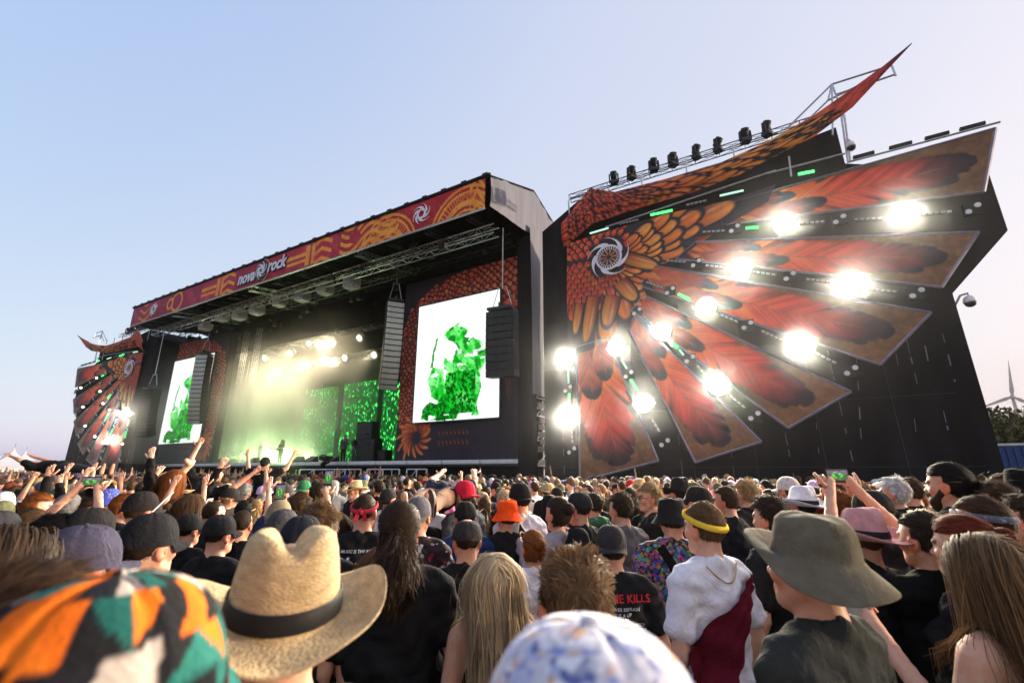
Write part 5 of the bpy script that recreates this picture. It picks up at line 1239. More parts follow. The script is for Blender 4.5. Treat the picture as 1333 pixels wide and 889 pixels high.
            bk = (p[:, 2] < -.10) & (np.abs(p[:, 1]) < .145) & (np.abs(p[:, 0]) < .2); p[bk & (p[:, 1] < 0), 1] = -.145 - .012 * np.abs(jit[bk & (p[:, 1] < 0), 1]); p[bk & (p[:, 1] >= 0), 1] = .14
            P[:, k] = p; NR[:, k] = nn
    # strands gather into locks
    G_ = max(12, N // (22 if K == 5 else 30)); gi = rg.choice(N, G_, replace=False); near_ = np.argmin(((d[:, None] - d[gi][None]) ** 2).sum(2), 1); gd = gi[near_]
    tt = np.linspace(0, 1, K)[None, :, None]; pull = (.15 + .75 * rg.random(N))[:, None, None] * (0 if kind in ('bun', 'buzz') else 1)
    P = P + (P[gd] - P) * (tt ** 1.2) * pull * (.85 if K == 5 else .75)
    shade = shade * (.8 + .4 * rg.random(N)[gd])
    wdt = (.0024 if K == 5 else .0022) if hi else (.0042 if K == 5 else .0075)
    v, fq, c = ribbons(P, wdt, shade, NR); VV.append(v); faces.append(fq + n); CC.append(c); n += len(v)
    if kind in ('bun', 'halfbun'):                                    # the coil
        M_ = 420 if hi else 110; kc = np.array([0, -.135, .185]) if kind == 'bun' else np.array([0, -.118, .150]); rr = .042 if kind == 'bun' else .026
        a0 = rg.normal(size=(M_, 3)); a0 /= np.linalg.norm(a0, axis=1)[:, None]; b0 = np.cross(a0, rg.normal(size=(M_, 3))); b0 /= np.linalg.norm(b0, axis=1)[:, None]; tt = np.linspace(0, 2.4, 7)
        Pp = kc + rr * (.8 + .35 * rg.random(M_))[:, None, None] * (a0[:, None] * np.cos(tt)[None, :, None] + b0[:, None] * np.sin(tt)[None, :, None]); NN = (Pp - kc)
        v, fq, c = ribbons(Pp, wdt * 1.3, .5 + .7 * rg.random(M_), NN); VV.append(v); faces.append(fq + n); CC.append(c); n += len(v)
        mb = MB().lathe([(.002, -rr * .8), (rr * .7, -rr * .45), (rr * .85, 0), (rr * .7, rr * .45), (.002, rr * .8)], kc, 10); V2 = np.array([tuple(p) for p in mb.v]); F2 = np.array([q for q in mb.f if len(q) == 4]); VV.append(V2); faces.append(F2 + n); CC.append(np.ones((len(V2), 3)) * .6); n += len(V2)
    me = mesh_np('hair', np.vstack(VV), np.vstack(faces), M_HAIR, True); set_color(me, np.vstack(CC)); HAIRC[key] = me; return me
def beard_mesh(hi, full):
    key = ('beard', hi, full)
    if key in HAIRC: return HAIRC[key]
    st = .008 if hi else .014; f = Field(np.arange(-.10, .10, st), np.arange(-.03, .15, st), np.arange(-.05, .14, st))
    e = .010 if full else .005
    f.ell((0, .058, .038), (.042 + e, .038 + e, .030 + e), .02)
    for s in (-1, 1): f.cone((s * .056, .006, .10), (s * .018, .066, .038), .018 + e, .022 + e, .02)
    f.cone((-.024, .088, .082), (.024, .088, .082), .006 + e * .6, .006 + e * .6, .01)
    if full: f.ell((0, .060, .005), (.036, .032, .04), .02)
    f.ell((0, .11, .064), (.020, .022, .009), .004, None, True)
    V, Q = surface_net(f.F, f.xs, f.ys, f.zs); me = mesh_np('beard', V, Q, M_HAIR, True); set_color(me, np.repeat((.6 + .6 * vnoise(V[:, 0] * 160, V[:, 2] * 160 + V[:, 1] * 90))[:, None], 3, 1)); HAIRC[key] = me; return me

# ---- headwear
HATS = {}
def dome_rings(cx, r, z0, n, m, seams=0, depth=.0025, top=0.0):
    V = []
    for k in range(m + 1):
        t = k / m * math.pi / 2
        for j in range(n):
            a = 2 * math.pi * j / n; rr = 1.0
            if seams: rr = 1 - depth / r[0] * math.exp(-((((a / (2 * math.pi) * seams) % 1) - .5) / .07) ** 2 * 1.0)
            c = math.cos(t) ** .72; V.append((cx[0] + r[0] * c * rr * math.cos(a), cx[1] + r[1] * c * rr * math.sin(a), z0 + r[2] * math.sin(t) ** 1.05 * rr))
    F = [(k * n + j, k * n + (j + 1) % n, (k + 1) * n + (j + 1) % n, (k + 1) * n + j) for k in range(m) for j in range(n)]
    return V, F
def hat_mesh(kind):
    if kind in HATS: return HATS[kind]
    V, F = [], []
    def add(v, f): n = len(V); V.extend(v); F.extend([tuple(i + n for i in q) for q in f])
    if kind in ('cap', 'flatcap'):
        add(*dome_rings((0, -.006), (.090, .111, .105 if kind == 'cap' else .085), .163, 48, 9, 6, .003))
        v, f = dome_rings((0, -.006), (.091, .112, .022), .145, 48, 1); V0 = [(p[0], p[1], .140 + (.023 if i >= 48 else 0)) for i, p in enumerate(v)]
        V0 = [(.0905 * math.cos(2 * math.pi * j / 48), -.006 + .1115 * math.sin(2 * math.pi * j / 48), .142 + .022 * k) for k in (0, 1) for j in range(48)]; add(V0, f)
        n = 17; vv = []                                                # peak
        for s, dz in ((0, 0), (1, -.004)):
            for q in range(4):
                for j in range(n):
                    a = R(90) + R(68) * (j / (n - 1) * 2 - 1); e = q / 3; ext = .072 * math.cos((j / (n - 1) * 2 - 1) * math.pi / 2 * .93) ** .6
                    x = (.089 + 0 * e) * math.cos(a) * (1 + .02 * e); y = -.006 + .110 * math.sin(a) + ext * e; vv.append((x, y, .146 - .010 * e - .028 * (x / .09) ** 2 * e + dz))
        ff = []
        for s in (0, 1):
            for q in range(3):
                for j in range(n - 1): i = s * 4 * n + q * n + j; ff.append((i, i + 1, i + n + 1, i + n) if s else (i, i + n, i + n + 1, i + 1))
        for j in range(n - 1): i = 3 * n + j; ff.append((i, 4 * n + i, 4 * n + i + 1, i + 1))
        add(vv, ff)
        mb = MB().lathe([(.009, 0), (.007, .005), (.001, .006)], (0, -.006, .266 if kind == 'cap' else .246), 8); add(mb.v, mb.f)
        mb = MB().box((0, -.1185, .150), (.055, .006, .014)); add(mb.v, mb.f)
    elif kind in ('beanie',):
        add(*dome_rings((0, -.006), (.088, .110, .112), .155, 36, 9)); mb = MB().lathe([(.089, .12), (.094, .125), (.094, .155), (.088, .16)], (0, 0, 0), 36); add([(p[0], p[1] * 1.24 - .006, p[2]) for p in mb.v], mb.f)
    else:
        n = 64
        if kind == 'bucket': prof = [(.002, .268), (.055, .267), (.074, .262), (.081, .250), (.087, .215), (.092, .175), (.095, .165), (.112, .140), (.134, .112), (.136, .110), (.134, .108), (.110, .135), (.092, .160)]; ey = 1.17
        elif kind in ('fedora', 'straw'): prof = [(.002, .290), (.035, .290), (.060, .288), (.072, .278), (.079, .255), (.086, .215), (.091, .175), (.094, .155), (.100, .148), (.125, .145), (.150, .146), (.170, .150), (.171, .147), (.150, .142), (.10, .142)]; ey = 1.18
        elif kind == 'boonie': prof = [(.002, .270), (.045, .269), (.070, .262), (.083, .245), (.090, .215), (.094, .180), (.096, .165), (.108, .155), (.122, .148), (.140, .137), (.155, .126), (.156, .123), (.140, .132), (.10, .153)]; ey = 1.16
        m = len(prof); vv = []
        for k, (r_, z) in enumerate(prof):
            for j in range(n):
                a = 2 * math.pi * j / n; x = r_ * math.cos(a); y = r_ * ey * math.sin(a); zz = z
                if kind in ('fedora', 'straw'):
                    if z > .16 and k < 8:
                        up = min(1, (z - .16) / .12); zz -= .052 * math.exp(-(x / .026) ** 2) * up * (1 if r_ < .075 else .35) * (.55 + .45 * (y + .1) / .2 if y > -.2 else 0)
                        x *= 1 - .26 * up * math.exp(-((y - .075) / .045) ** 2); zz += .012 * up * (-y / .1)
                    if k >= 8: e = (r_ - .094) / .076; zz += .046 * (x / .17) ** 2 * e - .030 * (max(0, y) / .2) ** 2 * e + (.006 * math.sin(a * 5 + 1) * e if kind == 'straw' else 0)
                if kind == 'boonie':
                    if k >= 7: e = (r_ - .096) / .06; zz += e * (.085 * max(0, math.sin(a - .1)) ** 1.5 - .030 * max(0, math.cos(a + 2.0)) + .010 * math.sin(3 * a)); 
                    else: zz += .006 * math.sin(3 * a + z * 60) * (r_ / .09); x *= 1 + .03 * math.sin(z * 90 + 2 * a)
                if kind == 'bucket': zz += .004 * math.sin(3 * a + 1) * (1 if k < 6 else 1.8); x *= 1 + .012 * math.sin(5 * a + z * 30)
                vv.append((x, y - .006, zz))
        ff = [(k * n + (j + 1) % n, k * n + j, (k + 1) * n + j, (k + 1) * n + (j + 1) % n) for k in range(m - 1) for j in range(n)]
        add(vv, ff)
    me = bpy.data.meshes.new(kind); me.from_pydata([tuple(v) for v in V], [], F); me.update()
    bm = bmesh.new(); bm.from_mesh(me); bmesh.ops.remove_doubles(bm, verts=bm.verts[:], dist=.0004); bmesh.ops.recalc_face_normals(bm, faces=bm.faces)
    if kind not in ('cap', 'flatcap'): bmesh.ops.subdivide_edges(bm, edges=bm.edges[:], cuts=1, use_grid_fill=True, smooth=0) if kind in ('straw', 'boonie') else None
    bm.to_mesh(me); bm.free()
    me.polygons.foreach_set('use_smooth', np.ones(len(me.polygons), bool)); me.materials.append(M_HAT); set_color(me, np.ones((len(me.vertices), 3))); HATS[kind] = me; return me
def band_mesh(z, tilt, h, infl, knot=False, name='headband'):
    key = ('band', z, tilt, h, infl, knot)
    if key in HATS: return HATS[key]
    n = 40; V = []
    for dz, e in ((-h, 0), (-h * .5, .004), (h * .5, .004), (h, 0)):
        for j in range(n):
            a = 2 * math.pi * j / n; zz = z + dz; q = max(.2, 1 - ((zz - EC[2]) / ER[2]) ** 2) ** .5; y = (ER[1] * q + infl + e) * math.sin(a)
            V.append(((ER[0] * q + infl + e) * math.cos(a), EC[1] + y, zz + tilt * y))
    F = [(k * n + j, k * n + (j + 1) % n, (k + 1) * n + (j + 1) % n, (k + 1) * n + j) for k in range(3) for j in range(n)]
    mb = MB(); mb.add(V, F)
    if knot:
        mb.lathe([(.004, -.018), (.016, -.01), (.016, .01), (.004, .018)], (0, -.118, z - tilt * .11), 8)
        for s in (-1, 1): mb.add([(s * .004, -.120, z), (s * .03, -.128, z - .03), (s * .045, -.128, z - .085), (s * .018, -.126, z - .09), (s * .002, -.116, z - .02)], [(0, 1, 2, 3, 4)])
    me = mb.mesh(name, M_HAT, True); set_color(me, np.ones((len(me.vertices), 3))); HATS[key] = me; return me
def glasses_mesh(dark=True):
    if 'glasses' in HATS: return HATS['glasses']
    m = MB()
    for s in (-1, 1):
        m.lathe([(.020, 0), (.021, .003), (.001, .004)], (s * .033, .099, .131), 12, Matrix.Rotation(R(-90), 4, 'X')); m.bar((s * .053, .095, .135), (s * .082, -.005, .130), .003, 5)
    m.bar((-.014, .104, .134), (.014, .104, .134), .003, 5); HATS['glasses'] = m.mesh('sunglasses', mat('sunglass_black', (.01, .01, .012), .08, .0, spec=.6)); return HATS['glasses']

SKINS = [(.56, .33, .23), (.50, .28, .19), (.60, .37, .27), (.46, .26, .175), (.54, .30, .215)]
HC = {'black': (.012, .010, .009), 'dark brown': (.040, .024, .015), 'brown': (.07, .038, .02), 'light brown': (.14, .08, .04), 'blond': (.36, .235, .11), 'pale blond': (.50, .38, .24), 'ginger': (.26, .085, .022), 'red': (.17, .03, .015), 'grey': (.30, .29, .28), 'white': (.6, .58, .58)}
ALLP = []
def person(x, y, z, rotz, s, sex='m', yaw=0, pitch=0, pose='down', skin=0, hair=('short', 'brown'), hat=None, top=('tee', (.015, .015, .016)), label='', group=None, hi=True, heavy=0.0, beard=None, legs='stand', trousers=(.02, .022, .03), shades=False, seed=0, extra=None, rot=None, name='person'):
    root = empty(name, (x, y, z), label, 'person', group, rotz); root.scale = (s, s, s)
    if rot: root.rotation_euler = rot
    def ch(nm, me, color, head=False):
        o = link(nm, me, root); o.color = (*color, 1)
        if head: o.location = NECK; o.rotation_euler = (R(pitch), 0, R(yaw))
        return o
    ch('body', body_mesh(sex, yaw, pitch, pose, legs, hi, heavy), SKINS[skin % len(SKINS)])
    sh = None
    if top: sh = ch('hoodie' if top[0] == 'hoodie' else 'shirt', shirt_mesh(sex, pose, top[0], hi, heavy, top[1] if not isinstance(top[1], tuple) else None), top[1] if isinstance(top[1], tuple) else (1, 1, 1))
    if trousers: ch('trousers', trousers_mesh(sex, legs), trousers)
    if hair: ch('hair', hair_mesh(hair[0], hi, seed if hi else 0, bool(hat) and hat[0] != 'band'), HC[hair[1]], True)
    if beard: ch('beard', beard_mesh(hi, beard[0] == 'full'), HC[beard[1]], True)
    if hat:
        kind, col = hat[0], hat[1]; back = hat[2] if len(hat) > 2 else 0; tilt = hat[3] if len(hat) > 3 else 0
        nm = {'cap': 'cap', 'flatcap': 'cap', 'bucket': 'bucket_hat', 'fedora': 'fedora', 'straw': 'straw_hat', 'boonie': 'brimmed_hat', 'beanie': 'beanie', 'band': 'headband'}[kind]
        me = hat_mesh(kind) if kind != 'band' else band_mesh(.175, .12 if not tilt else tilt, .014, .014, back)
        if not isinstance(col, tuple): me = me.copy(); me.materials.clear(); me.materials.append(col)
        o = ch(nm, me, col if isinstance(col, tuple) else (1, 1, 1), True)
        if kind != 'band':
            o.rotation_euler = (R(pitch) + (tilt if not back else -tilt), 0, R(yaw) + (math.pi if back else 0))
            if back: o.location = NECK + Vector((0, -.008, 0))
        if kind in ('fedora', 'straw') and len(hat) > 4:
            m = MB(); n = 40; V = []
            for zz, rr in ((.157, .0965), (.160, .0970), (.185, .0945), (.188, .0925)):
                for j in range(n): a = 2 * math.pi * j / n; V.append((rr * math.cos(a), rr * 1.18 * math.sin(a) - .006, zz))
            m.add(V, [(k * n + j, k * n + (j + 1) % n, (k + 1) * n + (j + 1) % n, (k + 1) * n + j) for k in range(3) for j in range(n)])
            b = m.build('hat_band', M_BLACK, o, True)
    if shades: ch('sunglasses', glasses_mesh(), (1, 1, 1), True)
    if extra: extra(root, sh)
    ALLP.append((x, y, s)); return root

# ------------------------------------------------------------------ the crowd
BLK = (.0085, .008, .0085)
def print_mat(name, cols, scale, base, thr=.0, soft=.06, warp=.06):
    m = bpy.data.materials.new(name); m.use_nodes = True; t = m.node_tree; b = t.nodes['Principled BSDF']; L = t.links.new; b.inputs['Roughness'].default_value = .8; b.inputs['Specular IOR Level'].default_value = .2
    tc = t.nodes.new('ShaderNodeTexCoord'); nz = t.nodes.new('ShaderNodeTexNoise'); nz.inputs['Scale'].default_value = scale * .35; vm = t.nodes.new('ShaderNodeVectorMath'); vm.operation = 'MULTIPLY_ADD'; vm.inputs[1].default_value = (warp, warp, warp)
    L(tc.outputs['Object'], nz.inputs['Vector']); L(nz.outputs['Color'], vm.inputs[0]); L(tc.outputs['Object'], vm.inputs[2])
    vo = t.nodes.new('ShaderNodeTexVoronoi'); vo.inputs['Scale'].default_value = scale; L(vm.outputs[0], vo.inputs['Vector'])
    sp = t.nodes.new('ShaderNodeSeparateColor'); L(vo.outputs['Color'], sp.inputs[0]); cr = t.nodes.new('ShaderNodeValToRGB'); cr.color_ramp.interpolation = 'CONSTANT'
    for i, c in enumerate(cols):
        e = cr.color_ramp.elements[0] if i == 0 else cr.color_ramp.elements.new(i / len(cols)) if i < len(cols) else None
        e.color = (*c, 1)
    cr.color_ramp.elements[-1].color = (*cols[-1], 1) if len(cr.color_ramp.elements) > len(cols) else cr.color_ramp.elements[-1].color
    L(sp.outputs[0], cr.inputs[0]); mx = t.nodes.new('ShaderNodeMix'); mx.data_type = 'RGBA'; mr = t.nodes.new('ShaderNodeMapRange'); mr.inputs[1].default_value = thr; mr.inputs[2].default_value = thr + soft
    L(vo.outputs['Distance'], mr.inputs[0]); L(mr.outputs[0], mx.inputs[0]); L(cr.outputs[0], mx.inputs[6]); mx.inputs[7].default_value = (*base, 1); L(mx.outputs[2], b.inputs['Base Color'])
    return m
M_FLORAL = print_mat('multicolour_print', [(.25, .03, .12), (.03, .14, .10), (.04, .05, .25), (.25, .20, .05), (.10, .25, .22), (.30, .08, .25), (.02, .05, .03)], 46, (.012, .012, .018), .62)
M_REDLEAF = print_mat('dark_leaf_print', [(.30, .26, .28), (.22, .02, .04), (.03, .02, .03), (.35, .30, .32), (.20, .03, .05)], 26, (.022, .012, .016), .30)
M_BLUEBAND = print_mat('blue_paisley_print', [(.03, .05, .30), (.35, .38, .5), (.04, .07, .38), (.3, .28, .12), (.03, .05, .3)], 70, (.04, .06, .34), .34)
M_ROSEHAT = print_mat('rose_print', [(.5, .10, .12), (.55, .5, .45), (.16, .28, .12), (.6, .55, .5), (.5, .2, .2)], 45, (.55, .5, .46), .34)
M_WHITEFLOWER = print_mat('blue_orange_flower_print', [(.22, .26, .50), (.62, .60, .68), (.55, .27, .12), (.10, .12, .30), (.68, .66, .72), (.32, .36, .58)], 62, (.50, .48, .54), .32, .38, .14)
M_PAISLEY = print_mat('grey_paisley_print', [(.10, .11, .14), (.3, .31, .34), (.08, .09, .12), (.2, .21, .24)], 75, (.09, .10, .13), .35)
def triangle_hat():
    me = hat_mesh('cap').copy(); me.materials.clear()
    m = mat('triangle_print', 'attr', .9, spec=.04, var=.12, scale=30, bump=.2, bscale=160); me.materials.append(m)
    bm = bmesh.new(); bm.from_mesh(me); bmesh.ops.subdivide_edges(bm, edges=bm.edges[:], cuts=2, use_grid_fill=True); bm.to_mesh(me); bm.free()
    V = np.array([v.co for v in me.vertices]); me.polygons.foreach_set('use_smooth', np.ones(len(me.polygons), bool))
    u = (np.arctan2(V[:, 1], V[:, 0]) / (2 * math.pi) + .5) * 15; v = (V[:, 2] - .13) / .15 * 4.6
    u = u + .5 * np.floor(v); iu, iv = np.floor(u), np.floor(v); fu, fv = u - iu, v - iv
    t = np.where(hash2(iu, iv + 3) > .5, fu > fv, fu > 1 - fv); k = (hash2(iu * 2 + t, iv * 3 + 1) * 9).astype(int)
    pal = np.array([(.80, .16, .015), (.015, .015, .017), (.02, .12, .105), (.52, .45, .40), (.018, .018, .02), (.85, .19, .018), (.025, .16, .135), (.02, .02, .024), (.015, .015, .017)]); C = pal[np.clip(k, 0, 8)] * .8
    for nm in [a.name for a in me.color_attributes]: me.color_attributes.remove(me.color_attributes[nm])
    set_color(me, C); return me

def lettering(root, shirt, lines, color, side='back', name='lettering'):
    """flat print laid on the cloth: every glyph vertex is dropped on to the shirt surface"""
    me0 = shirt.data; bv = BVHTree.FromPolygons([v.co for v in me0.vertices], [tuple(p.vertices) for p in me0.polygons])
    m = mat('print_%s_%s' % (name, '%02d%02d%02d' % tuple(int(c * 99) for c in color)), color, .7, var=.25, scale=60); out = []
    V = []; F = []
    for (txt, x, z, size, shear, off) in lines:
        tm = text_mesh(txt, size, shear, off, 0); bm = bmesh.new(); bm.from_mesh(tm); bmesh.ops.triangulate(bm, faces=bm.faces)
        long_ = [e for e in bm.edges if e.calc_length() > .018]
        if long_: bmesh.ops.subdivide_edges(bm, edges=long_, cuts=2)
        bmesh.ops.triangulate(bm, faces=bm.faces); n = len(V)
        for v in bm.verts:
            px_, pz = (v.co.x + x), v.co.y + z; s = -1 if side == 'back' else 1
            o = Vector((px_ if side == 'back' else -px_, s * .6, pz)); hit = bv.ray_cast(o, Vector((0, -s, 0)))
            V.append((o.x, (hit[0].y if hit[0] else s * .14) + s * .0035, pz))
        bm.verts.index_update(); F += [tuple(n + v.index for v in f.verts) for f in bm.faces]; bm.free()
    me = bpy.data.meshes.new(name); me.from_pydata(V, [], F); me.update(); me.materials.append(m)
    o = link(name, me, shirt); return o
def strap(root, shirt, a, b, color, wd=.03, name='strap'):
    me0 = shirt.data; bv = BVHTree.FromPolygons([v.co for v in me0.vertices], [tuple(p.vertices) for p in me0.polygons]); n = 22; V = []
    a = Vector(a); b = Vector(b); d = (b - a).normalized(); lat = Vector((-d.z, 0, d.x))
    for k in range(n):
        p = a.lerp(b, k / (n - 1))
        for s in (-1, -.3, .3, 1):
            q = p + lat * wd * s; h = bv.ray_cast(Vector((q.x, -.6, q.z)), Vector((0, 1, 0))); V.append((q.x, (h[0].y if h[0] else -.1) - (.008 if abs(s) < 1 else .001), q.z))
    o = link(name, mesh_np(name, V, grid_faces(n, 4), M_CLOTH, True), shirt); o.color = (*color, 1); return o
def t_kills(root, sh):
    lettering(root, sh, [('ICE NINE KILLS', .0, 1.385, .058, 0, .0012)], (.55, .02, .03))
    rows = ['1. SHOWER REFRAIN', '2. IT IS A UP', '3. RULES', '4. CURSE OF THE BURIED', '5. A WALK IN THE WOODS', '6. OF THE NIGHT', '7. OF THE CURSE', '8. THE HORROR', '9. OF THE BEST']
    lettering(root, sh, [(r_, .015, 1.335 - .027 * i, .024, .1, .0004) for i, r_ in enumerate(rows)], (.6, .6, .6), name='track_list')
def t_blut(root, sh):
    lettering(root, sh, [('Blutun', .0, 1.315, .13, .28, .002)], (.7, .7, .7)); lettering(root, sh, [('MUSIC IS THE REASON', .02, 1.40, .026, .1, .0004)], (.6, .6, .6), name='small_print')
def t_rose(root, sh):
    m = [('■', .09, 1.33, .09, 0, 0)]
    lettering(root, sh, [('[+]', .085, 1.345, .075, 0, .003), ('=', .085, 1.30, .06, 0, .003)], (.42, .015, .03), name='emblem')
def t_arch(root, sh): lettering(root, sh, [('ROT', .02, 1.36, .07, 0, .001)], (.40, .02, .03))
def t_white(root, sh): lettering(root, sh, [('- live -', .02, 1.24, .06, .2, .001), ('Novum', .0, 1.17, .06, .2, .001)], (.10, .10, .14))
def t_capword(root, sh): pass
def x_strap_b(root, sh): strap(root, sh, (-.10, 0, 1.47), (.14, 0, 1.05), BLK)
def x_strap_w(root, sh): strap(root, sh, (.06, 0, 1.47), (-.10, 0, 1.05), (.5, .48, .5), .012)
def x_toga(root, sh):
    # dark red cloth from the right shoulder down to the left hip, and a gold chain at the neck
    me0 = sh.data; bv = BVHTree.FromPolygons([v.co for v in me0.vertices], [tuple(p.vertices) for p in me0.polygons]); n = 30; V = []; m_ = 9
    for k in range(n):
        t = k / (n - 1); c = Vector((.17 - .40 * t, 0, 1.40 - .40 * t))
        for j in range(m_):
            q = c + Vector((.02, 0, -.15)) * (j / (m_ - 1) * 2 - 1) * (.25 + .75 * min(1, t * 1.5)); h = bv.ray_cast(Vector((max(-.19, min(.19, q.x)), -.6, q.z)), Vector((0, 1, 0)))
            V.append((q.x, (h[0].y if h[0] else -.06) - .022 - .007 * math.sin(j * 2.2 + t * 3), q.z))
    o = link('sash', mesh_np('sash', V, grid_faces(n, m_), M_CLOTH, True), root); o.color = (.11, .010, .022, 1)
    me = MB(); pts = [(-.10 + .20 * k / 20, -.088 - .035 * math.sin(math.pi * k / 20), 1.485 - .075 * math.sin(math.pi * k / 20)) for k in range(21)]
    for a, b in zip(pts[:-1], pts[1:]):
        me.bar(a, b, .0035, 5)
    me.build('chain', mat('gold_chain', (.6, .38, .10), .3, .8), root)
def x_pen(root, sh): MB().bar((.085, .0, 1.63), (.125, .10, 1.76), .005, 6).build('pen', M_WHITEPAINT, root)
def x_stripes(root, sh):
    for dx in (-.012, 0, .012): 
        MB().tube([(.195 + dx, -.075, 1.42), (.25 + dx, .04, 1.38), (.30 + dx * .5, .14, 1.385), (.285, .22, 1.455)], .005, 5).build('sleeve_stripe', M_WHITEPAINT, root)
def x_earrings(root, sh): pass

STAGE_C = (-24.0, 24.0)
H = []
OCC = []
def place(px_, ty, D, label, sex='m', dyaw=0, dz=0.0, maxs=1.14, mins=.88, **kw):
    p = at_d(px_, ty, D); hat = kw.get('hat'); loc = 1.752
    if hat: loc = {'cap': 1.768, 'flatcap': 1.75, 'bucket': 1.768, 'fedora': 1.775, 'straw': 1.775, 'boonie': 1.78, 'beanie': 1.768, 'band': 1.752}[hat[0]]
    elif kw.get('hair'): loc += {'messy': .03, 'curly': .03, 'long': .014, 'wavy': .014}.get(kw['hair'][0], .012)
    s = p[2] / loc; z = 0
    if s > maxs: z = p[2] - maxs * loc; s = maxs
    if s < mins: z = p[2] - mins * loc; s = mins
    rz = math.atan2(-(STAGE_C[0] - p[0]), STAGE_C[1] - p[1]) + R(dyaw)
    kw.setdefault('hi', D < 6.5); r_ = person(p[0], p[1], z, rz, s, sex, label=label, **kw); OCC.append((px_, ty, D, p[0], p[1])); return r_
g_near = 'festival goers in the nearest rows'
G = dict(group=g_near)
# nearest heads, blurred by the lens
o = place(168, 742, 0.62, 'person wearing a cap printed with orange, teal and white triangles, nearest the camera', hair=('short', 'dark brown'), hat=('cap', (1, 1, 1)), dyaw=-8, **G)
for c in o.children:
    if c.name.startswith('cap'): c.data = triangle_hat(); c.scale = (1.06, 1.06, 1.0)
place(48, 732, 0.8, 'person with tousled brown hair behind the triangle-print cap at the left', hair=('crop', 'brown'), top=('tee', (.05, .04, .03)), **G)
M_STRAW = mat('woven_straw', (.54, .39, .21), .8, var=.22, scale=30, bump=.7, bscale=150, stretch=(1, 1, 3))
place(380, 690, 1.10, 'person in a wide straw cowboy hat with black band', hair=('short', 'brown'), hat=('straw', M_STRAW, 0, .16, 1), dyaw=14, **G)
place(757, 800, 0.46, 'person in a white hat printed with blue and orange flowers', hair=('short', 'brown'), hat=('cap', M_WHITEFLOWER), top=('tee', (.5, .5, .55)), **G)
place(1036, 662, 1.72, 'person in a wide olive brimmed hat and dark shirt', hair=('short', 'brown'), hat=('boonie', (.115, .10, .072), 0, .10), top=('tee', (.03, .032, .03)), skin=1, dyaw=14, **G)
place(521, 655, 2.4, 'person with dark half-tied hair in a plain black tee', hair=('halfbun', 'dark brown'), beard=('short', 'dark brown'), heavy=.35, **G)
place(642, 717, 2.3, 'person with long pale blond hair down the back', 'f', hair=('long', 'pale blond'), top=('tank', BLK), skin=2, seed=1, **G)
place(741, 711, 1.28, 'person with thick brown hair right behind the flowered hat', hair=('crop', 'light brown'), top=('tee', (.02, .02, .022)), seed=2, skin=1, **G)
place(660, 651, 4.2, 'person in a bright orange bucket hat and black tee', hair=('short', 'brown'), hat=('bucket', (.85, .075, .01)), heavy=.3, **G)
place(693, 690, 3.4, 'person with ginger hair in a bun and white tee', 'f', hair=('bun', 'ginger'), top=('tee', (.7, .7, .74)), extra=t_white, seed=3, **G)
place(794, 682, 2.94, 'person in a backwards dark cap and black tee with red and white lettering', hair=('short', 'dark brown'), hat=('cap', (.035, .032, .034), 1), extra=t_kills, heavy=.2, dyaw=-22, **G)
place(752, 686, 3.85, 'person in a black slouching beanie left of the lettered black tee', hair=('short', 'black'), hat=('beanie', (.012, .012, .014)), top=('hoodie', BLK), **G)
place(872, 648, 3.6, 'person in a black bucket hat and multicoloured print shirt', hair=('short', 'dark brown'), hat=('bucket', (.014, .013, .014)), top=('tee', M_FLORAL), extra=x_strap_b, beard=('full', 'dark brown'), dyaw=-28, heavy=.4, **G)
place(843, 626, 4.91, 'person with wavy blond fringe and white sunglasses in a black tee', hair=('messy', 'blond'), shades=True, dyaw=62, seed=4, **G)
place(912, 655, 2.75, 'person with yellow headband, white tee and dark red sash', hair=('short', 'light brown'), hat=('band', (.75, .50, .05), False, .32), top=('tee', (.68, .67, .74)), extra=x_toga, dyaw=8, skin=2, **G)
place(1112, 663, 3.1, 'person in a pink fedora and black tee with small red emblem', hair=('buzz', 'brown'), hat=('fedora', (.50, .25, .25), 0, .05, 1), extra=t_rose, skin=3, **G)
o_girl = place(1268, 690, 2.35, 'person with long light brown hair and bare shoulders at the lower right', 'f', hair=('long', 'light brown'), top=('tank', BLK), dyaw=2, seed=5, skin=2, pose='cup', **G)
place(1196, 664, 4.14, 'person with short pale blond hair in profile beside the raised arms', 'f', hair=('bob', 'pale blond'), dyaw=18, skin=2, **G)
place(1240, 671, 2.94, 'person with dark red hair behind the long-haired person', 'f', hair=('bun', 'red'), dyaw=10, skin=2, **G)
place(1268, 647, 3.25, 'person in a grey paisley headband and white tee', hair=('short', 'brown'), hat=('band', M_PAISLEY, False, .1), top=('tee', (.62, .6, .66)), skin=1, heavy=.4, **G)
place(1224, 604, 4.6, 'tall bearded person with tied dark hair and sunglasses pushed up', hair=('pony', 'black'), beard=('full', 'dark brown'), dyaw=12, skin=1, **G)
place(1290, 627, 4.53, 'person with cropped brown hair in a black jacket with white stripe', hair=('crop', 'brown'), top=('long', BLK), **G)
place(1304, 616, 5.31, 'person with thick brown hair at the right edge under the turbine', hair=('crop', 'brown'), seed=2, dyaw=20, **G)
place(1327, 640, 4.06, 'person with dark hair cut off by the right picture edge', hair=('messy', 'dark brown'), top=('hoodie', BLK), **G)
o_ph2 = place(1192, 664, 3.1, 'person holding a phone up with both arms, wearing a wristwatch', hair=('short', 'dark brown'), pose='phones', top=('tee', BLK), dyaw=-6, **G)
place(1158, 619, 5.78, 'person with white hair between the raised arms', 'f', hair=('messy', 'white'), dyaw=10, **G)
place(1180, 622, 6.4, 'person with flat brown hair left of the bearded person', hair=('crop', 'brown'), **G)
place(1085, 637, 4.69, 'person with curly ginger hair above the pink fedora', 'f', hair=('curly', 'ginger'), top=('tee', (.6, .58, .6)), **G)
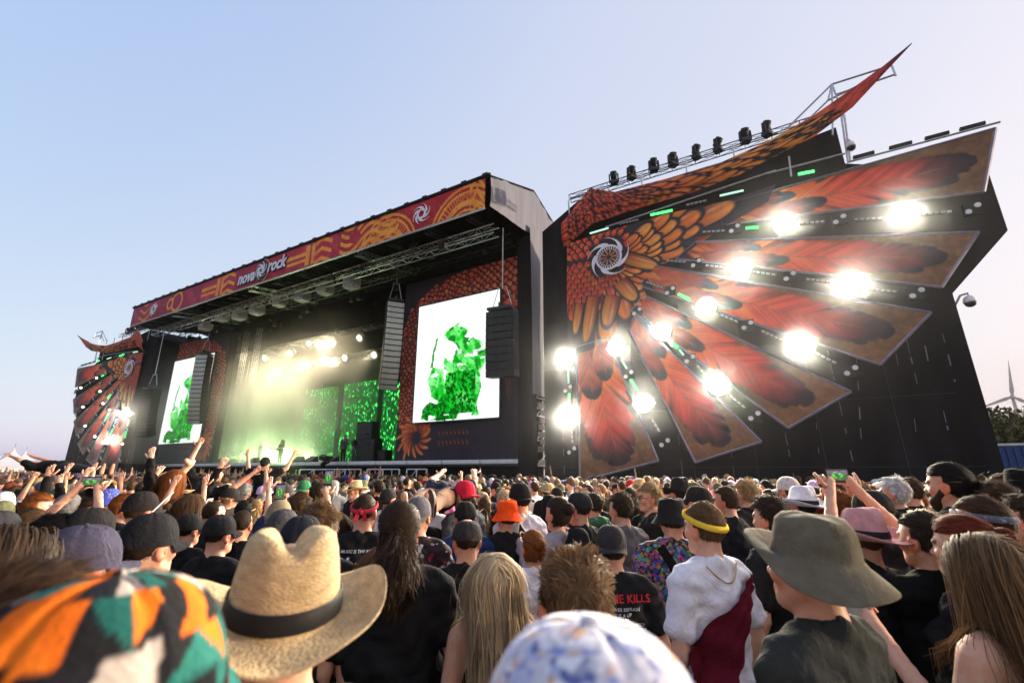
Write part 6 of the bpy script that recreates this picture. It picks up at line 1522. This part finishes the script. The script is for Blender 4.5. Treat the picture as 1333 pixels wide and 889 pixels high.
place(1128, 637, 3.9, 'person in a dark cap and black hoodie right of ginger hair', hair=('short', 'brown'), hat=('cap', (.022, .022, .02)), top=('hoodie', (.016, .014, .018)), **G)
place(1038, 634, 4.61, 'person in a small white fedora with blue collar', hair=('short', 'black'), hat=('fedora', (.66, .64, .68), 0, .05, 1), top=('tee', (.04, .10, .42)), **G)
place(997, 642, 3.49, 'person with dark curly hair and flushed cheeks left of the white fedora', hair=('messy', 'dark brown'), dyaw=12, seed=6, **G)
place(1066, 651, 4.85, 'person with a dark red bob between white fedora and ginger hair', 'f', hair=('bob', 'red'), **G)
place(1022, 620, 6.03, 'person in a rose-print cap behind the white fedora', hair=('short', 'brown'), hat=('cap', M_ROSEHAT), **G)
place(1078, 621, 6.25, 'person with dark hair and glasses behind the ginger hair', hair=('messy', 'dark brown'), dyaw=14, **G)
place(1106, 620, 6.88, 'person with swept brown hair left of the raised arms', hair=('crop', 'brown'), dyaw=6, **G)
place(882, 623, 5.47, 'person in a black fedora behind the print shirt', hair=('short', 'dark brown'), hat=('fedora', (.016, .015, .016), 0, 0, 1), **G)
place(903, 632, 4.61, 'person in a black peaked cap looking down behind the yellow headband', hair=('short', 'dark brown'), hat=('cap', (.018, .017, .017), 0, .1), dyaw=25, **G)
place(942, 632, 4.76, 'person with reddish brown hair in profile right of the black cap', hair=('short', 'brown'), dyaw=16, skin=0, **G)
place(968, 622, 5.6, 'person with wind-blown light hair above the olive hat', hair=('messy', 'blond'), **G)
place(806, 641, 4.13, 'person with short dark hair and faded sides in a grey tee', hair=('crop', 'dark brown'), top=('tee', (.12, .11, .12)), dyaw=12, **G)
place(752, 640, 4.13, 'person in a black peaked cap seen in profile with lettered back', hair=('buzz', 'dark brown'), hat=('cap', (.02, .019, .021)), dyaw=26, extra=t_arch, **G)
o_cup = place(724, 648, 3.99, 'person with dark hair in a bun, grey top and glasses holding beer', 'f', hair=('bun', 'dark brown'), top=('long', (.30, .26, .29)), pose='cup', dyaw=20, **G)
place(676, 628, 4.41, 'person in a backwards black cap and white tee with dark strap', hair=('short', 'dark brown'), hat=('cap', (.014, .013, .014), 1), top=('tee', (.60, .60, .68)), extra=x_strap_b, dyaw=14, **G)
place(604, 625, 4.91, 'person in a backwards bright red cap and grey tee', hair=('short', 'brown'), hat=('cap', (.55, .02, .045), 1), top=('tee', (.07, .075, .085)), dyaw=34, **G)
place(606, 652, 4.05, 'person in a black cap and navy tee below the red cap', hair=('buzz', 'black'), hat=('cap', (.014, .014, .014)), top=('tee', (.02, .035, .11)), **G)
place(608, 676, 2.94, 'person in a dark grey flat cap and black tee', hair=('buzz', 'dark brown'), hat=('flatcap', (.028, .026, .028)), **G)
place(546, 646, 3.57, 'person in a faded grey cap and dark leaf-print shirt with white strap', hair=('buzz', 'grey'), hat=('cap', (.10, .095, .11)), top=('tee', M_REDLEAF), extra=x_strap_w, skin=1, dyaw=-20, **G)
place(476, 643, 3.7, 'person with shaved head, red headband and white script on black tee', hair=('buzz', 'dark brown'), hat=('band', (.38, .03, .05), True, .3), extra=t_blut, heavy=.3, dyaw=-6, **G)
place(497, 712, 2.75, 'person with braided light brown hair low in front of the script tee', 'f', hair=('wavy', 'light brown'), top=('tank', BLK), mins=.8, **G)
place(421, 650, 2.81, 'person with tousled light brown hair and red ear', hair=('messy', 'light brown'), seed=8, dyaw=-14, **G)
place(396, 670, 2.44, 'person in a black cap just above the straw hat', hair=('buzz', 'dark brown'), hat=('cap', (.015, .016, .022)), **G)
place(372, 662, 3.49, 'person in a dark grey studded cap left of the tousled hair', hair=('buzz', 'dark brown'), hat=('cap', (.05, .048, .055)), dyaw=-20, **G)
place(366, 650, 4.2, 'person in a khaki beanie behind the raised phone', hair=('short', 'brown'), hat=('beanie', (.20, .16, .10)), **G)
o_ph1 = place(318, 662, 4.59, 'person in a black striped jacket holding a phone above the crowd', hair=('buzz', 'dark brown'), pose='phone', top=('long', BLK), extra=x_stripes, dyaw=-4, **G)
place(440, 668, 3.85, 'person with long straight dark hair left of the script tee', 'f', hair=('long', 'dark brown'), **G)
o_ph3 = place(392, 640, 4.76, 'person with short brown hair holding a phone below the smoke', hair=('crop', 'brown'), pose='phone', **G)
place(291, 669, 3.8, 'person in a black cap with small orange stitching at the back', hair=('buzz', 'dark brown'), hat=('cap', (.016, .016, .018)), dyaw=-30, **G)
place(282, 650, 5.34, 'person with close-cropped receding dark hair above the stitched cap', hair=('buzz', 'dark brown'), dyaw=-35, **G)
place(205, 667, 2.6, 'person in a big plain black cap above the triangle print', hair=('buzz', 'dark brown'), hat=('cap', (.013, .013, .016)), skin=2, dyaw=-28, **G)
place(190, 639, 4.4, 'person in a black cap with white pen behind the ear', hair=('buzz', 'brown'), hat=('cap', (.016, .014, .014)), skin=2, extra=x_pen, dyaw=-24, **G)
place(250, 668, 4.68, 'person in a black cap between the big cap and stitched cap', hair=('buzz', 'black'), hat=('cap', (.016, .016, .017)), dyaw=-24, **G)
place(252, 642, 5.82, 'person with long straight brown hair behind the three black caps', 'f', hair=('long', 'light brown'), top=('tee', BLK), seed=3, **G)
place(120, 682, 2.1, 'person in a faded navy cap with small red dots', hair=('buzz', 'brown'), hat=('cap', (.045, .042, .07)), dyaw=-32, **G)
place(126, 660, 3.4, 'person in a black wide cap behind the navy cap', hair=('buzz', 'dark brown'), hat=('cap', (.016, .015, .016)), dyaw=-40, **G)
place(78, 668, 3.4, 'person with black hair looking to the right', hair=('crop', 'black'), dyaw=-40, skin=4, **G)
place(55, 641, 6.2, 'person with blond sideburns looking right in a dark tee', hair=('crop', 'ginger'), dyaw=-52, yaw=0, skin=2, **G)
place(92, 642, 5.6, 'person in a washed grey cap behind the black-haired person', hair=('buzz', 'grey'), hat=('cap', (.11, .105, .11)), dyaw=20, **G)
place(144, 636, 6.8, 'person in a blue paisley bucket hat', hair=('short', 'brown'), hat=('bucket', M_BLUEBAND), dyaw=-30, **G)
place(118, 648, 5.6, 'person with dark hair and spectacles looking right', hair=('crop', 'dark brown'), dyaw=-55, **G)
place(166, 642, 6.0, 'person with a ginger beard in profile right of blue paisley hat', hair=('crop', 'ginger'), beard=('full', 'ginger'), dyaw=-55, **G)
place(18, 686, 1.8, 'person with a dark brown bob at the left picture edge', 'f', hair=('bob', 'dark brown'), dyaw=-30, **G)
place(2, 664, 3.4, 'person in a charcoal cap cut off by the left picture edge', hair=('buzz', 'black'), hat=('cap', (.025, .025, .03)), **G)
o_ph4 = place(46, 660, 4.6, 'person holding a phone sideways at the far left', hair=('short', 'brown'), pose='phones', dyaw=-10, **G)
place(415, 629, 6.03, 'person with dark hair in a black tank top', hair=('crop', 'dark brown'), top=('tank', BLK), hi=True, **G)
place(368, 628, 7.0, 'person in a dark cap with beard turned towards the camera', hair=('buzz', 'dark brown'), hat=('cap', (.02, .02, .02)), beard=('full', 'brown'), dyaw=150, hi=True, **G)
place(396, 625, 7.84, 'person in a green cap and blue shirt turned towards the camera', hair=('buzz', 'brown'), hat=('cap', (.03, .14, .06)), top=('tee', (.03, .05, .12)), dyaw=160, hi=True, **G)
place(462, 626, 8.12, 'person in a small pale straw hat left of the upturned shoes', hair=('short', 'brown'), hat=('straw', (.50, .36, .19), 0, 0, 1), dyaw=120, hi=True, **G)

place(1328, 610, 5.0, 'person in a black bucket hat at the right edge below the trees', hair=('short', 'black'), hat=('bucket', BLK), **G)
# phones and cups that are held
def phone(root, hand_l, horiz, label, up=.09):
    bpy.context.view_layer.update(); c = root.matrix_world @ Vector(hand_l); rz = root.rotation_euler.z
    o = empty('phone', tuple(c + Vector((0, 0, up))), label, 'phone', 'phones held up to film', rz)
    w_, h_ = (.155, .075) if horiz else (.075, .155)
    bx_ = MB().box((0, 0, 0), (w_, .009, h_)); b = bx_.build('case', M_BLACK, o)
    P, F = quad_grid([(-.47, -.46), (.47, -.46), (.47, .46), (-.47, .46)], 16, 24); x, y = P[:, 0], P[:, 1]
    C = np.stack([.10 + .1 * (y > .1), .16 + .55 * ((np.hypot(x, y - .02) < .28) & (vnoise(x * 9, y * 12) > .4)), .08 + .16 * (y > .15)], 1) * (.6 + .8 * vnoise(x * 12 + 4, y * 18))[:, None]; C[y < -.36] = (.02, .02, .02); C[y > .42] = (.02, .02, .02)
    me = mesh_np('screen', np.stack([P[:, 0] * w_, np.full(len(P), -.0055), P[:, 1] * h_], 1), F, emit('phone_screen', 'attr', .5)); set_color(me, C); link('screen', me, o)
phone(o_ph1, (.17, .335, 1.79), False, 'phone filming the stage, held high by the striped jacket')
phone(o_ph3, (.17, .335, 1.79), False, 'phone held upright in front of the smoky stage')
phone(o_ph2, (0.0, .39, 1.87), True, 'phone held level by both raised arms at the right', .05)
phone(o_ph4, (0.0, .39, 1.87), True, 'phone held sideways showing green at the far left', .05)
def cup(c, lab, beer):
    o = empty('plastic_cup', c, lab, 'cup', 'plastic cups'); m_ = mat('cup_plastic', (.5, .5, .5), .3, var=.08)
    MB().lathe([(.034, 0), (.036, .002), (.046, .125), (.048, .128), (.045, .126), (.034, .006)], n=20).build('shell', m_, o, True)
    MB().lathe([(.033, .004), (.0425, .10), (.001, .101)], n=20).build('drink', mat('beer', (.55, .32, .05), .2) if beer else m_, o, True)
bpy.context.view_layer.update()
c = o_cup.matrix_world @ Vector((-.15, .37, 1.42)); cup(tuple(c), 'clear plastic beer cup held by the person in the grey top', True)
c = o_girl.matrix_world @ Vector((-.15, .37, 1.43)); cup(tuple(c), 'white plastic cup held by the long-haired person at lower right', False)

# crowd surfers
def shoe(root, s, c, rot):
    o = empty('shoe'); o.parent = root; o.location = c; o.rotation_euler = rot
    out = [(.032 * math.sin(t) * (1.25 if math.cos(t) > 0 else .9) + .0, .13 * math.cos(t)) for t in np.linspace(0, 2 * math.pi, 22)[:-1]]; n = len(out); V = [(x, y, 0) for x, y in out] + [(x, y, .028) for x, y in out]
    MB().add(V, [tuple(range(n - 1, -1, -1)), tuple(range(n, 2 * n))] + [(i, (i + 1) % n, n + (i + 1) % n, n + i) for i in range(n)]).build('sole', mat('brown_sole', (.10, .055, .04), .8, var=.3, scale=60, bump=.4, bscale=120), o)
    MB().lathe([(1, 0), (.97, .3), (.8, .62), (.45, .9), (.02, 1)], (0, 0, 0), 18, Matrix.Translation((0, 0, .026)) @ Matrix.Diagonal((.040, .125, .075, 1))).build('upper', M_BLACK, o, True)
grp = 'crowd surfers carried over the heads'
p = at_d(143, 622, 7.0); person(p[0], p[1], p[2] - 1.75, R(52), 1.0, 'm', 0, 0, 'side', 0, ('bob', 'black'), None, ('long', BLK), 'black-haired surfer in black seen from behind with arms spread, at left', grp, True, legs='sit', trousers=(.02, .02, .025), rot=(R(-12), R(-6), R(52)))
p = at_d(178, 600, 7.6); a = person(p[0] - .15, p[1], p[2] - 1.35, R(200), 1.0, 'm', 0, 0, 'side', 1, ('short', 'brown'), None, ('tee', BLK), 'surfer tipped back with a bare leg kicked up beside the black-haired one', grp, True, legs='mixed', trousers=None, rot=(R(38), R(-25), R(215)))
p = at_d(228, 606, 7.6); person(p[0], p[1], p[2] - 1.75, R(40), 1.0, 'f', -25, 0, 'side', 2, ('wavy', 'ginger'), None, ('long', BLK), 'ginger-haired surfer in black sitting up above the crowd with arms raised', grp, True, legs='sit', rot=(R(14), R(8), R(40)))
p = at_d(140, 620, 12.5); person(p[0], p[1], 1.98, 0, 1.0, 'm', 20, 0, 'both', 1, ('short', 'brown'), None, ('tee', BLK), 'surfer in black lying stretched out at far left near the tents', grp, False, rot=(R(86), 0, R(-62)))
p = at_d(538, 640, 4.1); a = person(p[0] + .02, p[1], 1.68, 0, .95, 'm', 0, 0, 'both', 0, ('short', 'brown'), None, ('tee', (.03, .03, .05)), 'surfer lying back with brown shoe soles turned to the camera', grp, True, rot=(R(86), 0, R(206)), trousers=(.22, .13, .09))
shoe(a, 1, (.14, .05, .01), (R(10), R(12), R(8))); shoe(a, -1, (-.14, .05, .01), (R(4), R(-8), R(-6)))
p = at_d(345, 606, 10.5); person(p[0], p[1], p[2] - 1.6, 0, 1.0, 'm', 10, 0, 'side', 0, ('short', 'dark brown'), ('cap', BLK), ('tee', BLK), 'surfer in a cap riding on shoulders with arms spread', grp, False, legs='sit', rot=(0, 0, R(30)))

# the rest of the rows that can be told apart
rr = random.Random(21); PLACED = [(o_[3], o_[4]) for o_ in OCC]; n_rand = 0; CAND = []
COLS = [(-1, 110, 'by the far wing'), (110, 215, 'before the far wing'), (215, 290, 'below the far screen'), (290, 360, 'below the smoke'), (360, 440, 'below the green panels'), (440, 520, 'below the amplifiers'), (520, 600, 'below the big screen'), (600, 690, 'left of the tower'),
        (690, 760, 'below the tower'), (760, 860, 'below the lowest feather'), (860, 960, 'below the second feather'), (960, 1060, 'below the third feather'), (1060, 1180, 'by the bare wall'), (1180, 1334, 'by the wall edge')]
cells = []
Rk = 3.7
while Rk < 15:
    n = int(Rk * 1.72 / .56)
    for i in range(n):
        az = -1.45 + 1.78 * (i + .5 + rr.uniform(-.33, .33)) / n; D = Rk + rr.uniform(-.24, .24); cells.append((D, az))
    Rk += .60
cells.sort()
LAB = {}
HATC = [('black', BLK), ('black', (.02, .02, .02)), ('dark grey', (.05, .05, .055)), ('black', (.012, .012, .014)), ('blue', (.03, .06, .22)), ('red', (.45, .025, .03)), ('white', (.6, .6, .62)), ('tan', (.36, .26, .15)), ('lilac', (.42, .32, .55)), ('olive', (.11, .11, .06))]
TOPC = [('black', BLK)] * 8 + [('charcoal', (.04, .04, .045)), ('grey', (.15, .15, .16)), ('white', (.62, .62, .66)), ('navy', (.02, .03, .09)), ('maroon', (.14, .015, .025)), ('white', (.66, .65, .66)), ('sand', (.36, .28, .19)), ('green', (.04, .12, .06)), ('pink', (.5, .12, .25))]
HAIRN = {'short': 'short', 'crop': 'cropped', 'messy': 'tousled', 'curly': 'curly', 'long': 'long', 'wavy': 'wavy', 'bob': 'bobbed', 'bun': 'tied-up', 'pony': 'tied-back', 'buzz': 'shaved', 'halfbun': 'half-tied'}
rest = []
MAXI = 300 - len(ALLP) - 5
for D, az in cells:
    x, y = D * math.sin(az), D * math.cos(az)
    if y > 17.4: continue
    px_, py_, dep = px_of((x, y, 1.74))
    if dep < .5 or not (-25 < px_ < 1358): continue
    if any((x - a) ** 2 + (y - b) ** 2 < .19 for a, b in PLACED): continue
    if any(o_[2] > D and abs(px_ - o_[0]) < 596 * .30 / D for o_ in OCC): continue
    if n_rand >= MAXI: rest.append((x, y)); PLACED.append((x, y)); continue
    PLACED.append((x, y)); n_rand += 1
    sex = 'f' if rr.random() < .36 else 'm'; top_z = rr.gauss(1.755, .05) if sex == 'm' else rr.gauss(1.67, .045); top_z = max(1.55, min(1.90, top_z))
    hc = rr.choices(['black', 'dark brown', 'brown', 'light brown', 'blond', 'pale blond', 'ginger', 'red', 'grey'], [10, 26, 24, 14, 10, 5, 5, 3, 5])[0]
    hk = rr.choice(['long', 'wavy', 'long', 'bun', 'bob', 'pony']) if sex == 'f' else rr.choice(['short', 'crop', 'crop', 'messy', 'buzz', 'short', 'curly', 'messy', 'halfbun'])
    hat = None; hw = rr.random()
    if hw < .34:
        cn, cc = rr.choice(HATC); kind = rr.choices(['cap', 'bucket', 'beanie', 'fedora', 'straw'], [66, 14, 8, 6, 6])[0]; back = 1 if kind == 'cap' and rr.random() < .35 else 0
        if kind == 'straw': cn, cc = 'straw', (.48, .34, .17)
        hat = (kind, cc, back, rr.uniform(-.1, .15), 1)
    tn, tc = rr.choice(TOPC); tk = rr.choices(['tee', 'long', 'hoodie', 'tank'], [70, 12, 10, 8])[0]
    pose = 'down'; q = rr.random(); side = px_ < 470
    if q < (.20 if side else .015) and D > 5: pose = rr.choice(['up', 'both', 'horns', 'up'])
    elif q < .12: pose = 'front'
    yaw = rr.choice([0, 0, 0, 25, -25, 45, -45]); pitch = rr.choice([0, 0, -6])
    if pose in ('up', 'both', 'horns'): yaw = rr.choice([0, 25]); pitch = 0
    bd = None
    if sex == 'm' and rr.random() < .3: bd = (rr.choice(['full', 'short']), hc)
    place_n = [c for c in COLS if c[0] <= px_ < c[1]]; place_n = place_n[0][2] if place_n else ('at left edge' if px_ < 0 else 'at right edge')
    dn = 'nearer' if D < 5.2 else ('mid-crowd' if D < 7.5 else ('farther' if D < 10 else 'distant'))
    if hat: look = '%s%s %s' % ('backwards ' if hat[2] else '', cn if hat[0] != 'straw' else 'pale', {'cap': 'cap', 'bucket': 'bucket hat', 'beanie': 'beanie', 'fedora': 'fedora', 'straw': 'straw hat'}[hat[0]])
    else: look = '%s %s hair' % (HAIRN[hk], hc)
    lab = '%s person in %s, %s%s, %s' % (dn, tn, look, ', arm raised' if pose in ('up', 'horns') else (', arms raised' if pose == 'both' else ''), place_n)
    rz = math.atan2(-(STAGE_C[0] - x), STAGE_C[1] - y) + R(rr.gauss(0, 14)); s = top_z / 1.765
    o = person(x, y, 0, rz, s, sex, yaw, pitch, pose, rr.randrange(5), (hk, hc), hat, (tk, tc), '', 'festival goers in the crowd', D < 4.4, beard=bd, seed=0, trousers=rr.choice([(.02, .022, .03), BLK, (.05, .06, .09)]))
    LAB.setdefault(lab, []).append((px_, D, o))
for lab, L_ in LAB.items():
    L_.sort(key=lambda t: t[0])
    for k, (_, _, o) in enumerate(L_):
        o['label'] = lab if len(L_) == 1 else ('%s, %s from left' % (lab, ORD[k]))

# ------------------------------------------------------------------ the far crowd: past telling apart, one mesh
def far_crowd():
    rg = np.random.default_rng(5); pts = list(rest)
    X = np.arange(-120, 9, .60)
    for x0 in X:
        for y0 in np.arange(0.6, 18.2, .62):
            x = x0 + rg.uniform(-.22, .22); y = y0 + rg.uniform(-.22, .22)
            if math.hypot(x, y) < 9 or math.hypot(x, y) > 125: continue
            pts.append((x, y))
    pts = np.array(pts); P2 = np.array(PLACED); keep = []
    for i, (x, y) in enumerate(pts):
        px_, py_, dep = px_of((x, y, 1.7))
        if dep < .5 or px_ < -30 or px_ > 1360: continue
        if i >= len(rest) and ((P2 - (x, y)) ** 2).sum(1).min() < .20: continue
        keep.append(i)
    pts = pts[keep]; N = len(pts)
    def ellm(c, r_, nu, nv):
        V = []; 
        for k in range(nv + 1):
            t = math.pi * k / nv - math.pi / 2
            for j in range(nu): a = 2 * math.pi * j / nu; V.append((c[0] + r_[0] * math.cos(t) * math.cos(a), c[1] + r_[1] * math.cos(t) * math.sin(a), c[2] + r_[2] * math.sin(t)))
        F = [(k * nu + j, k * nu + (j + 1) % nu, (k + 1) * nu + (j + 1) % nu, (k + 1) * nu + j) for k in range(nv) for j in range(nu)]
        return np.array(V), np.array(F)
    pr = [('skin', ellm((0, .01, 1.60), (.074, .09, .115), 8, 6)), ('hair', ellm((0, -.012, 1.665), (.086, .106, .10), 8, 5)), ('skin', ellm((0, 0, 1.48), (.055, .055, .1), 6, 3)), ('top', ellm((0, 0, 1.22), (.23, .13, .27), 8, 5)), ('top', ellm((0, 0, .6), (.17, .12, .6), 6, 3)),
          ('top', ellm((.235, 0, 1.24), (.05, .06, .20), 5, 3)), ('top', ellm((-.235, 0, 1.24), (.05, .06, .20), 5, 3))]
    arm = [('skin', ellm((.24, .05, 1.70), (.036, .04, .24), 5, 4)), ('skin', ellm((.22, .06, 1.96), (.04, .02, .085), 5, 3))]
    brim = [('hair', ellm((0, .06, 1.68), (.085, .13, .012), 8, 3))]
    s = rg.normal(1.0, .035, N); s = np.clip(s, .9, 1.07); ang = np.arctan2(-(STAGE_C[0] - pts[:, 0]), STAGE_C[1] - pts[:, 1]) + rg.normal(0, .35, N)
    ca, sa = np.cos(ang), np.sin(ang)
    hc = np.array(list(HC.values())[:9]); hcol = hc[rg.choice(9, N, p=[.12, .25, .22, .14, .11, .05, .05, .03, .03])]
    hm = rg.random(N) < .30; pal = np.array([c for _, c in HATC]); hcol[hm] = pal[rg.integers(0, len(pal), hm.sum())]
    tcol = np.array([c for _, c in TOPC])[rg.integers(0, len(TOPC), N)]; sk = np.array(SKINS)[rg.integers(0, 5, N)]
    VV, FF, CC = [], [], []; n = 0
    def emit_(parts, idx):
        nonlocal n
        for cn, (V, F) in parts:
            c = {'skin': sk, 'hair': hcol, 'top': tcol}[cn][idx]; m = len(idx)
            W = V[None] * s[idx][:, None, None]; x = W[..., 0] * ca[idx][:, None] - W[..., 1] * sa[idx][:, None] + pts[idx, 0][:, None]; y = W[..., 0] * sa[idx][:, None] + W[..., 1] * ca[idx][:, None] + pts[idx, 1][:, None]
            W = np.stack([x, y, W[..., 2]], -1); W += rg.normal(0, .006, W.shape) if cn == 'hair' else 0
            VV.append(W.reshape(-1, 3)); FF.append((F[None] + (np.arange(m) * len(V))[:, None, None] + n).reshape(-1, 4)); CC.append(np.repeat(c, len(V), 0)); n += m * len(V)
    allx = np.arange(N); emit_(pr, allx); emit_(arm, np.where(rg.random(N) < np.where(pts[:, 0] < -14, .14, .012))[0]); emit_(brim, np.where(hm)[0])
    me = mesh_np('crowd', np.vstack(VV), np.vstack(FF), mat('far_crowd', 'attr', .75, var=.12, scale=14), True); set_color(me, np.vstack(CC)); return tag(link('crowd', me), kind='stuff'), N
crowd_o, N_FAR = far_crowd()

# ------------------------------------------------------------------ people on the stage and in the pit
grp = 'performers on the stage'
p = at_y(446, 600, 20.9); sg = person(p[0], 20.9, DZ, R(200), .98, 'm', 0, 0, 'cup', 1, ('short', 'black'), None, ('long', print_mat('jacket_print', [(.3, .3, .3), (.02, .02, .02), (.4, .4, .42), (.05, .05, .05)], 12, (.03, .03, .03), .4)), 'singer in a black and white jacket at the front of stage', grp, True, trousers=BLK)
MB().bar((-.15, .36, 1.44), (-.05, .17, 1.57), .016, 8).build('microphone', M_BLACK, sg)
p = at_y(364, 600, 22.0); gp_ = person(p[0], 22.0, DZ, R(190), 1.0, 'm', 0, 10, 'front', 0, ('long', 'dark brown'), None, ('tee', (.03, .035, .02)), 'guitarist with long hair standing in the green smoke', grp, True, trousers=BLK)
gt = empty('electric_guitar', (p[0], 21.78, DZ + 1.05), 'dark electric guitar slung on the guitarist', 'guitar', None, R(190))
m = MB(); out = [(.16 * math.cos(t) * (1 + .25 * math.cos(2 * t)), .12 * math.sin(t) * (1 + .2 * math.cos(3 * t))) for t in np.linspace(0, 2 * math.pi, 25)[:-1]]; m.prism(out, -.02, .02); m.build('body', mat('guitar_lacquer', (.10, .02, .02), .2), gt); MB().box((.45, 0, .05), (.65, .02, .04), Matrix.Rotation(-.15, 4, 'Y')).build('neck', M_BLACK, gt); MB().box((.80, 0, .10), (.14, .02, .07)).build('headstock', M_BLACK, gt)
p = at_y(268, 598, 21.5); person(p[0], 21.5, DZ, R(170), 1.0, 'm', 0, 0, 'down', 0, ('buzz', 'grey'), None, ('tee', BLK), 'bald stage hand in black at the left of the stage', grp, False)
p = at_y(277, 598, 21.8); person(p[0], 21.8, DZ, R(150), .97, 'm', 25, 0, 'front', 1, ('crop', 'dark brown'), None, ('tee', BLK), 'dark-haired stage hand beside the bald one', grp, False)
p = at_y(337, 598, 23.0); person(p[0], 23.0, DZ, R(180), 1.0, 'm', 0, 0, 'front', 1, ('messy', 'blond'), None, ('tee', (.3, .3, .3)), 'bassist in a pale top half lost in smoke', grp, False)
p = at_y(421, 600, 19.2); o = person(p[0], 19.2, .95, R(-60), 1.0, 'm', 0, 0, 'phones', 1, ('short', 'black'), ('cap', BLK), ('long', BLK), 'camera operator in black standing at the stage edge', grp, False)
cmr = empty('television_camera', (p[0] - .05, 19.25, .95 + 1.78), 'black television camera on the operator shoulder in the pit', 'video camera', None, R(-60)); MB().box((0, 0, 0), (.22, .5, .26)).build('body', M_BLACK, cmr); MB().lathe([(.08, 0), (.09, .2), (.10, .28), (.06, .29)], (0, .24, 0), 12, Matrix.Rotation(R(-90), 4, 'X')).build('lens', M_DARKSTEEL, cmr); MB().box((0, -.05, .18), (.06, .3, .06)).build('handle', M_BLACK, cmr)
HAZE_D = 0.0008

# ------------------------------------------------------------------ smoke over the stage and thin evening haze
def volume(name, lo, hi, dens, color, aniso, noise=None, step=None):
    m = bpy.data.materials.new(name); m.use_nodes = True; t = m.node_tree; t.nodes.clear()
    pv = t.nodes.new('ShaderNodeVolumePrincipled'); pv.inputs['Color'].default_value = (*color, 1); pv.inputs['Density'].default_value = dens; pv.inputs['Anisotropy'].default_value = aniso
    o = t.nodes.new('ShaderNodeOutputMaterial'); t.links.new(pv.outputs[0], o.inputs['Volume'])
    if noise: noise(t, pv)
    ob = MB().box([(a + b) / 2 for a, b in zip(lo, hi)], [b - a for a, b in zip(lo, hi)]).build(name, m)
    return tag(ob, kind='stuff')
def smoke_nodes(t, pv):
    tc = t.nodes.new('ShaderNodeTexCoord'); nz = t.nodes.new('ShaderNodeTexNoise'); nz.inputs['Scale'].default_value = .22; nz.inputs['Detail'].default_value = 2.0
    L = t.links.new; L(tc.outputs['Object'], nz.inputs['Vector'])
    r1 = t.nodes.new('ShaderNodeMapRange'); r1.inputs[1].default_value = .36; r1.inputs[2].default_value = .66; r1.inputs[3].default_value = .10; r1.inputs[4].default_value = 1.0
    L(nz.outputs[0], r1.inputs[0])
    # densest round the left centre of the stage
    sx = t.nodes.new('ShaderNodeSeparateXYZ'); L(tc.outputs['Object'], sx.inputs[0])
    rx = t.nodes.new('ShaderNodeMapRange'); rx.inputs[1].default_value = -24.0; rx.inputs[2].default_value = -36.0; rx.inputs[3].default_value = .06; rx.inputs[4].default_value = 1.0; L(sx.outputs[0], rx.inputs[0])
    rz = t.nodes.new('ShaderNodeMapRange'); rz.inputs[1].default_value = 11.5; rz.inputs[2].default_value = 7.0; rz.inputs[3].default_value = .13; rz.inputs[4].default_value = 1.0; L(sx.outputs[2], rz.inputs[0])
    ry = t.nodes.new('ShaderNodeMapRange'); ry.inputs[1].default_value = 17.5; ry.inputs[2].default_value = 21.5; ry.inputs[3].default_value = .10; ry.inputs[4].default_value = 1.0; L(sx.outputs[1], ry.inputs[0])
    a = t.nodes.new('ShaderNodeMath'); a.operation = 'MULTIPLY'; L(r1.outputs[0], a.inputs[0]); L(rx.outputs[0], a.inputs[1])
    c = t.nodes.new('ShaderNodeMath'); c.operation = 'MULTIPLY'; d = t.nodes.new('ShaderNodeMath'); d.operation = 'MULTIPLY'; L(a.outputs[0], d.inputs[0]); L(ry.outputs[0], d.inputs[1]); L(d.outputs[0], c.inputs[0]); L(rz.outputs[0], c.inputs[1])
    b = t.nodes.new('ShaderNodeMath'); b.operation = 'MULTIPLY'; b.inputs[1].default_value = SMOKE_D; L(c.outputs[0], b.inputs[0]); L(b.outputs[0], pv.inputs['Density'])
SMOKE_D = 0.155
volume('stage_smoke', (SX0 + .5, 16.9, DZ + .02), (OX1 - .3, YW - .3, 13.2), SMOKE_D, (.95, .95, .92), 0.35, smoke_nodes)
if HAZE_D: volume('haze', (-220, -60, -1.5), (420, 700, TURB_H + 40), HAZE_D, (.96, .97, 1.0), 0.984)
